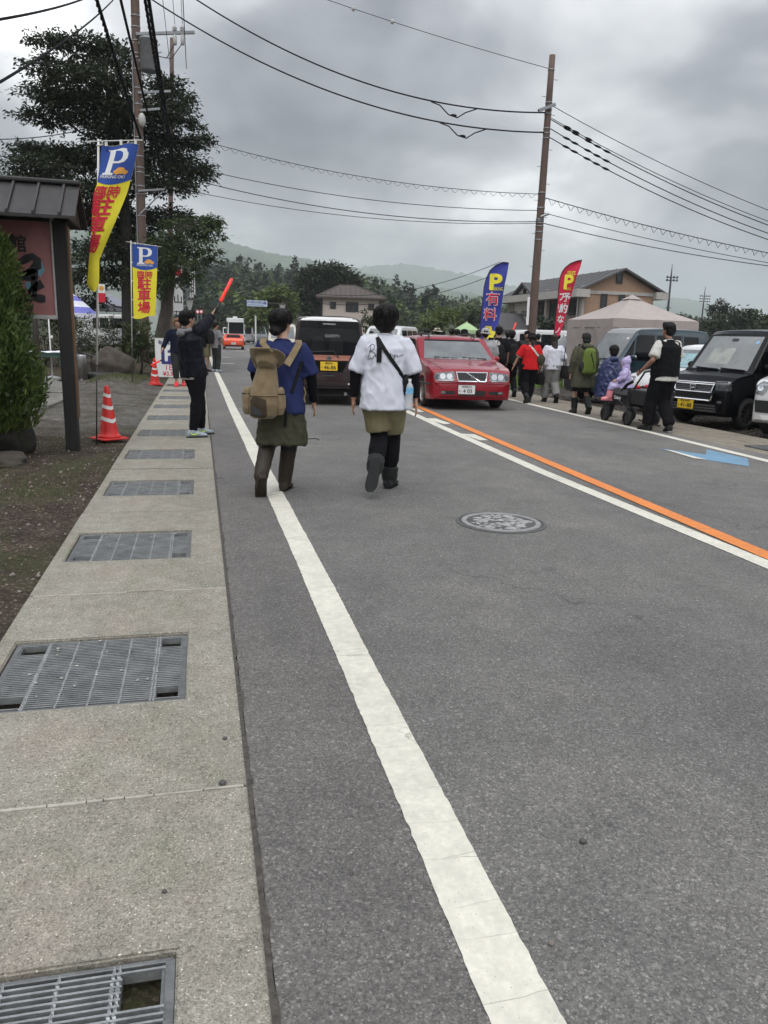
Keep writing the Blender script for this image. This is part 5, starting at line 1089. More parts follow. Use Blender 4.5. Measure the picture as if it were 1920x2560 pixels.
def roofed_sign():
    b = Vector((-1.53, 9.98, -.03)); t = thing('roofed_sign', 'roadside sign with small black roof and pink lettered panel at the left edge', 'sign', tuple(b))
    MB().box((0, 0, 1.33), (.15, .13, 2.66)).build('post', 'black_wood', t, bevel=.006); MB().box((-1.75, 0, 1.33), (.15, .13, 2.66)).build('post', 'black_wood', t, bevel=.006)
    MB().box((.085, .005, 1.5), (.018, .12, 2.2)).build('batten', 'brown_wood', t)
    x0, x1, z0, z1 = -1.67, -.075, 1.58, 2.7
    p = MB().box(((x0 + x1) / 2, .0, (z0 + z1) / 2), (x1 - x0, .05, z1 - z0)).build('panel', 'sign_pink', t)
    mb = MB()
    for c, d in ((((x0 + x1) / 2, -.012, z0), (x1 - x0 + .04, .085, .045)), (((x0 + x1) / 2, -.012, z1), (x1 - x0 + .04, .085, .045)), ((x1, -.012, (z0 + z1) / 2), (.045, .08, z1 - z0)), ((x0, -.012, (z0 + z1) / 2), (.045, .08, z1 - z0))): mb.box(c, d)
    mb.build('panel_frame', 'sign_frame', t, bevel=.004)
    def brush(txt, px, py, size, bold):
        c = AT(px, py, 9.94) - b; o = obj('lettering', text_mesh(txt, size, bold), 'brush_ink', p); o.rotation_euler = (R(90), 0, 0); o.location = (c.x, -.031, c.z)
    brush('館', 44, 612, .2, .008); brush('お', 68, 776, .14, .006)
    # the large brushed character, as strokes of changing width
    def stroke(pts, w, m='brush_ink', d=-.034):
        P = [AT(x, y, 9.94) - b for x, y in pts]; n = len(P); V = []; Fc = []
        for i, q in enumerate(P):
            s = (P[min(i + 1, n - 1)] - P[max(i - 1, 0)]); s.y = 0; s.normalize(); nn = Vector((-s.z, 0, s.x)) * (w[i] / 190 / 2); V += [(q.x + nn.x, d, q.z + nn.z), (q.x - nn.x, d, q.z - nn.z)]
            if i: k = 2 * i; Fc.append((k - 2, k - 1, k + 1, k))
        mb = MB(); mb.add(V, Fc); me = mb.mesh(); bm = bmesh.new(); bm.from_mesh(me); bmesh.ops.subdivide_edges(bm, edges=bm.edges[:], cuts=1, smooth=.6, use_grid_fill=True); bm.to_mesh(me); bm.free(); obj('brush_stroke', me, m, p)
    stroke([(98, 655), (103, 675), (98, 690)], [10, 14, 6], 'brush_blue', -.030); stroke([(66, 705), (74, 716), (72, 724)], [8, 16, 6], 'brush_blue', -.030)
    stroke([(50, 656), (66, 646), (80, 641), (93, 650), (92, 664), (80, 676), (62, 684), (52, 688)], [12, 17, 15, 17, 20, 15, 11, 8]); stroke([(52, 690), (68, 689), (84, 685), (95, 686)], [15, 22, 24, 20]); stroke([(82, 690), (86, 706), (84, 722), (80, 740)], [9, 13, 15, 18])
    stroke([(70, 730), (84, 722), (98, 712), (106, 708)], [8, 13, 18, 17]); stroke([(66, 746), (84, 744), (100, 746), (113, 747)], [12, 13, 18, 14]); stroke([(40, 660), (44, 700), (36, 745)], [13, 14, 9])
    # roof: two slopes of standing seam sheet on rafters
    ez, rz_, ov = 2.66, 3.06, .28; xa, xb = -2.1, ov - .04
    for s_, nm in ((-1, 'roof_slope'), (1, 'roof_slope')):
        mb = MB(); y1 = s_ * .52; mb.add([(xa, 0, rz_), (xb, 0, rz_), (xb, y1, ez), (xa, y1, ez), (xa, 0, rz_ - .03), (xb, 0, rz_ - .03), (xb, y1, ez - .03), (xa, y1, ez - .03)], [(0, 1, 2, 3), (4, 7, 6, 5), (0, 4, 5, 1), (1, 5, 6, 2), (2, 6, 7, 3), (3, 7, 4, 0)]); r_ = mb.build(nm, 'roof_metal', t)
        for k in range(9):
            x = xb - .16 - k * .265; mb = MB(); mb.add([(x - .016, 0, rz_ + .002), (x + .016, 0, rz_ + .002), (x + .016, y1 * 1.01, ez + .002), (x - .016, y1 * 1.01, ez + .002), (x - .012, 0, rz_ + .034), (x + .012, 0, rz_ + .034), (x + .012, y1 * 1.01, ez + .034), (x - .012, y1 * 1.01, ez + .034)], [(4, 5, 6, 7), (0, 4, 7, 3), (1, 2, 6, 5), (3, 7, 6, 2), (0, 1, 5, 4)]); mb.build('seam', 'roof_metal', r_)
    MB().box(((xa + xb) / 2, 0, rz_ + .02), (xb - xa + .03, .1, .05)).build('ridge_cap', 'roof_metal', t, bevel=.015); MB().prism([(-.46, 2.64), (.46, 2.64), (0, 2.99)], xb - .1, xb - .07, 'YZ').build('gable_board', 'black_wood', t)
    MB().box(((xa + xb) / 2, 0, 2.68), (xb - xa - .3, .1, .08)).build('beam', 'black_wood', t)
roofed_sign()

def cone(label, p, rz):
    t = thing('traffic_cone', label, 'traffic cone', tuple(p), rz, 'red and white traffic cones'); H = .71
    MB().box((0, 0, .012), (.37, .37, .024)).build('base', 'cone_red', t, bevel=.01); prof = lambda z: lerp(.125, .026, (z - .06) / (H - .06)) if z > .06 else .15
    MB().lathe([(.155, .022), (.15, .05), (.135, .06), (.128, .07)] + [(prof(z), z) for z in np.linspace(.08, H - .03, 12)] + [(.024, H - .012), (.016, H - .003), (.004, H)], 28).build('body', 'cone_red', t, True)
    for z0, z1, dip in ((.24, .29, .022), (.405, .45, .016), (.56, .602, .012)):     # reflective chevron bands
        mb = MB(); n = 32; rings = []
        for zz in (0, 1):
            rings.append([Vector(((prof(z0 if zz == 0 else z1) + .0025) * cos(2 * pi * k / n), (prof(z0 if zz == 0 else z1) + .0025) * sin(2 * pi * k / n), (z0, z1)[zz] - dip + dip * 2 * abs(((k / n * 4) % 2) - 1))) for k in range(n)])
        for r_ in rings:
            for i, q in enumerate(r_): rr = prof(q.z) + .0025; a = 2 * pi * i / n; r_[i] = Vector((rr * cos(a), rr * sin(a), q.z))
        mb.loft(rings, cap=False); mb.build('band', 'cone_band', t, True)
cone('traffic cone standing beside the near banner pole', G(273, 1097), R(38)); cone('traffic cone standing beside the parking price board', G(388, 962), R(10))

def quadgrid(P, nu, nv):
    mb = MB(); V = [P(i / nu, j / nv) for j in range(nv + 1) for i in range(nu + 1)]; mb.add(V, [(j * (nu + 1) + i, j * (nu + 1) + i + 1, (j + 1) * (nu + 1) + i + 1, (j + 1) * (nu + 1) + i) for j in range(nv) for i in range(nu)]); return mb.mesh(sm=True, fix=False)
def nobori(name, label, base, top, P, arm, wd, ht, bar_pts):
    """vertical parking banner; P(u, v) is the cloth surface (u across, v down)"""
    t = thing(name, label, 'banner', tuple(base), 0, 'parking banners on the left'); B = Vector(base); rel = lambda p: Vector(p) - B
    T = Vector(top); mid = B.lerp(T, .27)
    MB().tube([rel(mid), rel(T)], .0125, 10).build('pole', 'pole_white', t, True); MB().tube([(0, 0, -.05), rel(mid) + Vector((0, 0, .03))], .009, 8).build('ground_rod', 'pole_rod', t, True)
    MB().tube([rel(p) for p in bar_pts], .006, 8).build('cross_bar', 'pole_white', t, True)
    Pl = lambda u, v: rel(P(u, v))
    def nrm(u, v):
        a = (Pl(min(1, u + .01), v) - Pl(max(0, u - .01), v)).cross(Pl(u, min(1, v + .005)) - Pl(u, max(0, v - .005))); a.normalize(); return a if a.y < 0 else -a
    cl = obj('cloth', quadgrid(lambda u, v: Pl(u, .0 + v), 24, 60), 'cloth_yellow', t)
    asp = wd / ht
    def flat(me, off, ln=.05):     # outline in (u, v*ht/wd) units of banner width -> on the cloth
        fine(me, ln); 
        for q in me.vertices:
            u = min(.995, max(.005, q.co.x)); v = min(.998, max(.002, -q.co.y * asp)); q.co = Pl(u, v) + nrm(u, v) * (off + q.co.z)
        smooth(me); return me
    bl = [(0, 0), (1, 0), (1, -.88)] + [(1 - k / 10, -.88 - .12 * sin(pi * k / 10)) for k in range(1, 10)] + [(0, -.88)]
    obj('blue_field', flat(poly_mesh(bl), .003), 'cloth_blue', t)
    def tx(s, cx, cy, size, bold, m, sx=1., nm='lettering', off=.006):
        me = text_mesh(s, size, bold); warp(me, lambda x, y, z: Vector((cx + x * sx, cy + y, z))); obj(nm, flat(me, off), m, t)
    # the serif P
    Pm = [(.2, -.76), (.2, -.72), (.27, -.7), (.27, -.17), (.2, -.15), (.2, -.11), (.58, -.11), (.7, -.14), (.77, -.22), (.77, -.34), (.7, -.43), (.57, -.47), (.41, -.47), (.41, -.7), (.49, -.72), (.49, -.76)]
    obj('letter_p', flat(poly_mesh(Pm), .006, .04), 'print_white', t); obj('letter_p_eye', flat(poly_mesh([(.41, -.16), (.54, -.16), (.61, -.2), (.63, -.28), (.61, -.37), (.54, -.42), (.41, -.42)]), .0075, .04), 'cloth_blue', t)
    obj('car_print', flat(poly_mesh([(.5, -.72), (.49, -.66), (.54, -.63), (.58, -.58), (.66, -.565), (.74, -.58), (.8, -.64), (.87, -.66), (.86, -.71), (.82, -.75), (.74, -.73), (.64, -.73), (.58, -.76), (.54, -.73)]), .009, .04), 'print_orange', t)
    tx('PARKING OK!', .5, -.81, .105, .002, 'print_white')
    tx('臨時', .5, -1.2, .31, .012, 'print_red', 1.05); tx('駐', .48, -1.57, .5, .022, 'print_red', 1.2); tx('車', .48, -2.03, .48, .022, 'print_red', 1.25); tx('場', .48, -2.5, .48, .022, 'print_red', 1.2)
    for v in (.0, .25, .5, .75, .985):
        q = Pl(0.02, v); s_ = max(0, min(1, (q.z) / (T.z - B.z))); c = rel(B.lerp(T, s_)); MB().tube([c - Vector((.01, 0, 0)), q], .011, 6).build('loop', 'pole_white', t)
    for u in (.12, .5, .9): q = Pl(u, .0); s_ = Vector(bar_pts[-1]) - Vector(bar_pts[0]); k = (q.x - rel(bar_pts[0]).x) / s_.x; MB().box((rel(bar_pts[0]) + s_ * k + q) / 2 - Vector((0, .004, 0)), (.03, .012, max(.02, abs((rel(bar_pts[0]) + s_ * k).z - q.z) + .02))).build('hanger', 'pole_white', t)
    return t
# banner 1: blown round, its lower half folded behind itself
b1 = G(241, 1104); t1 = Vector((AT(246, 348, b1.y).x, b1.y, AT(246, 348, b1.y).z)); yb = b1.y - .09
LX = interp([361, 450, 480, 640, 713, 730], [254, 243, 236, 222, 219, 232]); RX = interp([361, 420, 480, 560, 650, 690, 713, 730], [349, 336, 318, 285, 250, 249, 247, 238])
FO = interp([0, .1, .3, .5, .75, 1.], [.0, .03, .16, .32, .5, .62])
def P1(u, v):
    py = lerp(361, 729, v); l, r_ = LX(py), RX(py); f = FO(v)
    if u < f: k = u / max(f, 1e-3); px = l + (r_ - l) * .5 * (1 - k) ** 1.3 * (f > .05); d = .03 + .12 * sin(pi * min(1, 1 - k)) * f * 2
    else: k = (u - f) / (1 - f); px = l + (r_ - l) * k; d = .03 - .03 * sin(pi * k)
    px += 1.5 * sin(v * 9 + u * 4); return AT(px, py + (4 * sin(u * pi * 2) if v < .04 else 0), yb + d + .012 * sin(v * 11 + u * 5))
nobori('parking_banner', 'nearer blue and yellow parking banner, twisted by the wind', tuple(b1), t1, P1, 0, .52, 1.9, [AT(213, 354, yb), AT(357, 350, yb)])
b2 = G(331, 949, .18); t2b = Vector((AT(327, 602, b2.y).x, b2.y, AT(327, 602, b2.y).z)); yb2 = b2.y - .02
L2, R2 = interp([609, 795], [330, 334]), interp([615, 700, 792], [395, 392, 388])
def P2(u, v):
    px = lerp(L2(lerp(609, 795, v)), R2(lerp(615, 792, v)), u); py = lerp(lerp(609, 615, u), lerp(796, 791, u), v) + (2.5 * sin(u * 6) if v > .97 else 0); return AT(px, py, yb2 + .03 * sin(u * 3 + v * 3))
nobori('parking_banner', 'farther blue and yellow parking banner, hanging flat', tuple(b2), t2b, P2, 0, .7, 2.0, [AT(315, 604, yb2), AT(404, 617, yb2)])

# ---- utility poles and cables
CABLES = []
def cable(label, a, b, sag, r, m='cable_black', n=28, mid=None, spiral=0., loop=None):
    a, b = Vector(a), Vector(b); P = []
    for i in range(n + 1): t = i / n; p = a.lerp(b, t); p.z -= sag * 4 * t * (1 - t); P.append(p)
    if loop is not None:       # slack loop at a splice
        t0 = loop; k = int(t0 * n)
    mb = MB(); O = P[0].copy(); mb.tube([p - O for p in P], r * .8, 6)
    t = thing('overhead_cable', label, 'cable', tuple(O), 0, 'overhead cables'); mb.build('wire', m, t, True)
    if spiral:
        mb = MB(); L_ = (b - a).length; m_ = int(L_ / .38) * 8; S = []
        for i in range(m_ + 1):
            tt = i / m_; p = a.lerp(b, tt); p.z -= sag * 4 * tt * (1 - tt); an = tt * L_ / .38 * 2 * pi; S.append(p - O + Vector((spiral * cos(an) * .3, spiral * cos(an), spiral * sin(an) - spiral)))
        mb.tube(S, r * .45, 4, cap=False); mb.build('lashing', m, t)
    if loop is not None:
        p = P[k] - O; d = (P[k + 1] - P[k]).normalized(); S = [p - d * .9, p - d * .55 + Vector((0, 0, -.08)), p - d * .2 + Vector((0, 0, -.36)), p + d * .15 + Vector((0, 0, -.42)), p + d * .45 + Vector((0, 0, -.2)), p + d * .9]
        mb = MB(); mb.tube(S, r * .7, 6); mb.build('splice_loop', m, t, True); MB().ell(p + Vector((0, 0, -.36)), (.14, .05, .05), 8, 6).build('splice', m, t, True)
    return t
def pole(name, label, base, top, r0, r1, m):
    B, T = Vector(base), Vector(top); t = thing(name, label, 'utility pole', tuple(base), 0); n = 10
    MB().tube([(T - B) * (i / n) for i in range(n + 1)], [lerp(r0, r1, i / n) for i in range(n + 1)], 20).build('shaft', m, t, True); return t, lambda z: (T - B) * ((z - B.z) / (T.z - B.z)), lambda z: lerp(r0, r1, (z - B.z) / (T.z - B.z))
yl = 33.85; lb_ = G(363, 912); lt_ = AT(334, -120, yl); pl, pz, pr_ = pole('utility_pole', 'brown utility pole with transformer in front of the tall dark tree', (lb_.x, yl, -.05), tuple(lt_), .2, .155, 'pole_brown'); PB = Vector((lb_.x, yl, -.05))
for py in (42, 70, 104, 136, 146, 175, 222, 262, 300, 345, 392, 420, 432, 466, 486, 540):
    z = AT(350, py, yl).z; c = pz(z); MB().lathe([(pr_(z) + .012, -.02), (pr_(z) + .016, 0), (pr_(z) + .012, .02)], 18, c).build('band', 'steel_grey', pl, True)
for k in range(11):
    z = 2.6 + k * .95; c = pz(z); s_ = 1 if k % 2 else -1; MB().tube([c + Vector((s_ * .15, 0, 0)), c + Vector((s_ * .36, 0, .01)), c + Vector((s_ * .37, 0, .04))], .011, 6).build('step_bolt', 'steel_grey', pl)
c = AT(372, 138, yl - .1) - PB; z0, z1 = AT(372, 181, yl).z - PB.z, AT(372, 98, yl).z - PB.z
tr = MB().lathe([(.3, z0), (.34, z0 + .03), (.34, z1 - .1), (.355, z1 - .09), (.355, z1 - .05), (.3, z1), (.05, z1 + .03)], 24, (c.x, c.y, 0)).build('transformer', 'transformer_grey', pl, True)
for a, zz in ((.25, z1 - .3), (.3, z1 - .55)): MB().tube([(c.x + a, c.y - .2, zz), (c.x + a + .18, c.y - .25, zz + .06)], .035, 8).build('bushing', 'insulator', tr, True)
for zz in (z1 - .2, z0 + .35): MB().box((c.x - .42, c.y, zz), (.3, .08, .08)).build('bracket', 'steel_grey', tr)
def arm(py, pxa, pxb, s_=.09): a, b = AT(pxa, py, yl - .22) - PB, AT(pxb, py - 4, yl - .22) - PB; MB().box((a + b) / 2, ((b - a).length, s_, s_), Matrix.Rotation(math.atan2((b - a).z, (b - a).x) * -1, 3, 'Y')).build('cross_arm', 'steel_grey', pl)
arm(85, 340, 487, .1); arm(232, 345, 427, .08); arm(276, 350, 400, .08); arm(477, 345, 412, .07)
a, b = AT(350, 535, yl - .2) - PB, AT(408, 478, yl - .2) - PB; MB().tube([a, b], .03, 6).build('brace', 'steel_grey', pl); a, b = AT(352, 250, yl - .2) - PB, AT(385, 235, yl - .2) - PB; MB().tube([a, b], .025, 6).build('brace', 'steel_grey', pl)
for px in (437, 456):
    c = AT(px, 82, yl - .22) - PB; MB().lathe([(.05, -.42), (.07, -.4), (.07, -.12), (.05, -.1), (.05, .05), (.1, .08), (.05, .12), (.1, .16), (.05, .2), (.03, .26)], 14, c).build('insulator', 'insulator', pl, True)
for (pa, pb_) in (((437, 108), (395, 140)), ((456, 108), (400, 142))):
    a, b = AT(*pa, yl - .25) - PB, AT(*pb_, yl - .25) - PB; MB().tube([a, a.lerp(b, .5) + Vector((0, 0, -.3)), b], .016, 5).build('jumper', 'cable_grey', pl)
MB().tube([pz(2.2) + Vector((-.16, -.16, 0)), pz(12) + Vector((-.15, -.14, 0))], .02, 6).build('riser_pipe', 'steel_grey', pl); MB().ell(AT(355, 300, yl - .25) - PB, (.14, .14, .26), 12, 8).build('closure', 'insulator', pl, True)
# second pole beyond
p2b = AT(424, 880, 58.); pole('utility_pole', 'thin distant utility pole half hidden by the tree leaves', (p2b.x, 58, 0), tuple(AT(430, 95, 58.)), .18, .13, 'pole_brown')
# cables that run along the road over the camera
for i, (px, py, r, sp, dz) in enumerate(((352, 345, .05, .06, 0.), (414, 463, .035, 0, 0.), (418, 330, .045, .06, 0.), (434, 400, .045, .06, 0.), (466, 172, .016, 0, 0.), (437, 60, .012, 0, 0), (456, 60, .012, 0, 0), (425, 160, .012, 0, 0))):
    a = AT(px, py, yl - .2); cable(['thick black cable from the left pole passing over the camera', 'black service cable sloping from the left pole past its arms', 'lashed black cable just right of the left pole', 'lashed black cable right of the transformer', 'thin line far right of the transformer', 'thin line on the first arm insulator', 'thin line on the second arm insulator', 'thin line right behind the transformer'][i], a, (a.x - (0.4 if i == 1 else 0), -8, a.z + (2.2 if i == 1 else .4)), .35, r, 'cable_black' if r > .03 else 'cable_grey', 30, None, sp)
for i, (pa, pb_, lb) in enumerate((((330, -60), (-60, 240), 'heavy cable crossing the upper left corner above the sign'), ((320, -75), (-60, 58), 'heavy cable clipping the very top left corner'))):
    cable(lb, AT(*pa, yl), AT(*pb_, 9.), .25, .02, 'cable_black')
cable('thin line at the left edge behind the tree', AT(-40, 348, 30), AT(300, 290, 44), .3, .022)
# right pole
yr = 30.; rt = AT(1381, 138, yr); rbx = AT(1327, 846, yr).x; pr2, pz2, prr = pole('utility_pole', 'brown utility pole standing in the right lot between the feather flags', (rbx, yr, -.05), tuple(rt), .185, .115, 'pole_brown'); PB2 = Vector((rbx, yr, -.05))
for py in (172, 255, 272, 283, 320, 332, 345, 482, 520, 548, 552, 558, 566, 580, 600):
    z = AT(1350, py, yr).z; MB().lathe([(prr(z) + .012, -.02), (prr(z) + .016, 0), (prr(z) + .012, .02)], 18, pz2(z)).build('band', 'steel_grey', pr2, True)
for k in range(14):
    z = 3.1 + k * .62; c = pz2(z); s_ = 1 if k % 2 else -1; MB().tube([c + Vector((s_ * .12, 0, 0)), c + Vector((s_ * .3, 0, .0))], .011, 6).build('step_bolt', 'steel_grey', pr2)
a, b = AT(1346, 277, yr - .2) - PB2, AT(1388, 261, yr - .2) - PB2; MB().box((a + b) / 2, ((b - a).length, .1, .11), Matrix.Rotation(-math.atan2((b - a).z, (b - a).x), 3, 'Y')).build('cross_arm', 'steel_grey', pr2)
a, b = AT(1352, 542, yr - .2) - PB2, AT(1372, 534, yr - .3) - PB2; MB().tube([a, b], .05, 8).build('bracket', 'steel_grey', pr2)
for (px, py, w, h) in ((1303 + 21, 760, 8, 38), (1322, 795, 7, 30)):
    c = AT(px - 3, py, yr - .2) - PB2; MB().box(c, (.1, .02, .55)).build('notice_strip', 'board_white', pr2)
LP = lambda px, py: AT(px, py, yl)
def RP(py, d=0.): z = AT(1350, py, yr).z; return PB2 + pz2(z) + Vector((d, -.05, 0))
cable('upper thick cable between the two utility poles', LP(336, -110), RP(281, -.12), 1.35, .034, 'cable_grey', 40, None, 0, .795); cable('lower thick cable between the two utility poles', LP(337, -30), RP(331, -.12), 1.2, .034, 'cable_grey', 40, None, 0, .8)
cable('lashed cable strung low between the two poles', LP(350, 303), RP(486, -.12), .55, .015, 'cable_grey', 40, None, .07); cable('thin line below the lashed cable between the poles', LP(350, 384), RP(527, -.12), .5, .017, 'cable_grey'); cable('double line between the poles, second from below', LP(352, 412), RP(555, -.12), .6, .02, 'cable_grey'); cable('lowest line between the two utility poles', LP(356, 450), RP(559, -.12), .5, .015, 'cable_grey')
tl = cable('thin topmost line reaching the right pole tip', AT(560, -95, yl), AT(1371, 171, yr), .15, .014, 'cable_grey')
for tt in (.40, .52): MB().ell((AT(1371, 171, yr) - AT(560, -95, yl)) * tt - Vector((0, 0, .6 * tt * (1 - tt))), (.07, .07, .09), 10, 8).build('insulator_ball', 'insulator', tl, True)
for i, (pa, yb_, sg, r, lb) in enumerate((((1386, 262), 610, .35, .016, 'topmost line leaving the right pole toward the right edge'), ((1383, 293), 632, .4, .016, 'second line leaving the right pole toward the right edge'), ((1382, 297), 640, .45, .022, 'thick line below the second, right of the right pole'), ((1380, 320), 655, .5, .022, 'third thick line leaving the right pole to the right'), ((1378, 342), 668, .5, .022, 'lowest of the upper lines right of the right pole'), ((1368, 494), 655, .2, .02, 'lashed cable right of the right pole'), ((1366, 532), 688, .2, .016, 'thin line right of the right pole under the lashed cable'), ((1362, 558), 672, .25, .02, 'lowest double line right of the right pole'))):
    a = RP(pa[1], .12); bq = AT(2160, yb_ if i < 5 else (675, 694, 690)[i - 5], 27.); w_ = cable(lb, a, bq, sg, r, 'cable_grey', 30, None, .1 if i == 5 else 0)
    if 0 < i < 5:
        d = (bq - a).normalized(); mb = MB()
        for q in (.7, 1.05, 1.6, 2.0, 2.4)[: (3 if i == 1 else 5)]: tt = q / (bq - a).length; MB().ell((bq - a) * tt - Vector((0, 0, sg * 4 * tt * (1 - tt))), (.17, .045, .045), 8, 6, d.to_track_quat('X', 'Z').to_matrix()).build('strain_insulator', 'cable_black', w_, True)
for i, (pa, pb_) in enumerate((((470, 640), (1250, 655)), ((470, 662), (1250, 680)))): cable(['upper sagging line in front of the far mountain', 'lower sagging line in front of the far mountain'][i], AT(pa[0], pa[1] - 10, 75), AT(*pb_, 62), 3.2, .03, 'cable_grey')

# ---- table, chair, ashtray, price board, poles at the left
def table():
    p = G(122, 948); t = thing('table', 'green plastic table with a white cloth behind the sign post', 'table', (p.x, p.y, -.02)); w, d, h = 1.0, .7, .74
    MB().box((0, 0, h), (w, d, .04)).build('tabletop', 'plastic_green', t, bevel=.012)
    for sx in (-1, 1):
        for sy in (-1, 1): MB().tube([(sx * .38, sy * .26, h - .02), (sx * .46, sy * .32, 0)], [.045, .035], 8).build('leg', 'plastic_green', t, True)
    MB().box((0, -d / 2 + .03, h - .06), (w - .1, .02, .08)).build('apron', 'plastic_green', t)
    me = grid_mesh(np.linspace(-.5, .5, 40), np.linspace(-.36, .36, 30), lambda x, y: h + .035 + .02 * noise.noise(Vector((x * 6, y * 6, 0))) + .03 * max(0, noise.noise(Vector((x * 2, y * 3, 4)))) - .06 * max(0, abs(y) - .33) * 10 * .3); o = obj('table_cover', me, 'white_cloth'); o.location = (p.x, p.y, -.02); tag(o, 'rumpled white sheet spread on the green table', 'cloth')
    # the parasol that stands through the table
    q = thing('parasol_pole', 'white parasol pole rising behind the green table', 'pole', (p.x + .02, p.y + .45, -.03)); MB().tube([(0, 0, 0), (0, 0, 2.3)], .02, 8).build('shaft', 'pole_white', q, True); MB().ell((.05, 0, 1.18), (.03, .03, .05), 8, 6).build('knob', 'pole_white', q, True); MB().lathe([(.22, 0), (.22, .06), (.05, .1)], 20).build('base', 'pole_white', q)
table()
def chair():
    p = G(215, 940); t = thing('garden_chair', 'dark plastic armchair behind the steel ashtray', 'chair', (p.x - .1, p.y + .25, -.02), R(-110)); m = mat('plastic_dark', (.05, .055, .055), .5, 0, .2, 9)
    MB().box((0, 0, .42), (.48, .46, .03)).build('seat', m, t, bevel=.015); mb = MB()
    for k in range(5): mb.box((-.18 + k * .09, -.25, .66), (.045, .02, .44))
    mb.tube([(-.24, -.22, .4), (-.24, -.27, .75), (-.16, -.29, .88), (0, -.29, .91), (.16, -.29, .88), (.24, -.27, .75), (.24, -.22, .4)], .02, 8); mb.build('backrest', m, t)
    for sx in (-1, 1):
        MB().tube([(sx * .25, -.24, .72), (sx * .27, 0, .66), (sx * .26, .22, .62), (sx * .25, .24, .42)], .022, 8).build('armrest', m, t, True)
        for sy in (-1, 1): MB().tube([(sx * .23, sy * .21, .42), (sx * .26, sy * .25, 0)], .022, 8).build('leg', m, t, True)
chair()
p = G(207, 951); t = thing('ashtray_stand', 'tall stainless steel ashtray cylinder by the boulder', 'ashtray', (p.x, p.y, -.02)); MB().lathe([(.13, 0), (.13, .7), (.125, .72), (.11, .72), (.1, .66)], 28).build('body', 'stainless', t, True); MB().lathe([(.11, .68), (.02, .66), (.001, .66)], 20).build('tray', 'black_plastic', t); MB().lathe([(.136, 0), (.136, .03)], 28).build('foot_ring', 'stainless', t)
p = G(250, 950); o = MB().tube([(-.5, 0, .11), (.5, .1, .11)], .11, 14).build('drain_pipe', 'black_plastic', None, True); o.location = (p.x, p.y, 0); tag(o, 'short black pipe lying in front of the boulder', 'pipe')
def price_board():
    c = AT(424, 898, 24.6); zb = G(424, 942).z; t = thing('price_board', 'white parking price board standing by the far traffic cone', 'sign', (c.x, 24.6, 0), R(3)); w, h = .8, 1.12; z0 = .06
    MB().box((0, 0, z0 + h / 2), (w, .03, h)).build('panel', 'board_white', t); mb = MB()
    for x in (-w / 2, w / 2): mb.box((x, 0, z0 + h / 2 - .03), (.03, .045, h + .06))
    mb.box((0, 0, z0 + h), (w + .03, .045, .03)); mb.box((0, 0, z0), (w + .03, .045, .03)); mb.build('frame', 'pole_white', t); MB().box((0, .3, .3), (.03, .6, .03)).build('prop', 'steel_grey', t)
    def tx(s, x, z, size, m, bold=.004): o = obj('lettering', text_mesh(s, size, bold), m, t); o.rotation_euler = (R(90), 0, 0); o.location = (x, -.019, z)
    tx('有料駐車場', .0, 1.06, .13, 'print_navy'); MB().prism(rrect(.03, .68, .54, .5, .03), -.0205, -.016, 'XZ').build('p_field', 'print_navy', t)
    o = obj('letter_p', text_mesh('P', .56, .03), 'print_white', t, (-.02, -.022, .7), (R(90), 0, 0)); o = obj('arrow', text_mesh('←', .2, .012), 'print_white', t, (.14, -.0225, .52), (R(90), 0, 0)); tx('1日', .0, .32, .2, 'print_red', .006); tx('¥3,500', .03, .14, .17, 'print_red', .005)
price_board()
# vertical inn sign behind the trees
c = AT(445, 745, 36.); t = thing('vertical_sign', 'tall narrow white sign with black characters behind the blond man', 'sign', (c.x, 36, 0)); z0, z1 = AT(445, 788, 36).z, AT(445, 700, 36).z
MB().box((0, 0, (z0 + z1) / 2 + .3), (.42, .12, z1 - z0 + .6)).build('panel', 'board_white', t); MB().tube([(0, .02, -.05), (0, .02, z1)], .06, 8).build('post', 'steel_grey', t); MB().box((0, -.065, z1 + .3), (.36, .01, .26)).build('red_mark', 'print_red', t)
for i, ch in enumerate('村山荘'): obj('lettering', text_mesh(ch, .4, .008), 'brush_ink', t, (0, -.067, z1 - .15 - i * .68), (R(90), 0, 0))
# distant lattice mast with aerials
c = AT(465, 740, 52.); t = thing('lattice_mast', 'small lattice mast with aerials beyond the vertical sign', 'mast', (c.x, 52, 0)); mb = MB(); H = AT(465, 690, 52).z
for sx in (-1, 1):
    for sy in (-1, 1): mb.tube([(sx * .35, sy * .35, 0), (sx * .2, sy * .2, H)], .03, 5)
for k in range(12):
    z = H * k / 12; z_ = H * (k + 1) / 12
    for sy in (-1, 1): mb.tube([(-.35 + .15 * k / 12, sy * .3, z), (.35 - .15 * k / 12, sy * .3, z_)], .018, 4)
mb.build('lattice', 'steel_grey', t)
for k in range(3): MB().tube([(.3 + k * .12, 0, H - 1.5 + k * .2), (.3 + k * .12, 0, H + .3)], .04, 6).build('aerial', 'pole_white', t); MB().box((0, 0, H - .8 - k), (.8, .3, .05)).build('platform', 'steel_grey', t)
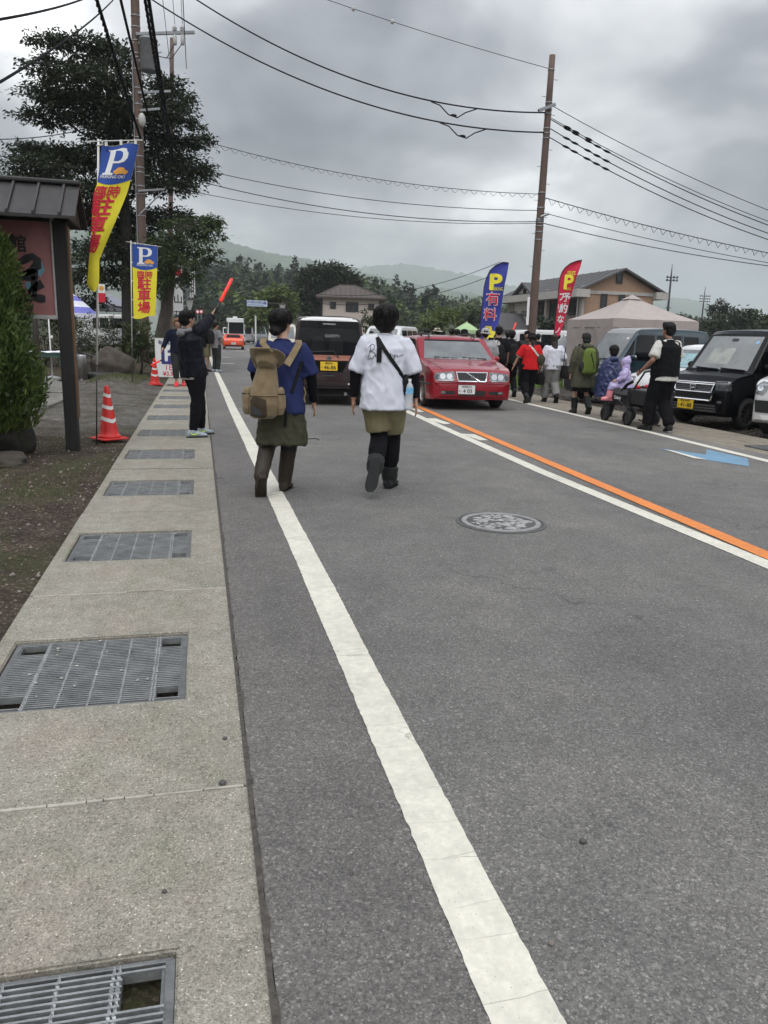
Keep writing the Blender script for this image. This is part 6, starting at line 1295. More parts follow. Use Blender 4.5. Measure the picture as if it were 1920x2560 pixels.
# striped parasol, pale tent, little red banner, pale hall behind the hedge
mat('parasol_blue', (.16, .17, .5), .8, 0, .1, 5); mat('parasol_white', (.68, .69, .76), .8, 0, .08, 5)
def parasol(name, label, top_px, Y, w_px, h_px, stripes, ms, pole_m='pole_white', nseg=8):
    a = AT(*top_px, Y); s_ = Y / F_PX; Rr, Hh = w_px * s_, h_px * s_; t = thing(name, label, 'parasol', (a.x, Y, 0)); n = nseg * 3; k = stripes
    for j in range(k):
        r0, r1 = Rr * j / k, Rr * (j + 1) / k; mb = MB(); rings = []
        for q in (r0, (r0 + r1) / 2, r1): rings.append([Vector((max(q, .02) * cos(2 * pi * i / n) * (1 - .03 * (i % 3 != 0)), max(q, .02) * sin(2 * pi * i / n) * (1 - .03 * (i % 3 != 0)), a.z - Hh * (q / Rr) ** 1.25)) for i in range(n)])
        mb.loft(rings, cap=False); mb.build('canopy_band', ms[j % len(ms)], t, True)
    mb = MB(); mb.loft([[Vector((Rr * cos(2 * pi * i / n), Rr * sin(2 * pi * i / n), a.z - Hh)) for i in range(n)], [Vector((Rr * 1.01 * cos(2 * pi * i / n), Rr * 1.01 * sin(2 * pi * i / n), a.z - Hh - .16 - .03 * sin(i * 2.1))) for i in range(n)]], cap=False); mb.build('valance', ms[-1], t, True)
    MB().tube([(0, 0, 0), (0, 0, a.z + .05)], .022, 8).build('pole', pole_m, t); return t
parasol('parasol', 'blue and white striped parasol behind the sign post', (155, 718), 30., 72, 56, 5, ('parasol_blue', 'parasol_white'))
def tent(name, label, corners, peak, eave, m, walls=(), val=.22, cap=True):
    C = [Vector(c) for c in corners]; o = sum(C, Vector()) / len(C); t = thing(name, label, 'tent', (o.x, o.y, 0)); n = len(C); q = [Vector((c.x - o.x, c.y - o.y, 0)) for c in C]; pk = Vector((0, 0, peak))
    for i in range(n):      # each roof face sags a little
        a, b = q[i] + Vector((0, 0, eave)), q[(i + 1) % n] + Vector((0, 0, eave)); N = 10; mb = MB(); V = []; Fc = []
        for j in range(N + 1):
            for k in range(N + 1):
                s_ = k / N; p = a.lerp(b, s_).lerp(pk, j / N); p.z -= .06 * sin(pi * (j / N)) * (.6 + .4 * sin(pi * s_)); p.z += .015 * noise.noise(p * 3); V.append(p)
        for j in range(N):
            for k in range(N): Fc.append((j * (N + 1) + k, j * (N + 1) + k + 1, (j + 1) * (N + 1) + k + 1, (j + 1) * (N + 1) + k))
        mb.add(V, Fc); mb.build('roof_panel', m, t, True)
        mb = MB(); V = []; N = 24
        for k in range(N + 1):
            p = a.lerp(b, k / N); d = Vector((p.x, p.y, 0)).normalized(); V += [p + d * .012, p + d * (.02 + .012 * sin(k * 1.9)) - Vector((0, 0, val))]
        mb.add(V, [(2 * k, 2 * k + 1, 2 * k + 3, 2 * k + 2) for k in range(N)]); mb.build('valance', m, t, True)
        MB().tube([q[i] * .985, q[i] * .985 + Vector((0, 0, eave))], .022, 6).build('post', 'pole_white', t); MB().tube([a * .985, b * .985], .016, 6).build('rail', 'pole_white', t)
        if i in walls:
            def wp(u, v): p = a.lerp(b, u); d = Vector((p.x, p.y, 0)).normalized(); return Vector((p.x, p.y, lerp(eave - .02, .02, v))) + d * (.01 + (.03 + .05 * v) * noise.noise(Vector((u * 7 + i, v * 2.2 - u * 3, i))) + .06 * v * sin(u * 9))
            obj('side_wall', quadgrid(wp, 40, 26), m, t)
    if cap:
        mb = MB(); rr = [p * .16 + pk * 1 - Vector((0, 0, .1)) for p in q]; mb.add([pk + Vector((0, 0, .05))] + rr, [(0, i + 1, (i + 1) % n + 1) for i in range(n)]); mb.build('vent_cap', m, t)
    return t
mat('tent_pale', (.66, .67, .76), .8, 0, .06, 4); mat('tent_beige', (.37, .325, .305), .85, 0, .07, 3, .25, 14)
c = AT(275, 760, 40.); tent('event_tent', 'pale peaked tent roof behind the hedge', [(c.x - 1.5, 38.6, 0), (c.x + 1.6, 38.9, 0), (c.x + 1.5, 41.6, 0), (c.x - 1.6, 41.4, 0)], AT(278, 737, 40).z, AT(275, 766, 40).z, 'tent_pale')
c = AT(254, 730, 33.); t = thing('small_banner', 'small red and white banner with orange disc above the hedge', 'banner', (c.x, 33, 0)); z0, z1 = AT(254, 756, 33).z, AT(254, 710, 33).z
MB().box((.0, 0, (z0 + z1) / 2), (.26, .012, z1 - z0)).build('cloth', 'print_red', t); MB().box((0, -.008, z1 - .17), (.26, .006, .34)).build('white_field', 'print_white', t); MB().lathe([(.09, -.004), (.09, 0), (.001, .001)], 18, (0, -.012, z1 - .16), 'Y').build('disc', 'print_orange', t); MB().tube([(-.14, 0, 0), (-.14, 0, z1 + .05)], .012, 6).build('pole', 'pole_white', t)
c = AT(262, 720, 70.); zt = AT(262, 676, 70).z; t = thing('hall', 'pale grey green hall with low roof behind the hedge', 'building', (c.x + 1, 72, 0)); mat('hall_wall', (.42, .47, .44), .7, 0, .08, 3, .2, 8); mat('hall_roof', (.3, .36, .33), .6, 0, .1, 3)
MB().box((0, 0, zt / 2), (6.4, 6, zt)).build('wall', 'hall_wall', t); MB().prism([(-3.6, zt), (3.6, zt), (3.6, zt + .15), (0, zt + .75), (-3.6, zt + .15)], -3.4, 3.4, 'XZ').build('roof', 'hall_roof', t); MB().box((-.8, -3.03, 2), (2., .06, 3)).build('shutter', 'hall_roof', t)
for zz in (zt * .5, zt * .75): MB().box((0, -3.03, zz), (6.3, .04, .05)).build('wall_rail', 'hall_roof', t)

# ---- overhead direction sign, street lamps
c = AT(717, 765, 62.); t = thing('direction_sign', 'blue and white direction sign on a long arm over the road', 'sign', (c.x, 62, 0)); H = AT(717, 762, 62).z
MB().tube([(0, 0, 0), (0, 0, H + .3)], [.11, .09], 10).build('post', 'bark_dark', t); a, b = AT(617, 750, 62) - t.location, AT(668, 767, 62) - t.location
MB().tube([(0, 0, H), (b.x, 0, H + .05)], .07, 8).build('arm', 'bark_dark', t); MB().box(((a.x + b.x) / 2, -.05, (a.z + b.z) / 2), (b.x - a.x, .05, a.z - b.z)).build('panel', mat('sign_pale', (.5, .58, .72), .4, 0, .05, 5), t)
obj('lettering', text_mesh('山中湖花の都公園', .2, .004), 'print_navy', t, ((a.x + b.x) / 2 - .12, -.08, (a.z + b.z) / 2 + .06), (R(90), 0, 0)); obj('arrow', text_mesh('→', .34, .01), 'print_navy', t, (b.x - .2, -.08, (a.z + b.z) / 2), (R(90), 0, 0)); MB().box(((a.x + b.x) / 2 - .1, -.08, b.z + .1), (1.2, .006, .03)).build('underline', 'print_navy', t)
def lamp(label, px, py, Y):
    c = AT(px, py, Y); t = thing('street_lamp', label, 'street lamp', (c.x, Y, 0), 0, 'street lamps down the road'); MB().tube([(0, 0, 0), (0, 0, c.z - .3)], .05, 8).build('post', 'bark_dark', t); MB().lathe([(.08, -.35), (.22, .2), (.24, .22), (.1, .3)], 6, (0, 0, c.z)).build('lantern', 'insulator', t); MB().lathe([(.26, .22), (.05, .4)], 6, (0, 0, c.z)).build('cap', 'bark_dark', t)
lamp('lantern lamp on a post left of the brown van', 706, 770, 55.); lamp('lantern lamp behind the raised arm of the signalling man', 474, 760, 50.)
c = AT(639, 800, 75.); t = thing('sign_post', 'thin pale post beyond the silver van', 'post', (c.x, 75, 0)); MB().tube([(0, 0, 0), (0, 0, AT(639, 790, 75).z)], .07, 8).build('shaft', 'pole_white', t); MB().box((0, 0, .3), (.3, .3, .6)).build('foot', 'steel_grey', t)
for i, px in enumerate((494, 503)):
    c = AT(px, 779, 70.); t = thing('round_sign', ['left one of two round red ringed road signs', 'right one of two round red ringed road signs'][i], 'road sign', (c.x, 70, 0)); MB().tube([(0, .05, 0), (0, .05, c.z)], .04, 6).build('post', 'steel_grey', t); MB().lathe([(.17, -.02), (.17, 0), (.001, .0)], 20, (0, 0, c.z), 'Y').build('disc', 'print_red', t); MB().lathe([(.11, -.03), (.11, -.025), (.001, -.025)], 20, (0, 0, c.z), 'Y').build('centre', 'print_white', t)

# ================================================================== right side
mat('wall_beige', (.36, .3, .265), .85, 0, .1, 2.5, .3, 9); mat('wall_tan', (.34, .22, .145), .85, 0, .12, 4, .4, 20); mat('wall_pale', (.45, .4, .355), .85, 0, .1, 3, .3, 10); mat('concrete_band', (.42, .4, .37), .85, 0, .15, 4, .3, 12); mat('roof_slate', (.075, .073, .075), .75, 0, .2, 5, .5, 8); mat('roof_brown', (.075, .06, .053), .75, 0, .2, 5, .5, 8); mat('window_glass', (.015, .017, .02), .08, 0, .3, 1.5, spec=.7); mat('window_frame', (.03, .028, .027), .5); mat('siding', (.58, .5, .45), .8, 0, .08, 3, .2, 8)
def window(t, c, w, h, ax, nrm, panes=2, nm='window', fr=.06):
    """framed window on a wall; ax = wall direction, nrm = outward"""
    c, ax, nrm = Vector(c), Vector(ax), Vector(nrm); M3 = Matrix((ax, -nrm, Vector((0, 0, 1)))).transposed()
    mb = MB(); o = nrm * .03
    for dx, dz, sx, sz in ((0, h / 2, w + fr, fr), (0, -h / 2, w + fr, fr), (-w / 2, 0, fr, h), (w / 2, 0, fr, h)): mb.box(c + o + ax * dx + Vector((0, 0, dz)), (sx, .1, sz), M3)
    for k in range(1, panes): mb.box(c + o + ax * (-w / 2 + w * k / panes), (fr * .8, .09, h), M3)
    f = mb.build(nm, 'window_frame', t)
    for k in range(panes): MB().box(c + nrm * .01 + ax * (-w / 2 + w * (k + .5) / panes), (w / panes - fr * .5, .03, h - .02), M3).build('pane', 'window_glass', f)
    return f
def tan_building():
    dC, dW, dE = 77., 90., 80.5
    def pt(px, d): w = ray(px, 850); k = math.hypot(w[0], w[1]); return Vector((w[0] / k * d, w[1] / k * d, 0))
    C, E = pt(1455, dC), pt(1622, dE); u = (E - C); wid = u.length; u.normalize(); v = Vector((-u.y, u.x, 0));  
    if v.dot(pt(1248, dW) - C) < 0: v = -v
    ln = 19.
    def zr(px, py, d): w = ray(px, py); return CAM_H + w[2] / math.hypot(w[0], w[1]) * d
    ez = zr(1466, 720, dC); pk = zr(1548, 671, (dC + dE) / 2)
    t = thing('community_hall', 'large tan and beige building with dark gabled roof at the right', 'building', tuple(C)); P = lambda a, b, z: u * a + v * b + Vector((0, 0, z)); UV = Matrix((u, v, Vector((0, 0, 1)))).transposed()
    mb = MB(); mb.box(P(wid / 2, ln / 2, ez / 2), (wid, ln, ez), UV); mb.build('wall', 'wall_beige', t)
    mb = MB(); mb.add([P(0, -.06, 0), P(wid, -.06, 0), P(wid, -.06, ez), P(wid / 2, -.06, pk - .25), P(0, -.06, ez), P(0, .1, 0), P(wid, .1, 0), P(wid, .1, ez), P(wid / 2, .1, pk - .25), P(0, .1, ez)], [(0, 1, 2, 3, 4), (9, 8, 7, 6, 5), (0, 5, 6, 1), (1, 6, 7, 2), (2, 7, 8, 3), (3, 8, 9, 4), (4, 9, 5, 0)]); mb.build('gable_wall', 'wall_tan', t)
    for s_ in (0, 1):
        a0 = -1.0 if s_ == 0 else wid + 1.0; z0 = ez - .15; mb = MB(); rid = P(wid / 2, 0, pk)
        Q = [P(a0, -.7, z0), P(wid / 2, -.7, pk), P(wid / 2, ln + .7, pk), P(a0, ln + .7, z0)]; mb.add(Q + [q + Vector((0, 0, -.18)) for q in Q], [(0, 1, 2, 3), (7, 6, 5, 4), (0, 4, 5, 1), (1, 5, 6, 2), (2, 6, 7, 3), (3, 7, 4, 0)]); r_ = mb.build('roof_slope', 'roof_slate', t)
        for k in range(1, 12): y = -.7 + (ln + 1.4) * k / 12; mb = MB(); mb.tube([P(a0, y, z0 + .02), P(wid / 2, y, pk + .02)], .03, 4); mb.build('tile_rib', 'roof_slate', r_)
    # concrete eaves beam with the heavy ends, string course on the gable
    MB().box(P(-.72, ln / 2 - .1, ez - .5), (1.4, ln + 1.6, .7), UV).build('eaves_beam', 'concrete_band', t); MB().box(P(wid + .55, .5, ez - .45), (1.3, 2.4, .65), UV).build('eaves_beam', 'concrete_band', t); MB().box(P(wid / 2, -.1, ez - .35), (wid, .12, .3), UV).build('string_course', 'concrete_band', t)
    window(t, P(wid * .46, -.1, zr(1541, 694, 78.5)), .58, .95, u, -v, 1, 'attic_window')
    for a in (.26, .52): window(t, P(wid * a, -.1, zr(1508, 753, 78.5)), .58, 1.2, u, -v, 1)
    for k, b in enumerate((2.2, 6.4, 9.2, 12.6, 16.)):
        if k == 1: window(t, P(-.04, b, 4.), 1.9, 4.2, v, -u, 3, 'stair_window')
        else: window(t, P(-.04, b, 4.7), 1.7, 1.45, v, -u, 2); mb = MB(); mb.box(P(-.3, b, 4.05), (.5, 2., .08), UV); [mb.box(P(-.52, b - .95 + j * .19, 4.3), (.03, .03, .5), UV) for j in range(11)]; mb.box(P(-.52, b, 4.55), (.05, 2., .05), UV); mb.build('balcony_rail', 'window_frame', t)
    for b in (.25, 4.3, 7.9, 14.3): MB().box(P(-.16, b, 3.3), (.34, .5, 6.6), UV).build('pilaster', 'wall_pale', t)
    for b in (1., 8.2): MB().tube([P(-.25, b, 0), P(-.25, b, 6.5)], .07, 8).build('downpipe', 'pole_white', t)
    # cross gable on the facade and entrance porch
    def crossgable(b0, b1, out, z0, z1, wm, nm):
        bm_ = (b0 + b1) / 2; mb = MB(); mb.add([P(-out, b0, 0 if nm != 'cross_gable' else z0 - 3), P(-out, b1, 0 if nm != 'cross_gable' else z0 - 3), P(-out, b1, z0), P(-out, bm_, z1 - .3), P(-out, b0, z0)], [(0, 1, 2, 3, 4)]); mb.add([P(-out, b0, 0 if nm != 'cross_gable' else z0 - 3), P(-out, b0, z0), P(.1, b0, z0), P(.1, b0, 0 if nm != 'cross_gable' else z0 - 3)], [(0, 1, 2, 3)]); mb.build(nm, wm, t)
        for s_ in (0, 1):
            bb = b0 - .5 if s_ == 0 else b1 + .5; Q = [P(-out - .5, bb, z0 - .2), P(-out - .5, bm_, z1), P(3.8, bm_, z1), P(3.8, bb, z0 - .2)]; mb = MB(); mb.add(Q + [q + Vector((0, 0, -.2)) for q in Q], [(0, 1, 2, 3), (7, 6, 5, 4), (0, 4, 5, 1), (1, 5, 6, 2), (2, 6, 7, 3), (3, 7, 4, 0)]); mb.build(nm + '_roof', 'roof_slate', t)
    crossgable(10.2, 15.8, .5, ez - .1, pk - .7, 'wall_pale', 'cross_gable'); window(t, P(-.55, 13, ez + .2), .6, .8, v, -u, 1); crossgable(11.2, 16., 3.4, 2.7, 4.3, 'wall_pale', 'porch')
    for b in (11.4, 13.6, 15.8): MB().lathe([(.25, 0), (.22, 2.6)], 12, P(-3.5, b, 0)).build('porch_column', 'wall_pale', t)
tan_building()
def house():
    Y = 84.; a, b = AT(805, 743, Y), AT(947, 743, Y); ez = (a.z + b.z) / 2; pkz = AT(860, 713, Y + 3).z; w = b.x - a.x; d = 7.2; t = thing('house', 'beige two storey house with brown hip roof behind the brown van', 'building', (a.x, Y, 0), R(-9))
    MB().box((w / 2, d / 2, ez / 2), (w, d, ez)).build('wall', 'siding', t)
    mb = MB()
    for k in range(26): mb.box((w / 2, -.004, .15 + k * ez / 26), (w - .02, .02, .015)); mb.box((-.004, d / 2, .15 + k * ez / 26), (.02, d - .02, .015))
    mb.build('siding_joints', 'wall_beige', t); o = .65; A = [(-o, -o, ez - .05), (w + o, -o, ez - .05), (w + o, d + o, ez - .05), (-o, d + o, ez - .05)]; r1, r2 = (w * .32, d / 2, pkz), (w * .58, d / 2, pkz)
    mb = MB(); mb.add(A + [r1, r2] + [(x, y, z - .16) for x, y, z in A], [(0, 1, 5, 4), (1, 2, 5), (2, 3, 4, 5), (3, 0, 4), (6, 9, 8, 7), (0, 6, 7, 1), (1, 7, 8, 2), (2, 8, 9, 3), (3, 9, 6, 0)]); r_ = mb.build('roof', 'roof_brown', t)
    for (p, q) in ((A[0], r1), (A[1], r2), (r1, r2)): MB().tube([p, q], .09, 6).build('ridge_tile', 'roof_brown', r_)
    for k in range(1, 14):
        x = -o + (w + 2 * o) * k / 14; f = min(1, (x + o) / (r1[0] + o), (w + o - x) / (w + o - r2[0])); MB().tube([(x, -o, ez - .02), (lerp(x, x, 1), -o + (d / 2 + o) * f, ez + (pkz - ez) * f)], .035, 4).build('tile_rib', 'roof_brown', r_)
    u, n = Vector((1, 0, 0)), Vector((0, -1, 0)); window(t, (w * .19, 0, ez - .92), .58, .62, u, n, 2); window(t, (w * .52, 0, ez - 1.02), 1.3, .95, u, n, 2); window(t, (w * .85, 0, ez - .95), .58, .62, u, n, 2); window(t, (w * .86, 0, 1.1), 1.2, 1.1, u, n, 2); window(t, (w * .3, 0, 1.3), 2., 1.8, u, n, 2); window(t, (0, d * .3, ez - 1.5), .75, 1.6, Vector((0, 1, 0)), Vector((-1, 0, 0)), 1)
    for x in (.03, w - .03): MB().tube([(x, -.08, 0), (x, -.08, ez - .1)], .05, 6).build('downpipe', 'window_frame', t)
    MB().box((w * .7, -.1, 2.9), (.25, .2, .35)).build('wall_lamp', 'window_frame', t)
house()
def P_dir(px, d): w = ray(px, 850); k = math.hypot(w[0], w[1]); return Vector((w[0] / k * d, w[1] / k * d, 0))
tent('canopy_tent', 'beige canopy tent with side walls behind the teal van', [P_dir(1416, 26.6), P_dir(1529, 23.9), P_dir(1741, 25.6), P_dir(1600, 28.2)], 2.88, 2.14, 'tent_beige', (0, 1), .24)
# floodlight masts
mat('mast_steel', (.07, .07, .085), .5, .5, .2, 6)
def mast(label, bpx, tpx, rows, Y):
    b = AT(*bpx, Y); tp = AT(*tpx, Y); t = thing('floodlight_mast', label, 'floodlight mast', (b.x, Y, 0), 0, 'sports ground floodlights'); h = tp.z; dx = (tp.x - b.x) * h / (tp.z - b.z); q = lambda z: Vector((dx * z / h, 0, z)); top = h * .84
    MB().tube([q(0), q(top), q(h)], [.24, .13, .03], 10).build('mast', 'mast_steel', t); MB().lathe([(.35, -.05), (.35, .05)], 12, q(top * .62)).build('collar', 'mast_steel', t)
    for j in range(rows):
        z = top + .15 - j * (.42 if rows == 2 else .55); wd = .8 if rows == 2 else 1.15; MB().tube([q(z) + Vector((-wd, 0, 0)), q(z) + Vector((wd, 0, 0))], .06, 6).build('lamp_bar', 'mast_steel', t)
        for k in range(4 if rows == 2 else 6):
            x = -wd + 2 * wd * k / (3 if rows == 2 else 5); MB().lathe([(.07, .0), (.17, -.16), (.18, -.18), (.001, -.19)], 12, q(z) + Vector((x, -.15, .05)), 'Y').build('floodlight', 'lamp_clear' if rows > 2 else 'mast_steel', t)
mast('nearer floodlight mast right of the tan building', (1670, 783), (1682, 660), 2, 105.); mast('farther floodlight mast with three rows of lamps', (1753, 814), (1764, 716), 3, 150.)
# feather flags
mat('feather_blue', (.035, .045, .3), .75, 0, .08, 3); mat('feather_red', (.55, .012, .05), .75, 0, .08, 3)
def feather(name, label, left, right, Y, m, foot, prints):
    z13 = lambda P: [(1080 + a / 4.1475, 640 + b / 4.1475) for a, b in P]; Lf, Rt = z13(left), z13(right); b = AT(*foot, Y); t = thing(name, label, 'flag', (b.x, Y, 0), 0, 'feather flags'); B = t.location
    rel = lambda px, py, d=0.: AT(px, py, Y + d) - B; n = 26
    def edge(E): 
        ys = [p[1] for p in E]; s_ = np.cumsum([0] + [math.dist(E[i], E[i + 1]) for i in range(len(E) - 1)]); s_ /= s_[-1]; return lambda v: (float(np.interp(v, s_, [p[0] for p in E])), float(np.interp(v, s_, [p[1] for p in E])))
    le, re = edge(Lf), edge(Rt); rip = lambda u, v: .05 * sin(u * 4 + v * 7) * u
    S = quadgrid(lambda u, v: rel(lerp(le(v)[0], re(v)[0], u), lerp(le(v)[1], re(v)[1], u), rip(u, v)), 12, n); obj('cloth', S, m, t); bv = bvh_of(S)
    bp = [rel(*p, -.01) for p in Lf]; base = Vector((bp[-1].x, 0, 0)); MB().tube([base, base.lerp(bp[-1], .6)] + bp[::-1], [.016] * 2 + [.012] * len(bp), 8).build('pole', 'black_plastic', t, True); MB().lathe([(.28, 0), (.28, .05), (.05, .09)], 18, base).build('foot', 'black_plastic', t)
    for (s_, cx, cy, size, bold, pm, shear, sx) in prints:
        me = text_mesh(s_, 1., bold, shear) if isinstance(s_, str) else poly_mesh(s_); cx, cy = 1080 + cx / 4.1475, 640 + cy / 4.1475; k = size / 4.1475; fine(me, .25)
        for q in me.vertices:
            p = rel(cx + q.co.x * k * sx, cy - q.co.y * k, -1.); d = AT(cx + q.co.x * k * sx, cy - q.co.y * k, Y) - Vector((0, 0, CAM_H)); h = bv.ray_cast(Vector((0, 0, CAM_H)) - B, d.normalized())[0]
            q.co = (h if h is not None else rel(cx + q.co.x * k * sx, cy - q.co.y * k)) - d.normalized() * ((.014 if pm != 'print_white' else .009) + q.co.z)
        obj('print', me, pm, t)
van_out = [(-.55, -.62), (-.62, -.1), (-.5, .5), (-.3, .62), (.25, .6), (.36, .1), (.75, .02), (.72, -.25), (.5, -.45), (.55, -.75), (-.2, -.8)]
feather('feather_flag', 'tall blue feather flag with yellow P and red characters', [(797, 72), (760, 66), (730, 65), (660, 95), (600, 150), (558, 240), (540, 320), (520, 500), (500, 700), (492, 900)], [(797, 72), (785, 150), (770, 230), (755, 290), (735, 420), (710, 600), (690, 690), (670, 760), (640, 850), (600, 920)], 23.5, 'feather_blue', (1200, 1000),
        [('P', 650, 278, 225, .07, 'print_yellow', 0.05, 1.15), ('PARKING', 672, 344, 50, .02, 'print_yellow', .05, .62), ('有', 628, 455, 150, .05, 'print_white', .05, 1.), ('有', 628, 455, 142, .02, 'print_red', .05, 1.), ('料', 600, 615, 140, .05, 'print_white', .05, 1.), ('料', 600, 615, 132, .02, 'print_red', .05, 1.), (van_out, 590, 785, 95, 0, 'print_yellow', 0, 1.), ([(-.38, .4), (.12, .4), (.15, .08), (-.42, .05)], 582, 775, 95, 0, 'feather_blue', 0, 1.)])
feather('feather_flag', 'leaning red feather flag with white characters beside the beige tent', [(1555, 42), (1500, 52), (1440, 74), (1385, 115), (1348, 165), (1328, 220), (1315, 330), (1300, 480), (1275, 680), (1262, 850)], [(1555, 42), (1545, 95), (1525, 150), (1500, 215), (1475, 300), (1420, 490), (1370, 680), (1335, 790), (1300, 860), (1278, 890)], 21.5, 'feather_red', (1384, 1000),
        [('FREE', 1446, 180, 58, .012, 'print_yellow', .1, .72), ('P', 1405, 278, 205, .06, 'print_yellow', .12, .95), ('PARKING', 1405, 343, 40, .015, 'print_yellow', .1, .4), ('予', 1388, 435, 100, .045, 'print_white', .2, .85), ('フ', 1340, 430, 95, .05, 'print_white', .2, .6), ('約', 1358, 550, 105, .045, 'print_white', .2, .85), ('リ', 1318, 545, 95, .04, 'print_white', .2, .5), ('な', 1326, 660, 90, .045, 'print_white', .2, .8), ('ノ', 1300, 775, 70, .05, 'print_white', .2, .8)])
mat('parasol_green', (.36, .5, .27), .8, 0, .1, 5); parasol('parasol', 'pale green parasol above the crowd', (1167, 806), 36., 33, 19, 2, ('parasol_green', 'parasol_green'))
# individual trees around the houses
def ptree(name, label, pads, Y, npp, ls, lm, seed, gx=None, r0=.25):
    P = px_pads(Y, pads, .9, Y * .012, seed); cx = sum(p[0][0] for p in P) / len(P); b = Vector((cx, Y, -.1)); top = max(p[0][2] for p in P); return make_tree(name, label, tuple(b), [b, b + Vector((0, 0, top * .35)), b + Vector((.1, 0, top * .7)), b + Vector((0, .1, top))], P, npp, ls, lm, 'bark_dark', r0, 8, seed, 'trees around the houses')
ptree('broadleaf_tree', 'tall dark tree rising behind the beige house', [(825, 672, 45, 18), (790, 690, 45, 25), (860, 690, 40, 22), (770, 720, 40, 30), (880, 715, 35, 25), (830, 710, 60, 35), (745, 745, 35, 30), (780, 760, 40, 30)], 125., 60, .75, 'leaf_dark', 61, r0=.5)
ptree('broadleaf_tree', 'yellow green tree behind the direction sign', [(690, 735, 38, 22), (660, 745, 32, 22), (715, 760, 32, 25), (665, 780, 36, 25), (700, 790, 40, 25), (640, 800, 30, 20)], 90., 110, .5, 'leaf_light', 62)
ptree('broadleaf_tree', 'mid green tree left of the yellow green one', [(620, 790, 35, 22), (600, 805, 30, 20), (640, 815, 40, 18)], 110., 70, .55, 'leaf_mid', 63)
ptree('broadleaf_tree', 'bushy tree beside the house behind the white shirt', [(940, 790, 30, 30), (920, 810, 26, 20), (960, 815, 30, 20)], 60., 150, .32, 'leaf_mid', 64)
ptree('broadleaf_tree', 'round yellow green tree left of the green parasol', [(1075, 800, 30, 22), (1110, 785, 35, 26), (1140, 795, 30, 24), (1090, 815, 40, 18)], 70., 130, .36, 'leaf_light', 65)
ptree('broadleaf_tree', 'darker tree between the parasol and the blue flag', [(1165, 790, 30, 18), (1200, 800, 28, 18), (1185, 775, 20, 10)], 75., 120, .38, 'leaf_mid', 66)
ptree('garden_pine', 'clipped dark pine in front of the tan building', [(1372, 798, 28, 8), (1350, 808, 22, 9), (1390, 812, 24, 9), (1368, 824, 30, 9)], 52., 260, .25, 'leaf_pine', 67, r0=.14)
for i, (px, py, rx, ry, Y, lb) in enumerate(((1800, 765, 26, 22, 95, 'dark pointed tree top right of the far mast'), (1850, 790, 45, 30, 90, 'broad dark tree above the black van'), (1900, 800, 40, 30, 92, 'dark tree at the right photo edge'), (1790, 810, 45, 30, 88, 'wide dark tree behind the teal van roof'), (1710, 805, 35, 18, 120, 'low far trees between the two masts'))):
    ptree('broadleaf_tree', lb, [(px, py, rx, ry), (px - rx * .6, py + ry * .6, rx * .7, ry * .7), (px + rx * .6, py + ry * .6, rx * .7, ry * .7)], Y, 110, .45, 'leaf_dark' if i != 2 else 'leaf_mid', 70 + i)
for i, (px, py, rx, ry, Y) in enumerate(((1060, 742, 9, 22, 200), (1085, 735, 8, 20, 205), (1030, 745, 10, 24, 198), (1110, 760, 9, 20, 200))):
    P = [(px, py + ry * k / 4, rx * (.3 + .7 * k / 4), ry * .28) for k in range(5)]; ptree('pine_tree', ['pointed pine on the skyline right of the house', 'second pointed pine on the skyline right of the house', 'leftmost pointed pine beside the house roof', 'small pointed pine left of the blue flag'][i], P, Y, 60, .7, 'leaf_pine', 80 + i)
# ================================================================== people
def skinmat(n, c): return mat(n, c, .5, 0, .1, 12, .12, 90, sss=.12)
skinmat('skin', (.42, .235, .16)); skinmat('skin_light', (.5, .3, .215)); skinmat('skin_tan', (.3, .155, .1))
mat('hair_black', (.005, .0047, .0047), .55, 0, .35, 30, .5, 60, stretch=(3, 3, .6), spec=.25); mat('hair_brown', (.02, .011, .007), .55, 0, .35, 30, .5, 60, stretch=(3, 3, .6)); mat('hair_blond', (.2, .1, .05), .5, 0, .3, 30, .5, 60, stretch=(3, 3, .6))
def cloth(n, c, var=.14, sheen=.25, rough=.85): return mat(n, c, rough, 0, var, 7, .18, 260, spec=.12)
cloth('tee_navy', (.023, .031, .1)); cloth('tee_white', (.62, .635, .71), .05, 0); cloth('black_cloth', (.007, .007, .009)); cloth('jacket_navy', (.008, .009, .014), .3, .2, .6); cloth('shorts_khaki', (.2, .18, .105)); cloth('skirt_olive', (.055, .055, .036)); cloth('pants_black', (.007, .007, .009)); cloth('grey_cloth', (.2, .2, .205)); cloth('red_tee', (.55, .018, .022), .08); cloth('grey_sweat', (.22, .22, .215)); cloth('olive_parka', (.075, .075, .05)); cloth('charcoal', (.03, .032, .032)); cloth('navy_tee', (.012, .014, .03)); cloth('off_white', (.55, .54, .5), .06, .1); cloth('brown_cloth', (.07, .045, .035)); cloth('blue_jean', (.03, .04, .07))
mat('boot_brown', (.038, .03, .023), .42, 0, .2, 9, .2, 50, spec=.2); mat('boot_grey', (.02, .0215, .0215), .5, 0, .2, 9, .2, 50, spec=.2); mat('boot_green', (.014, .018, .016), .45, 0, .2, 9, spec=.2); mat('shoe_grey', (.3, .34, .38), .6, 0, .2, 12); mat('shoe_black', (.012, .012, .012), .6, spec=.2); mat('shoe_red', (.75, .03, .045), .55); mat('shoe_brown', (.05, .025, .018), .55); mat('lime', (.5, .75, .02), .5); mat('boot_pink', (.7, .26, .3), .4, spec=.2)
mat('eye_white', (.7, .7, .7), .3); mat('eye_dark', (.01, .008, .007), .2); mat('lip', (.32, .12, .1), .5)
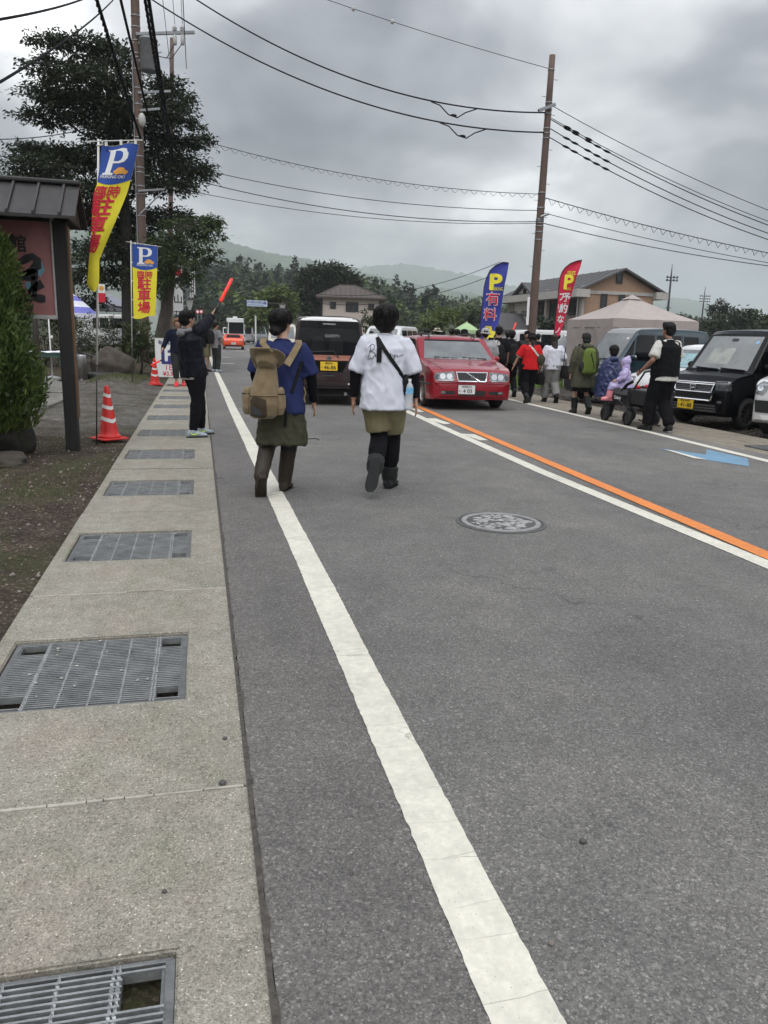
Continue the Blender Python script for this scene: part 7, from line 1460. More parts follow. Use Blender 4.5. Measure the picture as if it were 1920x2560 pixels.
mat('canvas_tan', (.2, .15, .085), .85, 0, .2, 8, .3, 120, sheen=.2, spec=.2); mat('canvas_brown', (.06, .045, .03), .85, 0, .2, 8, .3, 120, spec=.2); mat('strap_black', (.01, .01, .011), .8, spec=.2); mat('mesh_grey', (.05, .055, .06), .8); mat('pack_green', (.12, .17, .035), .8, 0, .15, 7, .25, 90, spec=.2); mat('pack_black', (.012, .012, .013), .8, 0, .2, 8, .25, 90, spec=.2); mat('poncho_blue', (.011, .02, .085), .35, 0, .3, 9, .3, 30, spec=.6); mat('poncho_lilac', (.4, .37, .66), .4, 0, .12, 9, .25, 30, hue=(.52, .42, .66)); mat('poncho_clear', (.5, .51, .53), .25, 0, .15, 9, .4, 25, alpha=.5)
mat('baton_red', (.85, .04, .03), .35, 0, .06, 6, emit=(.9, .03, .02), es=.35); mat('bottle_clear', (.75, .8, .85), .08, 0, .05, 6, alpha=.55, spec=.7); mat('bottle_label', (.2, .5, .75), .5, 0, .3, 20); mat('hat_beige', (.42, .38, .29), .85, 0, .12, 9, .2, 90, spec=.2); mat('hat_grey', (.35, .35, .35), .85, 0, .12, 9, .2, 90, spec=.2); mat('hat_olive', (.085, .09, .07), .85, 0, .15, 9, .2, 90, spec=.2)
V3 = Vector
DEF = dict(pelvis=(0, 0, .93), chest=(0, .0, 1.28), neck=(0, -.01, 1.43), head=(0, .015, 1.585),
           shL=(-.172, 0, 1.365), shR=(.172, 0, 1.365), elL=(-.245, -.02, 1.11), elR=(.245, -.02, 1.11), wrL=(-.255, .06, .87), wrR=(.255, .06, .87),
           hiL=(-.09, 0, .9), hiR=(.09, 0, .9), knL=(-.1, .03, .49), knR=(.1, .03, .49), anL=(-.105, -.02, .085), anR=(.105, -.02, .085), ftL=(-.03, 1, 0), ftR=(.03, 1, 0), face=(0, 1, 0))
def arc(a, b, r0, r1, n=4): return [(V3(a).lerp(V3(b), i / n), lerp(r0, r1, i / n)) for i in range(n + 1)]
def chain(mb, segs, n=12, flat=1.):
    P = [s[0] for s in segs]; Rr = [s[1] for s in segs]
    a, b = P[0] - (P[1] - P[0]).normalized() * Rr[0] * .5, P[-1] + (P[-1] - P[-2]).normalized() * Rr[-1] * .5
    mb.tube([a] + P + [b], [Rr[0] * .5] + Rr + [Rr[-1] * .5], n, flat)
def hand(mb, w, el, side, curl=.5, hold=None):
    """palm, four fingers and thumb; side = +1 right hand"""
    w, el = V3(w), V3(el); d = (w - el).normalized(); out = V3((1, 0, 0)) * side; pn = V3((-side, .0, 0)); pn = (pn - d * pn.dot(d)); pn = pn.normalized() if pn.length > .2 else V3((0, -1, 0)); ac = d.cross(pn).normalized()   # pn: palm faces the thigh
    if ac.y < 0: ac = -ac                                      # thumb side looks forward
    if hold is not None: d = V3(hold[0]).normalized(); ac = V3(hold[1]).normalized(); pn = V3(hold[2]).normalized()
    ring = []
    for t, wd, th in ((-.02, .024, .02), (.01, .03, .018), (.05, .04, .017), (.085, .04, .014), (.095, .036, .01)): c = w + d * t; ring.append([c + ac * wd * cos(2 * pi * k / 12) + pn * th * sin(2 * pi * k / 12) for k in range(12)])
    mb.loft(ring)
    for i, (o, ln) in enumerate(((.03, .068), (.01, .077), (-.01, .071), (-.029, .056))):
        p = w + d * .085 + ac * o; P = [p - d * .015]; dd = d.copy()
        for k, s_ in enumerate((.45, .32, .23)): P.append(P[-1] + dd * (ln * s_ + (.015 if k == 0 else 0))); dd = (dd + pn * curl * (.55 + .2 * k)).normalized()
        P.append(P[-1] + dd * ln * .1); mb.tube(P, [.0095, .009, .0082, .0075, .005], 8)
    p = w + d * .025 + ac * .028; q = (d * .6 + ac * .75 + pn * .35).normalized(); q2 = (d * .9 + ac * .15 + pn * .35).normalized(); mb.tube([p - q * .015, p + q * .03, p + q * .03 + q2 * .03, p + q * .03 + q2 * .055], [.013, .0115, .0095, .006], 8)
class Person:
    def __init__(s, label, loc, rz, h=1.7, pose=None, skin='skin', vox=.012, curl=(.5, .5), hold=None, build=1., seated=False, child=False, group=None):
        s.k = h / 1.7; s.J = {k: V3(v) for k, v in DEF.items()}
        for k, v in (pose or {}).items(): s.J[k] = V3(v)
        s.t = thing('person', label, 'person', tuple(loc), rz, group); s.t.scale = (s.k,) * 3; s.vox = vox * (1.22 if vox < .0135 else 1.5) / s.k; s.b = build; J = s.J; mb = MB(); b = build; s.child = child
        mid = J['pelvis'].lerp(J['chest'], .45); up = (J['chest'] - J['pelvis']).normalized(); fw = V3((0, 1, 0)); fw = (fw - up * fw.dot(up)).normalized(); rt = fw.cross(up); s.up, s.fw, s.rt = up, fw, rt
        s.torso_r = [(J['pelvis'] - up * .1, .13, .1), (J['pelvis'] - up * .01, .162, .115), (mid, .135, .1), (J['chest'] - up * .06, .15, .112), (J['chest'] + up * .04, .155, .102), (J['neck'] - up * .06, .12, .075), (J['neck'], .062, .058)]
        mb.loft([s.ring(c, rx * b, ry * b) for c, rx, ry in s.torso_r])
        hd = J['head']; f = V3(J['face']).normalized(); hr = V3((0, 0, 1)).cross(f) * -1; hr = f.cross(V3((0, 0, 1))).normalized(); s.f, s.hr = f, hr; hs = 1.28 if child else 1.; s.hs = hs
        mb.tube([J['neck'] - up * .06, J['neck'] + V3((0, 0, .02)), hd - V3((0, 0, .06))], [.062, .054, .052], 12); M3 = Matrix((hr, f, V3((0, 0, 1)))).transposed(); s.hM = M3
        H = lambda x, y, z: hd + M3 @ (V3((x, y, z)) * hs)
        s.H = H; mb.ell(H(0, -.012, .03), (.074 * hs, .092 * hs, .088 * hs), 16, 12, M3); mb.ell(H(0, .022, -.04), (.058 * hs, .062 * hs, .075 * hs), 14, 10, M3); mb.ell(H(0, .04, -.085), (.032 * hs, .036 * hs, .03 * hs), 10, 8, M3)
        mb.tube([H(0, .08, .012), H(0, .098, -.018), H(0, .084, -.036)], [.009 * hs, .014 * hs, .013 * hs], 8)
        for sd in (-1, 1): mb.ell(H(sd * .076, -.008, -.008), (.012 * hs, .02 * hs, .032 * hs), 10, 8, M3)
        for S, sd in (('L', -1), ('R', 1)):
            chain(mb, arc(J['sh' + S], J['el' + S], .045 * b, .04 * b) + arc(J['el' + S], J['wr' + S], .041, .027)[1:]); hand(mb, J['wr' + S], J['el' + S], sd, curl[0 if sd < 0 else 1], (hold or {}).get(S))
            mb.ell(J['sh' + S] + V3((-sd * .03, 0, -.01)), (.055 * b, .05 * b, .045 * b), 12, 8)
            chain(mb, arc(J['hi' + S] - up * .0, J['kn' + S], .078 * b, .05 * b) + arc(J['kn' + S], J['an' + S], .05 * b, .036)[1:]); c = J['an' + S].lerp(J['kn' + S], .7); mb.ell(c, (.044, .046, .05), 10, 8)
            fd = J['ft' + S].normalized(); sid = fd.cross(V3((0, 0, 1))); sid = sid.normalized() if sid.length > .3 else V3((1, 0, 0)); dn = sid.cross(fd); dn = dn if dn.dot(J['an' + S] - J['kn' + S]) > 0 else -dn; mb.tube([J['an' + S] - fd * .035 + dn * .035, J['an' + S] + dn * .02, J['an' + S] + fd * .08 + dn * .045, J['an' + S] + fd * .14 + dn * .052], [.028, .036, .034, .02], 10, .7)
        s.body = obj('body', remesh(mb, s.vox * (1. if vox < .0135 else 1.2)), skin, s.t)
        s.skin = skin; s.hk = 1.
    def ring(s, c, rx, ry, n=18, p=2.3):
        o = []
        for k in range(n):
            a = 2 * pi * k / n; x = abs(cos(a)) ** (2 / p) * (1 if cos(a) >= 0 else -1); y = abs(sin(a)) ** (2 / p) * (1 if sin(a) >= 0 else -1); o.append(V3(c) + s.rt * rx * x + s.fw * ry * y)
        return o
    def features(s):
        H = s.H
        for sd in (-1, 1):
            e = MB().ell(H(sd * .031, .077, .008), (.014, .009, .008), 10, 8, s.hM).build('eye', 'eye_white', s.t, True); MB().ell(H(sd * .031, .0845, .008), (.006, .004, .007), 8, 6, s.hM).build('iris', 'eye_dark', e, True); MB().tube([H(sd * .014, .087, .03), H(sd * .032, .084, .036), H(sd * .05, .072, .03)], [.003, .0045, .0025], 6).build('eyebrow', 'hair_black', s.t, True)
        MB().tube([H(-.024, .079, -.058), H(0, .088, -.06), H(.024, .079, -.058)], [.003, .006, .003], 6).build('mouth', 'lip', s.t, True)
    def top(s, m, sleeve=.6, hem=-.08, loose=.03, seed=1., flare=.0, amp=.007, name='shirt', vox=None, collar=0., sleeve_loose=None, shoulder=0., open_arm=True):
        """garment on the upper body; sleeve 0..2 (1 = elbow, 2 = wrist); hem = height relative to the pelvis"""
        J, up, b = s.J, s.up, s.b; mb = MB(); P = J['pelvis'] + up * hem; sl = loose if sleeve_loose is None else sleeve_loose
        mid = J['pelvis'].lerp(J['chest'], .45)
        rows = [(P, .165 + loose + flare, .122 + loose + flare)]
        if hem < -.03: rows.append((P.lerp(mid, .45), .166 + loose + flare * .6, .122 + loose + flare * .6))
        rows += [(mid, .15 + loose * 1.1 + flare * .25, .112 + loose * 1.1 + flare * .2), (J['chest'] - up * .05, .165 + loose * .9, .122 + loose * .8), (J['chest'] + up * .04, .178 + loose * .8, .12 + loose * .7), (J['neck'] - up * .065, .148 + loose * .3, .094 + loose * .4), (J['neck'] - up * .03, .108 + loose * .2, .08 + loose * .2), (J['neck'] + up * .0, .072 + loose * .1, .066 + loose * .12), (J['neck'] + up * (.014 + collar), .06 + collar * .35, .06 + collar * .35)]
        mb.loft([s.ring(c, rx * b, ry * b) for c, rx, ry in rows])
        for S, sd in (('L', -1), ('R', 1)):
            sh, el, wr = J['sh' + S], J['el' + S], J['wr' + S]
            if sleeve > 0:
                a = arc(sh, sh.lerp(el, min(1, sleeve)), .066 * b + sl * .8, lerp(.066, .052, min(1, sleeve)) * b + sl * (1.15 if sleeve <= 1 else .8), 4)
                if sleeve > 1: a += arc(el, el.lerp(wr, sleeve - 1), .05 * b + sl * .75, .04 * b + sl * .55, 4)[1:]
                mb.tube([sh + V3((-sd * .07, 0, .0))] + [q[0] for q in a], [.05 * b + sl * .3] + [q[1] * ((.9, .96, 1., 1.02, 1.04)[i] if i < 5 else 1.) if sleeve <= 1.05 else q[1] * (.86 if i == 0 else .95 if i == 1 else 1.) for i, q in enumerate(a)], 14)
            mb.ell(sh + V3((-sd * .03, 0, .004)), (.072 * b + loose * .2, .066 * b + loose * .3, .052 * b + loose * .2), 12, 8)
        s.shirt = obj(name, remesh(mb, vox or s.vox, 2, folds(amp, 9, 3.2, seed)), m, s.t)
        if not collar and name == 'shirt' and s.vox < .0135 / s.k: MB().tube([J['neck'] + up * .006 + s.rt * .07 * cos(a) + s.fw * (.066 * sin(a)) + up * (-.012 * sin(a)) for a in np.linspace(0, 2 * pi, 22)[:-1]], .0085, 7, closed=True).build('collar', m, s.shirt, True)
        return s.shirt
    def sleeves(s, m, a=.4, b_=1.95, r=.006, name='arm_sleeve'):
        for S in 'LR':
            sh, el, wr = s.J['sh' + S], s.J['el' + S], s.J['wr' + S]; mb = MB(); A = arc(sh.lerp(el, a), el, .053 + r, .045 + r) + arc(el, el.lerp(wr, b_ - 1), .045 + r, .032 + r)[1:]; mb.tube([q[0] for q in A], [q[1] for q in A], 14); me = remesh(mb, s.vox, 1, folds(.003, 14, 14, 3)); obj(name, me, m, s.t)
    def bottom(s, m, kind='pants', length=2., loose=.02, seed=2., waist=.05, amp=.006, name=None, hem_w=None):
        J, up, b = s.J, s.up, s.b; mb = MB(); P = J['pelvis']
        mb.loft([s.ring(c, rx * b + loose, ry * b + loose) for c, rx, ry in ((P + up * waist, .15, .112), (P, .162, .12), (P - up * .08, .155, .115))])
        for S, sd in (('L', -1), ('R', 1)):
            hi, kn, an = J['hi' + S], J['kn' + S], J['an' + S]; e = hem_w if hem_w is not None else loose
            A = arc(hi, hi.lerp(kn, min(1, length)), .092 * b + loose, lerp(.092, .06, min(1, length)) * b + (e if length <= 1 else loose), 4)
            if length > 1: A += arc(kn, kn.lerp(an, length - 1), .062 * b + loose, .045 + e, 5)[1:]
            mb.tube([hi + up * .06] + [q[0] for q in A], [.085 * b + loose] + [q[1] for q in A], 16)
        return obj(name or {'pants': 'trousers'}.get(kind, kind), remesh(mb, s.vox, 2, folds(amp, 8, 4, seed)), m, s.t)
    def skirt(s, m, z, flare=.08, seed=3., waist=.05, amp=.012, name='skirt', center=None):
        J, up, b = s.J, s.up, s.b; P = J['pelvis']; mb = MB(); c = V3(center) if center else V3((P.x, P.y + .01, z)); rows = [(P + up * waist, .155, .12), (P - up * .04, .19, .15), (V3((lerp(P.x, c.x, .5), lerp(P.y, c.y, .5), lerp(P.z, z, .5))), .2 + flare * .5, .16 + flare * .5), (c, .205 + flare, .165 + flare)]
        mb.loft([s.ring(q, rx * b, ry * b, 28) for q, rx, ry in rows]); return obj(name, remesh(mb, s.vox, 2, folds(amp, 13, 1., seed)), m, s.t)
    def feet(s, m, shaft=0., r=.012, sole='shoe_black', name='shoe', size=1., shaft_r=None, up=None):
        J = s.J
        for S in 'LR':
            an, kn = J['an' + S], J['kn' + S]; fd = J['ft' + S].normalized(); sid = fd.cross(V3((0, 0, 1))); sid = sid.normalized() if sid.length > .3 else V3((1, 0, 0)); dn = sid.cross(fd).normalized() * -1
            if dn.dot(an - kn) < 0: dn = -dn
            o = lambda a, b_, c_=0.: an + fd * a * size + dn * b_ + sid * c_
            mb = MB(); rings = []
            for a, w, hgt in ((-.075, .028, .05), (-.06, .036, .085), (-.02, .038, .1), (.04, .042, .085), (.1, .047, .06), (.155, .045, .045), (.185, .032, .034), (.195, .015, .02)):
                c = o(a, .075 - hgt / 2 + .002); rings.append([c + sid * (w + r * .6) * cos(2 * pi * k / 12) + dn * (hgt / 2 + r * .4) * sin(2 * pi * k / 12) for k in range(12)])
            mb.loft(rings); sr = shaft_r or (.05, .058)
            if shaft: q = an.lerp(kn, shaft); mb.tube([an + dn * .03, an, an.lerp(q, .25), an.lerp(q, .6), q], [sr[0] + r * .4, sr[0] + r, sr[0] + r * 1.3, lerp(sr[0], sr[1], .7) + r, sr[1] + r], 14)
            else: mb.tube([an + dn * .04, an - dn * .02], [.042 + r, .04 + r], 12)
            f = obj(name, remesh(mb, s.vox * .8, 2, folds(.003, 12, 16, 4)), m, s.t)
            mb = MB(); ring = []
            for a, w in ((-.082, .03), (-.065, .042), (0, .044), (.06, .05), (.12, .054), (.17, .05), (.198, .034), (.206, .015)):
                c = o(a, .079); ring.append([c + sid * w, c + sid * w + dn * .02, c - sid * w + dn * .02, c - sid * w])
            mb.loft(ring); mb.build('sole', sole, f)
    def hair(s, m='hair_black', kind='short', seed=1., vox=.009):
        H, M3, k = s.H, s.hM, s.hs; mb = MB(); mb.ell(H(0, -.022, .042), (.086 * k, .102 * k, .09 * k), 18, 14, M3); mb.ell(H(0, -.05, -.01), (.08 * k, .072 * k, .08 * k), 16, 12, M3)
        if kind in ('short', 'crop'): mb.ell(H(0, .05, .085), (.066 * k, .045 * k, .04 * k), 12, 8, M3)
        if kind == 'bowl': mb.ell(H(0, -.025, .04), (.112 * k, .122 * k, .1 * k), 16, 12, M3); mb.ell(H(0, -.045, -.02), (.104 * k, .092 * k, .11 * k), 16, 12, M3); mb.ell(H(0, .03, .06), (.094 * k, .08 * k, .075 * k), 14, 10, M3)
        if kind == 'bun': mb.ell(H(0, -.03, .045), (.096, .11, .1), 16, 12, M3); mb.ell(H(0, -.11, -.065), (.056, .05, .046), 12, 10, M3); mb.ell(H(0, .02, .05), (.083, .08, .07), 14, 10, M3); mb.ell(H(0, -.075, -.045), (.06, .05, .05), 12, 8, M3)
        if kind == 'long': mb.tube([H(0, -.03, .03), H(0, -.06, -.08), H(.01, -.095, -.22), H(.01, -.11, -.38)], [.085, .085, .08, .045], 14, .7)
        if kind == 'tail': mb.tube([H(0, -.06, .0), H(.01, -.1, -.1), H(.02, -.115, -.26)], [.06, .045, .03], 12, .8)
        if kind == 'shag':
            for sd in (-1, 1): mb.tube([H(sd * .06, .02, .06), H(sd * .085, .0, -.02), H(sd * .08, -.02, -.09)], [.035, .03, .015], 10)
            mb.ell(H(0, .055, .075), (.07, .04, .035), 12, 8, M3)
        def d(c): return .006 * noise.noise(V3((c.x * 34 + seed, c.y * 34, c.z * 11))) + .005 * noise.noise(V3((c.x * 80, c.y * 80 + seed, c.z * 24)))
        me = remesh(mb, max(vox, s.vox * .7) / 1., 1, d); bv = bvh_of(me); rr = random.Random(int(seed * 10)); st = MB(); C = H(0, -.02, .03)
        for i in range(150 if s.vox < .0125 else 60):      # loose locks break up the outline
            a = rr.uniform(0, 2 * pi); e = rr.uniform(-.1, 1.); u = M3 @ V3((cos(a) * cos(e), sin(a) * cos(e), sin(e)))
            if u.dot(s.f) > .55 and e < .45: continue
            P = []
            for j in range(5):
                q = (u - V3((0, 0, .17 * j)) + M3 @ V3((rr.gauss(0, .03), rr.gauss(0, .03), 0))).normalized(); h = bv.ray_cast(C + q * .5, -q)[0]
                if h is None: break
                P.append(h + q * (.001 + .0035 * j * rr.random()))
            if len(P) > 2: st.tube(P, [.006, .0065, .005, .0035, .0012][:len(P)], 5, .6)
        bm = bmesh.new(); bm.from_mesh(me); bm.from_mesh(st.mesh(sm=True)); bm.to_mesh(me); bm.free(); smooth(me)
        return obj('hair', me, m, s.t)
    def hat(s, m, kind='bucket', label='hat'):
        H, M3, k = s.H, s.hM, s.hs; mb = MB()
        if kind == 'bucket': rows = [(.148, .0), (.1, .035), (.096, .05), (.09, .1), (.07, .128), (.02, .138)]
        elif kind == 'sun': rows = [(.17, .02), (.13, .035), (.094, .045), (.09, .09), (.07, .115), (.02, .122)]
        else: rows = [(.096, .0), (.097, .04), (.092, .09), (.068, .125), (.02, .14)]
        R_ = []
        for r, z in rows: R_.append([H(r * k * cos(2 * pi * i / 24), -.01 + 1.12 * r * k * sin(2 * pi * i / 24) + 0, z + (.012 * sin(4 * pi * i / 24) if r > .12 else 0)) for i in range(24)])
        if kind == 'beanie': mb.ell(H(0, -.025, .035), (.094, .112, .1), 16, 12, M3); mb.ell(H(0, -.05, -.03), (.088, .08, .075), 16, 10, M3)
        else: mb.loft(R_)
        if kind == 'cap': mb.loft([[H(.075 * cos(a), .07 + .06 * sin(a) * q, .03 - .012 * q - z) for a in np.linspace(0, pi, 9)] + [H(-.06, .05, .03 - z)] for q, z in ((1, 0), (1, .008))])
        return obj('hat', mb.mesh(sm=True), m, s.t)
def ribbon(pts, w, nrm, th=.006):
    """flat strap along points; nrm = outward direction(s)"""
    mb = MB(); P = [V3(p) for p in pts]; n = len(P); rings = []
    for i, p in enumerate(P):
        t = (P[min(i + 1, n - 1)] - P[max(i - 1, 0)]).normalized(); N = V3(nrm[i] if isinstance(nrm, list) else nrm); sd = t.cross(N).normalized() * w / 2; N = sd.cross(t).normalized() * th / 2; rings.append([p - sd - N, p + sd - N, p + sd + N, p - sd + N])
    mb.loft(rings); return mb
def drape(bv, pts, d, off=.008):
    """drop strap points onto a garment along direction d"""
    o = []
    for p in pts:
        h, n, i, t = bv.ray_cast(V3(p) - V3(d) * 1., V3(d)); o.append((h - V3(d) * off) if h is not None else V3(p))
    return o
def carried(name, label, cat, person): t = thing(name, label, cat, person.t.location, person.t.rotation_euler.z); t.scale = person.t.scale; return t

# ---- woman in the navy tee, walking away
def woman_blue():
    c = G(690, 1226); p = Person('woman in a navy tee, olive skirt and brown rubber boots walking away', (c.x + .05, c.y - .1, 0), R(-6), 1.64, dict(pelvis=(0, 0, .93), chest=(0, .02, 1.27), neck=(0, .02, 1.425), head=(.0, .045, 1.585), anR=(.02, .12, .085), knR=(.07, .1, .49), anL=(-.2, -.22, .19), knL=(-.13, .03, .5), ftL=(-.1, .55, -.85), ftR=(.25, 1, 0), elR=(.27, .0, 1.1), wrR=(.3, .1, .86), elL=(-.25, .05, 1.12), wrL=(-.24, .2, .98), face=(.62, .78, 0)), 'skin_light', .009, (.5, .75))
    p.top('tee_navy', .92, -.16, .03, 1., .02, .012, sleeve_loose=.024); p.sleeves('black_cloth', .7, 1.95); p.skirt('skirt_olive', .47, .035, 4., .05, .02, 'skirt'); p.feet('boot_brown', .86, .016, 'boot_brown', 'boot', 1., (.05, .063)); p.hair('hair_black', 'bun', 2.)
    # leggings above the boots
    mb = MB()
    for S in 'LR': mb.tube([p.J['hi' + S].lerp(p.J['kn' + S], .6), p.J['kn' + S], p.J['kn' + S].lerp(p.J['an' + S], .25)], [.092, .086, .08], 12)
    for S in 'LR': mb.ell(p.J['kn' + S], (.08, .082, .1), 12, 10)
    obj('leggings', remesh(mb, .012, 1), 'charcoal', p.t)
    MB().tube([(.22, .02, .52), (.28, .0, .525), (.32, -.02, .53), (.35, -.01, .515)], .004, 6).build('drawcord', 'strap_black', p.t); MB().tube([(.2, -.12, 1.02), (.215, -.135, .97), (.2, -.14, .92), (.21, -.15, .88)], .006, 6).build('charm_cord', 'canvas_tan', p.t)
    MB().ell((.315, .16, .755), (.012, .012, .014), 8, 6).build('lime_tag', 'lime', p.t, True)
    # her backpack with a hat tied on
    k = carried('backpack', 'tan canvas rucksack with mesh pockets on the woman in navy', 'backpack', p); mb = MB(); up = V3((0, 0, 1)); rows = []
    for z, rx, ry, cy, cx in ((.74, .1, .06, -.25, -.12), (.77, .15, .1, -.26, -.12), (.87, .168, .12, -.27, -.12), (.97, .16, .115, -.265, -.115), (1.07, .135, .1, -.255, -.1), (1.17, .112, .085, -.24, -.085), (1.25, .09, .07, -.225, -.075), (1.3, .05, .04, -.215, -.07)): rows.append([V3((cx + rx * cos(2 * pi * i / 24) * (1 + .03 * sin(i * 3)), cy + ry * sin(2 * pi * i / 24), z)) for i in range(24)])
    mb.loft(rows); sh = remesh(mb, .009, 1, lambda c: .012 * noise.noise(V3((c.x * 26, c.y * 26, c.z * 4))) * (1 if c.z > .98 else .25) + .003 * noise.noise(c * 30)); obj('bag', sh, 'canvas_tan', k); bv = bvh_of(sh)
    obj('lower_panel', lay(bv, [(-.255, .91), (-.22, .95), (-.09, .92), (-.08, .77), (-.12, .75), (-.25, .77)], 'rear', .006, .03), 'canvas_brown', k); obj('mesh_panel', lay(bv, [(-.25, .87), (-.15, .83), (-.13, .765), (-.24, .78)], 'rear', .010, .03), 'mesh_grey', k)
    for sx, cx in ((1, .05), (-1, -.285)):
        mb = MB(); mb.loft([[V3((cx + rx * cos(2 * pi * i / 16), -.25 + ry * sin(2 * pi * i / 16), z)) for i in range(16)] for z, rx, ry in ((.78, .04, .05), (.84, .06, .075), (.94, .06, .08), (1.0, .045, .065), (1.02, .03, .04))]); pk = obj('side_pocket', remesh(mb, .009, 1, folds(.006, 16, 5, 5)), 'canvas_tan', k); MB().tube([(cx + .058 * cos(a), -.25 + .075 * sin(a), .965) for a in np.linspace(pi * .9, 2.1 * pi, 10)], .005, 5).build('pocket_cord', 'strap_black', pk)
    MB().tube([(-.115 + .163 * cos(a), -.266 + .12 * sin(a), .955) for a in np.linspace(pi, 2 * pi, 14)], .007, 6).build('seam', 'canvas_tan', k)
    bt = bvh_of(p.shirt.data)
    for a, b_, cx in ((.07, .15, 1), (-.09, -.17, -1)):
        P = [V3((a - .03, -.2, 1.22)), V3((lerp(a, b_, .5), -.16, 1.35)), V3((b_, -.1, 1.43)), V3((b_ + .0, -.02, 1.455)), V3((b_, .09, 1.41))]; P = [bt.find_nearest(q)[0] + bt.find_nearest(q)[1] * .012 if i > 0 else q for i, q in enumerate(P)]; ribbon(P, .06, [(0, -1, .3), (0, -.8, .6), (0, -.5, .9), (0, 0, 1), (0, .8, .6)], .012).build('shoulder_strap', 'canvas_tan', k)
    P = [bt.find_nearest(V3(q))[0] + bt.find_nearest(V3(q))[1] * .01 for q in ((.19, -.05, 1.25), (.16, -.13, 1.15), (.12, -.17, 1.05), (.09, -.2, .98))]; ribbon(P, .03, (.5, -1, 0), .008).build('lower_strap', 'strap_black', k)
    ribbon([(.0, -.27, .86), (.03, -.26, .8), (.03, -.22, .74), (.02, -.2, .66)], .03, (0, -1, 0), .006).build('hanging_strap', 'strap_black', k)
    for q in k.children:
        if not q.name.startswith(('shoulder', 'lower_strap', 'hanging')): q.location.x = -.065; q.scale.x = .86
    h = carried('sun_hat', 'tan brimmed hat tied on top of the canvas rucksack', 'hat', p); mb = MB(); c = V3((-.135, -.27, 1.28)); R3 = Matrix.Rotation(R(10), 3, 'Y') @ Matrix.Rotation(R(140), 3, 'X'); rows = []
    for r, z in ((.165, -.012), (.163, 0), (.11, .0), (.092, .012), (.088, .05), (.07, .085), (.02, .098)): rows.append([c + R3 @ V3((r * cos(2 * pi * i / 32) * 1.02, r * sin(2 * pi * i / 32), z + (-.035 * cos(2 * (2 * pi * i / 32)) + .015 * sin(3 * 2 * pi * i / 32 + 1)) * (r > .12))) for i in range(32)])
    mb.loft(rows); obj('crown', remesh(mb, .007, 1, folds(.004, 18, 18, 8)), 'canvas_tan', h)
woman_blue()
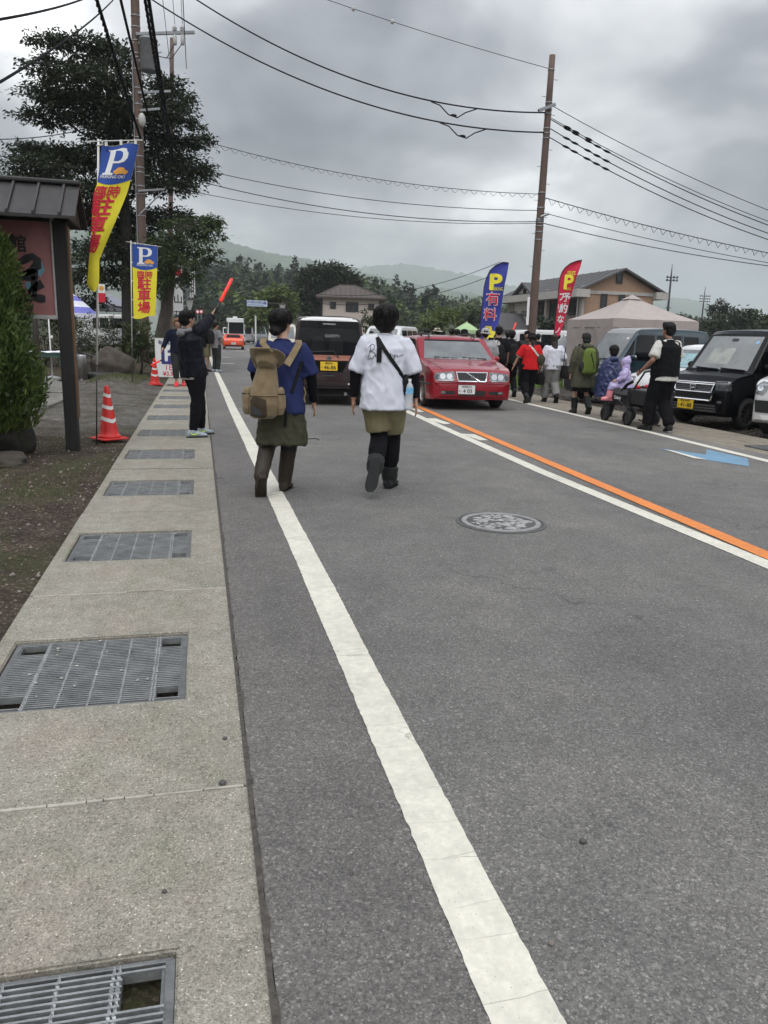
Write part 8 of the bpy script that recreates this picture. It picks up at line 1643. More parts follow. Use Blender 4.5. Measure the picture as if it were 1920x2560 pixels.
def man_white():
    c = G(978, 1226); p = Person('man in an oversized white tee and khaki shorts walking away', (c.x - .1, c.y + .0, 0), R(-14), 1.72, dict(pelvis=(0, 0, .93), chest=(.0, .01, 1.28), neck=(0, .0, 1.43), head=(.005, .02, 1.585), anR=(.075, .17, .085), knR=(.085, .16, .49), ftR=(.25, 1, 0), anL=(-.06, -.3, .26), knL=(-.03, .04, .5), ftL=(-.16, -.25, -.95), elL=(-.265, .0, 1.1), wrL=(-.28, .03, .86), elR=(.27, -.02, 1.1), wrR=(.295, -.02, .87), face=(.22, .97, 0)), 'skin', .009, (.55, .6))
    p.top('tee_white', .97, -.16, .034, 7., .028, .013, sleeve_loose=.022); p.sleeves('black_cloth', .7, 1.93, .008); p.bottom('shorts_khaki', 'shorts', .82, .035, 5., .06, .009, 'shorts', .05); p.hair('hair_black', 'bowl', 5.)
    mb = MB()
    for S in 'LR': mb.tube([p.J['hi' + S].lerp(p.J['kn' + S], .5), p.J['kn' + S], p.J['kn' + S].lerp(p.J['an' + S], .5), p.J['kn' + S].lerp(p.J['an' + S], .72)], [.09, .084, .084, .062], 14)
    for S in 'LR': mb.ell(p.J['kn' + S], (.082, .085, .1), 12, 10)
    obj('leggings', remesh(mb, .01, 1, folds(.003, 12, 10, 2)), 'black_cloth', p.t); p.feet('boot_grey', .3, .02, 'boot_grey', 'boot', 1.08, (.054, .062))
    a, k = p.J['anL'], p.J['knL']; q = a.lerp(k, .3); q2 = a.lerp(k, .46); MB().tube([q, a.lerp(k, .38), q2], [.058, .06, .056], 14).build('sock', 'off_white', p.t, True)
    MB().tube([p.J['neck'] + V3((.06 * cos(x), .055 * sin(x), .03)) for x in np.linspace(0, 2 * pi, 20)[:-1]], .004, 6, closed=True).build('neck_cord', 'shoe_brown', p.t)
    bt = bvh_of(p.shirt.data)
    # handwriting across the back
    me = text_mesh('Bon', .11, -.0006, .35); 
    def script(pts, w, nm='script'):
        P = []
        for a_, b_ in zip(pts[:-1], pts[1:]):
            for i in range(4): P.append((lerp(a_[0], b_[0], i / 4), lerp(a_[1], b_[1], i / 4)))
        P.append(pts[-1]); Q = []
        for x, z in P:
            h = bt.ray_cast(V3((x, -2, z)), V3((0, 1, 0)))[0]
            if h is not None: Q.append(h - V3((0, .003, 0)))
        if len(Q) > 2: MB().tube(Q, w, 5).build(nm, 'brush_ink', p.t)
    script([(-.125, 1.345), (-.14, 1.28), (-.15, 1.235)], .0026); script([(-.15, 1.33), (-.12, 1.36), (-.095, 1.35), (-.1, 1.315), (-.135, 1.295), (-.1, 1.29), (-.085, 1.265), (-.11, 1.235), (-.155, 1.225)], .0026); script([(-.07, 1.275), (-.085, 1.26), (-.075, 1.245), (-.06, 1.26), (-.07, 1.275), (-.045, 1.27), (-.05, 1.245), (-.035, 1.27), (-.025, 1.25)], .0022)
    script([(.02, 1.29), (.04, 1.25), (.055, 1.29), (.05, 1.265), (.07, 1.275), (.075, 1.25), (.09, 1.275), (.085, 1.22), (.07, 1.215), (.1, 1.265), (.115, 1.27), (.11, 1.25), (.13, 1.26), (.15, 1.27), (.17, 1.275)], .002)
    k = carried('sling_bag', 'black sling strap bag across the white tee', 'bag', p)
    P = [bt.ray_cast(V3((x, -2, z)), V3((0, 1, 0)))[0] - V3((0, .008, 0)) for x, z in ((-.075, 1.42), (-.05, 1.385), (0, 1.31), (.06, 1.23), (.12, 1.15), (.165, 1.08))]; P.append(P[-1] + V3((.03, .05, -.06))); ribbon(P, .035, (0, -1, .2), .006).build('strap', 'strap_black', k)
    P = [bt.ray_cast(V3((x, -2, z)), V3((0, 1, 0)))[0] - V3((0, .012, 0)) for x, z in ((-.06, 1.4), (-.05, 1.33), (-.05, 1.25), (-.05, 1.2))]; ribbon(P, .045, (0, -1, 0), .006).build('strap_end', 'strap_black', k)
    mb = MB(); mb.loft([[V3((.2 + rx * cos(2 * pi * i / 16), -.03 + ry * sin(2 * pi * i / 16), z)) for i in range(16)] for z, rx, ry in ((.9, .03, .06), (.95, .045, .09), (1.05, .045, .09), (1.1, .025, .05))]); obj('pouch', remesh(mb, .01, 1, folds(.004, 12, 6, 3)), 'pack_black', k)
    w = carried('water_bottle', 'clear plastic water bottle hanging at the hip of the white tee man', 'bottle', p); c = (.232, -.1, .78); MB().lathe([(.02, .0), (.034, .006), (.036, .03), (.033, .05), (.036, .07), (.034, .1), (.036, .12), (.036, .2), (.03, .225), (.016, .245), (.014, .26)], 18, c).build('body', 'bottle_clear', w, True); MB().lathe([(.0375, .15), (.0375, .205)], 18, c, cap=False).build('label_band', 'bottle_label', w, True); MB().lathe([(.016, .258), (.016, .28), (.001, .281)], 14, c).build('cap', 'print_white', w); ribbon([(.232, -.1, 1.05), (.21, -.06, 1.1)], .015, (0, -1, 0)).build('clip', 'strap_black', w)
man_white()
def baton(label, a, b_, person=None):
    a, b_ = V3(a), V3(b_); t = thing('traffic_baton', label, 'baton', tuple(a)); d = b_ - a; MB().tube([d * -.05, d * .3], .018, 10).build('grip', 'black_plastic', t, True); MB().tube([d * .3, d * .32, d * .97, d], [.02, .022, .022, .012], 12).build('light_tube', 'baton_red', t, True)
def signaller():
    c = (G(480, 1094) + G(517, 1086)) / 2; pos = V3((c.x - .05, c.y, 0)); h = AT(538, 778, pos.y + .1); tip, bs = AT(580, 696, pos.y + .2), AT(546, 764, pos.y + .12); rz = R(-62); Rm = Matrix.Rotation(-rz, 3, 'Z'); k = 1.7 / 1.71; L_ = lambda v: (Rm @ (V3(v) - pos)) * k
    tip, bs = AT(580, 696, pos.y + .3), AT(546, 764, pos.y + .22); hw = L_(AT(529, 788, pos.y + .17)); sh = L_(AT(494, 828, pos.y - .1)); el = L_(AT(513, 811, pos.y + .04)); bd = (L_(tip) - L_(bs)).normalized()
    p = Person('man in a navy jacket raising a red baton on the pavement', pos, rz, 1.71, dict(shR=sh, elR=el, wrR=hw, wrL=(-.24, .12, .9), elL=(-.27, .02, 1.12), anL=(-.11, .14, .085), anR=(.1, -.1, .085), knL=(-.11, .12, .49), knR=(.1, -.01, .49), face=(-.1, 1, .05), ftL=(-.1, 1, 0), ftR=(.25, 1, 0), chest=(0, -.06, 1.28), neck=(0, -.085, 1.43), head=(0, -.075, 1.585), pelvis=(0, -.01, .93)), 'skin', .01, (.5, 1.6), {'R': ((hw - el).normalized() * .8 + bd * .3, bd, (.3, .6, -.3))})
    p.top('jacket_navy', 1.93, -.1, .03, 11., .015, .014, 'jacket', collar=.02, sleeve_loose=.026); p.bottom('pants_black', 'pants', 1.97, .03, 12., .03, .012, hem_w=.008); p.feet('shoe_grey', 0, .012, 'shoe_black', 'shoe', 1.05); p.hair('hair_black', 'crop', 3.); p.features()
    mb = MB(); P = p.J['pelvis']; mb.loft([p.ring(P + V3((0, 0, z)), .188 + r, .146 + r) for z, r in ((-.03, 0), (-.125, .002))]); mb.build('shirt_hem', 'off_white', p.t, True)
    mb = MB(); mb.tube([p.J['neck'] + V3((.085 * cos(a), -.03 + .085 * sin(a), .01 + .015 * sin(a))) for a in np.linspace(0, 2 * pi, 16)[:-1]], .028, 10, closed=True); mb.ell(p.J['neck'] + V3((0, -.1, -.03)), (.09, .05, .05), 12, 8); obj('hood', remesh(mb, .01, 1, folds(.005, 14, 14, 2)), 'grey_cloth', p.t)
    for S in 'LR':   # lime curved mark on the outer side of each shoe
        an = p.J['an' + S]; fd = p.J['ft' + S].normalized(); sd = fd.cross(V3((0, 0, 1))); P = [an + fd * a - V3((0, 0, b_)) + sd * .052 for a, b_ in ((-.045, .01), (-.02, .042), (.02, .044), (.07, .02))]; MB().tube(P, [.003, .009, .007, .002], 6).build('shoe_mark', 'lime', p.t)
    baton('red signal baton held up high by the man in the navy jacket', bs + (bs - tip) * .22, tip)
signaller()
def blond_man():
    c = G(448, 966); p = Person('blond man in a navy shirt holding a lowered baton', (c.x, c.y + .15, 0), R(178), 1.74, dict(elR=(.3, .0, 1.13), wrR=(.38, .16, .92), elL=(-.26, -.02, 1.1), anR=(.06, .14, .085), anL=(-.1, -.12, .085), knR=(.07, .12, .49), face=(0, 1, .0)), 'skin', .012, (.5, 1.5))
    p.top('navy_tee', 1.8, -.1, .028, 21., .01, .008); p.bottom('charcoal', 'pants', 1.7, .028, 22.); p.feet('shoe_red', 0, .012, 'shoe_red', 'shoe'); p.hair('hair_blond', 'shag', 9.); p.features()
    h = p.t.matrix_basis; Y = c.y - .1; baton('red signal baton pointing down in front of the far cone', AT(409, 898, Y), AT(378, 913, Y))
blond_man()
def far_walkers():
    c = G(545, 931); p = Person('man in a grey tee with black straps standing at the road edge', (c.x - .05, c.y + .1, 0), R(-55), 1.76, dict(face=(.5, .85, 0), elR=(.25, .02, 1.1), wrR=(.22, .14, .93)), 'skin_tan', .014); p.top('grey_cloth', .8, -.1, .03, 31.); p.bottom('charcoal', 'pants', 1.95, .025, 32.); p.feet('shoe_grey', 0, .012, 'shoe_black'); p.hair('hair_black', 'short', 12.); p.features()
    k = carried('backpack', 'black backpack worn by the man in the grey tee', 'backpack', p); mb = MB(); mb.loft([[V3((rx * cos(2 * pi * i / 16), -.2 + ry * sin(2 * pi * i / 16), z)) for i in range(16)] for z, rx, ry in ((.98, .1, .05), (1.02, .14, .09), (1.3, .14, .09), (1.42, .1, .05))]); obj('bag', remesh(mb, .014), 'pack_black', k)
    for s_ in (-1, 1): ribbon([(s_ * .1, -.12, 1.44), (s_ * .12, -.02, 1.48), (s_ * .13, .12, 1.4), (s_ * .14, .15, 1.22), (s_ * .15, .05, 1.08)], .04, [(0, -1, 1), (0, 0, 1), (0, 1, .3), (0, 1, 0), (s_, .5, 0)]).build('strap', 'strap_black', k)
    p = Person('man in a black shirt beside the grey tee man', (c.x - .42, c.y + .45, 0), R(-50), 1.76, dict(face=(.4, .9, 0)), 'skin_tan', .016); p.top('black_cloth', .8, -.1, .03, 33.); p.bottom('shorts_khaki', 'shorts', .95, .03, 34.); p.feet('shoe_brown', 0, .012); p.hair('hair_black', 'short', 14.)
    p = Person('hiker with a yellow marked backpack left of the black shirt man', (c.x - .95, c.y + .75, 0), R(-10), 1.7, dict(anL=(-.1, -.2, .14), ftL=(-.1, .6, -.6)), 'skin_tan', .016); p.top('off_white', 1.2, -.1, .03, 35.); p.bottom('brown_cloth', 'pants', 1.95, .03, 36.); p.feet('shoe_black', 0, .012); p.hair('hair_black', 'short', 15.)
    k = carried('backpack', 'black and lime backpack on the hiker behind the signalling man', 'backpack', p); mb = MB(); mb.loft([[V3((rx * cos(2 * pi * i / 16), -.24 + ry * sin(2 * pi * i / 16), z)) for i in range(16)] for z, rx, ry in ((.9, .1, .06), (.95, .16, .12), (1.3, .16, .12), (1.46, .1, .06))]); sh = remesh(mb, .014); obj('bag', sh, 'pack_black', k); bv = bvh_of(sh); obj('lime_panel', lay(bv, rrect(.02, 1.25, .12, .2, .03), 'rear', .006, .05), 'lime', k); ribbon([(-.14, -.1, 1.45), (-.16, .03, 1.46), (-.15, .14, 1.3)], .05, [(0, 0, 1), (0, 0, 1), (0, 1, 0)]).build('strap', 'strap_black', k)
    p = Person('person in dark red half hidden behind the signalling man', (c.x - 1.35, c.y + 1.2, 0), R(-20), 1.66, {}, 'skin_tan', .018); p.top(cloth('dark_red', (.11, .02, .03)), .8, -.1, .03, 37.); p.bottom('blue_jean', 'pants', 1.95, .025, 38.); p.feet('shoe_black', 0, .012); p.hair('hair_black', 'short', 16.)
far_walkers()

# ---- the crowd on the right, all walking away
WALK_A = dict(anR=(.085, .16, .085), knR=(.1, .14, .49), anL=(-.1, -.2, .17), knL=(-.1, .04, .5), ftL=(-.05, .6, -.75)); WALK_B = dict(anL=(-.085, .16, .085), knL=(-.1, .14, .49), anR=(.1, -.2, .17), knR=(.1, .04, .5), ftR=(.05, .6, -.75))
def pack(label, p, m, w=.15, z0=.98, z1=1.42, d=.1, straps=True, name='backpack'):
    k = carried(name, label, 'backpack', p); mb = MB(); c = -.14 - d; mb.loft([[V3((rx * cos(2 * pi * i / 18), c + ry * sin(2 * pi * i / 18), z)) for i in range(18)] for z, rx, ry in ((z0, w * .7, d * .6), (z0 + .04, w, d), (lerp(z0, z1, .5), w * .98, d), (z1 - .06, w * .75, d * .8), (z1, w * .45, d * .4))]); sh = remesh(mb, .012, 1, folds(.008, 12, 3, w * 50)); obj('bag', sh, m, k)
    if straps:
        for s_ in (-1, 1): ribbon([(s_ * w * .5, c + d * .5, z1 - .01), (s_ * .11, -.1, z1 + .05), (s_ * .13, .02, z1 + .07), (s_ * .14, .13, z1 - .04), (s_ * .16, .1, z1 - .25), (s_ * .17, -.06, z0 + .1)], .035, [(0, -1, .5), (0, -.5, 1), (0, 0, 1), (0, 1, .2), (s_ * .5, 1, 0), (s_, 0, 0)]).build('strap', 'strap_black', k)
    return k, bvh_of(sh)
def crowd():
    c = G(1318, 1007); p = Person('woman in a red tee and black trousers walking with the crowd', (c.x, c.y, 0), R(-6), 1.6, dict(WALK_A, elL=(-.3, .05, 1.12), wrL=(-.38, .08, .92)), 'skin', .012, (.6, .5)); p.top('red_tee', .85, -.1, .035, 41., .02, .01, sleeve_loose=.035); p.bottom('pants_black', 'pants', 1.8, .045, 42., .03, .012, hem_w=.045); p.feet('boot_grey', .35, .016, 'boot_grey', 'boot', .95); p.hair('hair_brown', 'tail', 21.); p.hat('black_cloth', 'bucket')
    sh, el = p.J['shL'], p.J['elL']; q = sh.lerp(el, .82); d = (el - sh).normalized(); MB().tube([q, q + d * .03], [.084, .085], 16).build('sleeve_trim', 'off_white', p.t, True); w = p.J['wrL']; MB().tube([w + V3((.035 * cos(a), .035 * sin(a), .03)) for a in np.linspace(0, 2 * pi, 14)[:-1]], .006, 6, closed=True).build('wristband', 'off_white', p.t)
    k = carried('sling_bag', 'dark round bag slung on the woman in the red tee', 'bag', p); bt = bvh_of(p.shirt.data); P = [bt.ray_cast(V3((x, -2, z)), V3((0, 1, 0)))[0] - V3((0, .01, 0)) for x, z in ((-.07, 1.42), (0, 1.35), (.07, 1.27), (.13, 1.2))]; ribbon(P + [V3((.2, -.12, 1.15))], .045, (0, -1, .2)).build('strap', 'off_white', k); mb = MB(); mb.ell((.24, -.1, 1.08), (.11, .08, .14), 14, 10); obj('pouch', remesh(mb, .012, 1, folds(.008, 9, 6, 2)), 'skirt_olive', k)
    c = G(1372, 1006); p = Person('long haired woman in a white top and grey sweatpants', (c.x + .02, c.y, 0), R(-8), 1.6, dict(WALK_B, elR=(.28, -.02, 1.12), wrR=(.24, .1, 1.05), elL=(-.26, 0, 1.1), wrL=(-.28, .04, .86)), 'skin_light', .012); p.top('tee_white', 1.6, -.1, .035, 43., .015, .01); p.bottom('grey_sweat', 'pants', 1.93, .05, 44., .03, .012, hem_w=.045); p.feet('shoe_black', .1, .014, 'shoe_black', 'boot'); p.hair('hair_brown', 'long', 22.)
    for lb, x, y, z, w_, h_ in (('black tote bag in the left hand of the long haired woman', -.3, .0, .6, .12, .3), ('black shoulder tote at the right of the long haired woman', .3, -.08, .78, .11, .32)):
        k = carried('tote_bag', lb, 'bag', p); mb = MB(); mb.loft([[V3((x + rx * cos(2 * pi * i / 16), y + ry * sin(2 * pi * i / 16), zz)) for i in range(16)] for zz, rx, ry in ((z - h_ / 2, w_ * .8, .1), (z - h_ / 2 + .04, w_, .13), (z, w_, .14), (z + h_ / 2, w_ * .7, .14))]); obj('bag', remesh(mb, .012, 1, folds(.008, 10, 5, x * 9)), 'pack_black', k); top = z + h_ / 2; hz = .86 if x < 0 else 1.4; ribbon([(x - .05, y - .06, top), (x * .97 - .02, y, hz + .02), (x + .05, y + .06, top)], .025, (0, -1, 0)).build('handle', 'strap_black', k)
    c = G(1296, 992); p = Person('person in a black hooded jacket and grey cap left of the red tee', (c.x - .25, c.y + .1, 0), R(-6), 1.68, WALK_B, 'skin', .014); p.top('black_cloth', 1.95, -.16, .055, 45., .03, .012, 'jacket', collar=.04); p.bottom('pants_black', 'pants', 1.95, .03, 46.); p.feet('boot_green', .5, .016, 'boot_green', 'boot'); p.hair('hair_black', 'short', 23.); p.hat('charcoal', 'cap'); pack('slim black backpack on the hooded jacket', p, 'pack_black', .14, .85, 1.36, .09)
    Y = 19.5; x = AT(1318, 840, 22.).x; p = Person('man raising a small red baton among the crowd', (x, 22., 0), R(150), 1.72, dict(elR=(.3, .12, 1.2), wrR=(.3, .2, 1.42), face=(-.2, 1, 0)), 'skin_tan', .016, (.5, 1.5)); p.top('charcoal', .8, -.1, .03, 47.); p.bottom('pants_black', 'pants', 1.95, .03, 48.); p.feet('shoe_black', 0, .012); p.hair('hair_black', 'crop', 24.); p.features(); baton('short red baton held up among the crowd', AT(1277, 840, 21.5), AT(1290, 807, 21.5))
    x = AT(1246, 850, 18.3).x; p = Person('man in a black tee with white print and drawstring pack', (x, 18.3, 0), R(-8), 1.76, WALK_A, 'skin', .014); p.top('black_cloth', .95, -.1, .045, 49., .02, .01); p.bottom('charcoal', 'pants', 1.95, .03, 50.); p.feet('shoe_black', 0, .012); p.hair('hair_black', 'short', 25.); bt = bvh_of(p.shirt.data); obj('back_print', lay(bt, [(-.12, 1.36), (-.06, 1.38), (.0, 1.36), (.02, 1.3), (-.04, 1.22), (-.11, 1.2), (-.13, 1.28)], 'rear', .006, .04), 'off_white', p.t); me = text_mesh('FT', .09, .003); warp(me, lambda a, b_, z: V3((a - .02, b_ + 1.33, 0))); obj('back_letters', lay(bt, me, 'rear', .01, .2), 'black_cloth', p.t); pack('black drawstring pack on the black tee', p, 'pack_black', .13, .9, 1.27, .07)
    x = AT(1212, 850, 17.6).x; p = Person('person in a clear rain poncho and pale grey bucket hat', (x, 17.6, 0), R(-8), 1.68, WALK_B, 'skin', .014); p.top('grey_cloth', .8, -.1, .03, 51.); p.bottom('charcoal', 'pants', 1.95, .03, 52.); p.feet('shoe_black', 0, .012); p.hair('hair_black', 'short', 26.); p.hat('hat_grey', 'bucket'); p.top('poncho_clear', 1.1, -.2, .075, 53., .05, .018, 'poncho', .016, .02, .08)
    for i, (px, py, Y, tm, hm_, hk, lb, h) in enumerate(((1196, 850, 20.5, 'off_white', None, None, 'person in a white top left of the blue flag', 1.68), (1160, 850, 19., 'off_white', 'black_cloth', 'bucket', 'person in a black bucket hat and white top behind the red car', 1.66), (1128, 850, 21., 'olive_parka', 'hat_olive', 'cap', 'person in an olive cap behind the red car', 1.74), (1092, 850, 22., 'off_white', 'hat_beige', 'sun', 'person in a beige sun hat behind the red car roof', 1.72), (1065, 850, 24., 'black_cloth', None, None, 'dark haired person behind the red car roof', 1.7), (1142, 850, 23.5, 'charcoal', None, None, 'dark haired person between the olive cap and black hat', 1.72), (1105, 850, 25., 'grey_cloth', None, None, 'person farther back behind the beige sun hat', 1.68), (1232, 850, 25.5, 'grey_cloth', 'black_cloth', 'cap', 'person in a black cap farther back beside the blue flag', 1.7), (1268, 850, 26.5, 'off_white', None, None, 'person in white farther back left of the right pole', 1.72), (1345, 850, 26., 'black_cloth', None, None, 'person in black farther back right of the right pole', 1.68), (928, 860, 30., 'brown_cloth', None, None, 'hiker in brown beside the parked cars behind the white tee man', 1.62))):
        x = AT(px, py, Y).x; p = Person(lb, (x, Y, 0), R(-10 + 5 * (i % 3)), h, WALK_A if i % 2 else WALK_B, 'skin', .018, group=None); p.top(tm, 1.2 if i % 2 else .8, -.1, .04, 60. + i); p.bottom('charcoal', 'pants', 1.95, .03, 70. + i); p.feet('shoe_black', 0, .012); p.hair('hair_black', 'short', 30. + i)
        if hm_: p.hat(hm_, hk)
        if i == 10: pack('tan strapped pack on the hiker in brown', p, 'canvas_tan')
    c = G(1450, 1034); p = Person('walker in an olive hooded parka, black cap and rubber boots', (c.x, c.y, 0), R(-4), 1.62, dict(WALK_B, anL=(-.1, .1, .085), anR=(.11, -.16, .16)), 'skin_light', .011); p.top('olive_parka', 1.98, -.36, .055, 81., .03, .012, 'parka', collar=.05, sleeve_loose=.045); p.skirt('black_cloth', .48, .0, 82., -.1, .008); p.feet('boot_green', .62, .016, 'boot_green', 'boot', 1., (.048, .056)); p.hair('hair_black', 'short', 41.); p.hat('charcoal', 'beanie'); mb = MB(); mb.ell(p.J['neck'] + V3((0, -.07, 0)), (.12, .085, .06), 14, 10); obj('hood', remesh(mb, .011, 1, folds(.008, 12, 8, 6)), 'olive_parka', p.t)
    k, bv = pack('bright green backpack on the olive parka', p, 'pack_green', .155, .86, 1.4, .1); obj('cord', lay(bv, [(-.02, 1.28), (.0, 1.3), (.06, 1.1), (.1, .98), (.08, .97), (.03, 1.12)], 'rear', .008, .04), 'strap_black', k); obj('pocket', lay(bv, rrect(-.03, 1.02, .2, .18, .05), 'rear', .008, .04), 'pack_green', k); MB().ell((-.15, -.22, 1.02), (.06, .08, .12), 12, 8).build('side_pocket', 'charcoal', k, True)
crowd()
def wagon_family():
    c = (G(1634, 1072) + G(1672, 1083)) / 2; p = Person('man in a black vest pushing the folding wagon', (c.x - .1, c.y - .08, 0), R(8), 1.8, dict(anR=(.06, -.16, .1), knR=(.09, .06, .49), ftR=(.45, .9, -.15), anL=(-.1, .16, .085), knL=(-.1, .14, .49), elL=(-.29, -.03, 1.12), wrL=(-.31, .17, .96), elR=(.27, .02, 1.12), wrR=(.2, .22, .98), head=(0, .03, 1.585), face=(-.15, 1, .05)), 'skin_tan', .011, (1.4, 1.2)); p.top('off_white', .8, -.12, .03, 91., .02, .01, sleeve_loose=.024); p.top('black_cloth', 0., -.05, .062, 92., .0, .008, 'vest', collar=.02); p.bottom('pants_black', 'pants', 1.95, .04, 93., .03, .014, hem_w=.04); p.feet('shoe_black', 0, .016, 'steel_grey', 'shoe', 1.08); p.hair('hair_black', 'short', 51.); w_ = p.J['wrL']; MB().tube([w_ + V3((.033 * cos(a), .02, .033 * sin(a))) for a in np.linspace(0, 2 * pi, 14)[:-1]], .007, 6, closed=True).build('wrist_band', 'black_cloth', p.t)
    a, b_ = G(1514, 1051), G(1565, 1063); x0 = (a.x + b_.x) / 2; y0, y1 = b_.y, a.y + .02; wd = .55; t = thing('folding_wagon', 'black folding wagon with tray rolling beside the parked cars', 'wagon', (x0, y0, 0)); m = mat('wagon_fabric', (.014, .014, .017), .8, 0, .2, 8, .2, 90); L_ = y1 - y0
    for x in (0, wd):
        for y in (0, L_):
            w = bpy.data.objects.new('wheel', None); COL.objects.link(w); w.parent = t; w.location = (x, y, .13); MB().lathe([(.09, -.035), (.125, -.035), (.132, -.02), (.132, .02), (.125, .035), (.09, .035)], 22, axis='X', cap=False).build('tyre', 'tyre_rubber', w, True); MB().lathe([(.095, .02), (.03, .03), (.001, .03)], 14, axis='X').build('hub', 'black_plastic', w); MB().lathe([(.095, -.02), (.03, -.03), (.001, -.03)], 14, axis='X').build('hub', 'black_plastic', w)
            MB().tube([(x, y, .13), (x, y, .3), (x, lerp(y, L_ / 2, .1), .42)], .018, 8).build('fork', 'black_plastic', t)
    mb = MB(); z0, z1 = .34, .62
    for (p0, p1) in (((0, 0), (0, L_)), ((wd, 0), (wd, L_)), ((0, 0), (wd, 0)), ((0, L_), (wd, L_))):
        A, B = V3((*p0, 0)), V3((*p1, 0)); N = 12; V = []
        for i in range(N + 1):
            q = A.lerp(B, i / N); V += [(q.x, q.y, z1), (q.x + .02 * sin(i), q.y, (z0 + z1) / 2), (lerp(q.x, wd / 2, .06), lerp(q.y, L_ / 2, .06), z0)]
        mb.add(V, [(3 * i + j, 3 * i + j + 1, 3 * i + j + 4, 3 * i + j + 3) for i in range(N) for j in range(2)])
    mb.box((wd / 2, L_ / 2, z0), (wd * .92, L_ * .92, .02)); mb.build('basket', m, t); MB().tube([(0, 0, z1), (0, L_, z1), (wd, L_, z1), (wd, 0, z1)], .016, 8, closed=True).build('rim', 'black_plastic', t, True)
    for x in (-.012, wd + .012): MB().tube([(x, .02, .3), (x, L_ - .05, .6)], .012, 6).build('brace', 'black_plastic', t); MB().tube([(x, L_ - .02, .3), (x, .05, .6)], .012, 6).build('brace', 'black_plastic', t)
    o = obj('lettering', text_mesh('Galaxy', .09, .002), 'print_white', t, (-.03, L_ * .45, .47), (R(90), 0, R(-90)))
    MB().box((-.02, L_ / 2, .58), (.02, L_ * .9, .1)).build('side_band', mat('wagon_grey', (.08, .082, .085), .7), t); hh = p.t.matrix_basis
    tray = MB().box((wd * .5, -.28, .52), (wd * .95, .5, .26), None, 1.12).build('tray_box', mat('tray_dark', (.02, .02, .022), .5, 0, .2, 6), t, bevel=.02); MB().box((wd * .5, -.28, .6), (wd * 1.02, .54, .12)).build('tray_cloth', 'wagon_grey', t, bevel=.01)
    MB().tube([(0, .02, .45), (-.0, -.2, .75), (.0, -.42, .97), (.12, -.56, 1.02), (wd - .1, -.56, 1.02), (wd, -.42, .97), (wd, -.2, .75), (wd, .02, .45)], .017, 8).build('push_handle', 'black_plastic', t, True)
    MB().tube([(wd * .4, -.02, .1), (wd * .4, -.7, .07)], .014, 6).build('tow_bar', 'black_plastic', t); MB().box((wd * .4, -.35, .1), (.06, .2, .05)).build('latch', 'black_plastic', t); MB().tube([(-.01, .25, .6), (.0, .12, .72), (.0, -.05, .78)], .03, 8).build('strap', 'strap_black', t, True)
    for i, (x, y, z) in enumerate(((.22, -.18, .7), (.42, -.25, .7), (.1, -.1, .68))):
        q = thing('toy', ['red toy at the left of the wagon tray', 'red toy at the right of the wagon tray', 'small red toy by the wagon handle'][i], 'toy', (x0 + x, y0 + y, z - .02), 0, 'red toys in the wagon'); mb = MB(); mb.ell((0, 0, .03), (.05, .04, .035), 10, 8); mb.build('body', 'print_red', q, True); MB().ell((.03, -.03, .06), (.02, .02, .018), 8, 6).build('knob', 'print_white', q, True)
    # child in lilac raincoat sitting on the side of the wagon
    sc_ = .62; S = dict(pelvis=(0, 0, .78), chest=(0, .03, 1.1), neck=(0, .03, 1.27), head=(0, .06, 1.45), hiL=(-.09, .02, .76), hiR=(.09, .02, .76), knL=(-.12, .36, .74), knR=(.12, .38, .74), anL=(-.13, .42, .42), anR=(.12, .46, .42), ftL=(-.2, 1, 0), ftR=(.1, 1, 0), shL=(-.17, .02, 1.22), shR=(.17, .02, 1.22), elL=(-.24, .06, 1.0), elR=(.24, .06, 1.0), wrL=(-.2, .26, .92), wrR=(.2, .26, .92), face=(-.1, 1, -.1))
    h = 1.7 * sc_; p = Person('small child in a lilac raincoat sitting on the wagon edge', (x0 + .2, y0 + .52, .62 - .68 * sc_), R(58), h, S, 'skin_light', .009, child=True); p.top('poncho_lilac', 1.85, -.08, .06, 101., .05, .014, 'raincoat', .01, .03, .055); mb = MB()
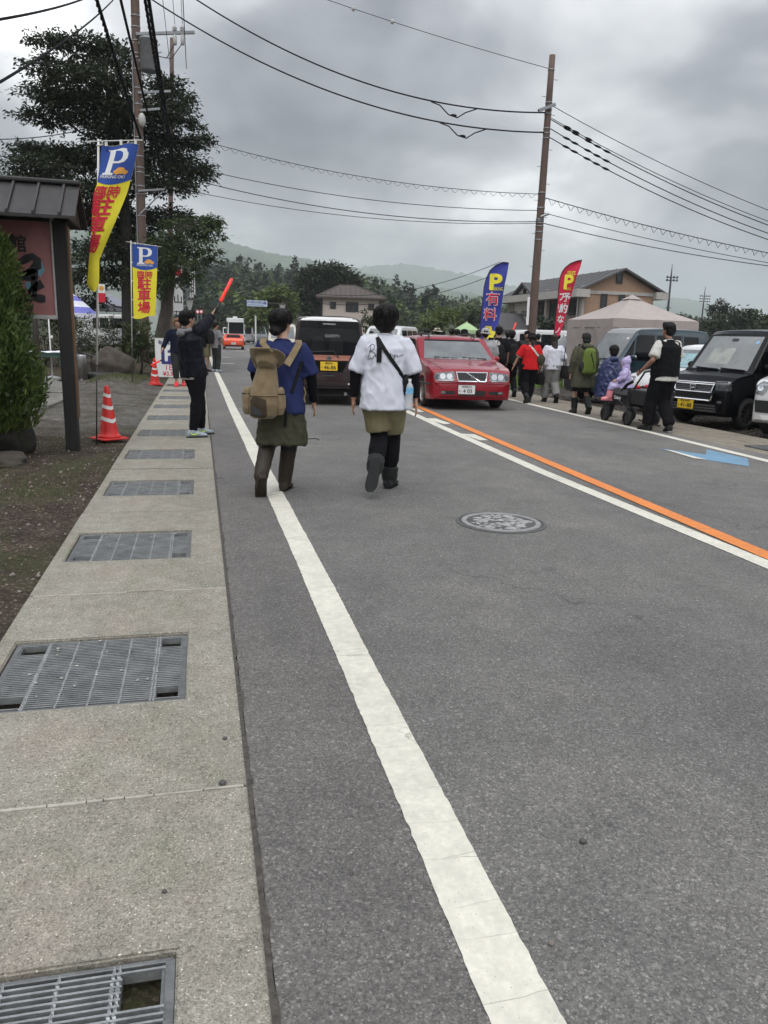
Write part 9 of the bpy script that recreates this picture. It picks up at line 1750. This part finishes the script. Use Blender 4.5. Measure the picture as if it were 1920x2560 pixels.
    P = p.J['pelvis']; mb.loft([p.ring(P + V3((0, y, z)), rx, ry) for y, z, rx, ry in ((0, .05, .2, .17), (.06, -.02, .23, .22), (.14, -.06, .23, .26))]); [mb.tube([p.J['hi' + q], p.J['kn' + q] + V3((0, .03, 0)), p.J['kn' + q].lerp(p.J['an' + q], .3)], [.13, .115, .11], 14) for q in 'LR']; obj('raincoat_skirt', remesh(mb, .014, 2, folds(.012, 10, 8, 4)), 'poncho_lilac', p.t); mb = MB(); mb.ell(p.H(0, -.02, .02), (.125, .14, .145), 16, 12, p.hM); mb.ell(p.H(0, -.06, .11), (.06, .06, .06), 12, 8, p.hM); mb.tube([p.H(0, -.03, -.05), p.J['neck'] - V3((0, 0, .03))], [.11, .12], 14); obj('hood', remesh(mb, .012, 2, folds(.008, 12, 10, 7)), 'poncho_lilac', p.t)
    bt = bvh_of(p.shirt.data); rr = random.Random(3); p.feet('boot_pink', .62, .028, 'boot_pink', 'boot', 1.1, (.056, .066))
    # boy in the blue poncho walking on the far side
    x = AT(1533, 900, 14.).x; h = AT(1537, 867, 14.).z; p = Person('boy in a dark blue rain poncho beyond the wagon', (x, 14., 0), R(-14), h, dict(WALK_A), 'skin_tan', .01, child=True); p.bottom('charcoal', 'pants', 1.95, .03, 111.); p.feet('boot_grey', .4, .014, 'boot_grey', 'boot'); p.hair('hair_black', 'short', 61.); J = p.J; mb = MB(); mb.loft([p.ring(V3((0, y, z)), rx, ry, 26) for y, z, rx, ry in ((0, .5, .36, .28), (0, .8, .33, .26), (0, 1.1, .3, .22), (0, 1.3, .25, .17), (0, 1.4, .16, .12), (0, 1.45, .09, .085))]); mb.ell((0, -.1, 1.4), (.11, .08, .07), 12, 8); obj('poncho', remesh(mb, .013, 2, folds(.03, 8, 1.2, 9)), 'poncho_blue', p.t)
wagon_family()
# ---- humid air: one closed box of even, pale haze round everything
hm = bpy.data.materials.new('humid_air'); hm.use_nodes = True; nt = hm.node_tree; nt.nodes.clear()
ho = nt.nodes.new('ShaderNodeOutputMaterial'); hv = nt.nodes.new('ShaderNodeVolumePrincipled'); hv.inputs['Color'].default_value = (.9, .97, 1., 1)
hv.inputs['Density'].default_value = .00031; hv.inputs['Anisotropy'].default_value = .2; nt.links.new(hv.outputs[0], ho.inputs['Volume'])
me = MB().box((0, 2200, 181), (7000, 4900, 364)).mesh(); hz = obj('haze', me, hm); hz['kind'] = 'stuff'; tag(hz, 'pale humid haze veiling the far mountains', 'haze')
bpy.data.scenes.remove(TMP)
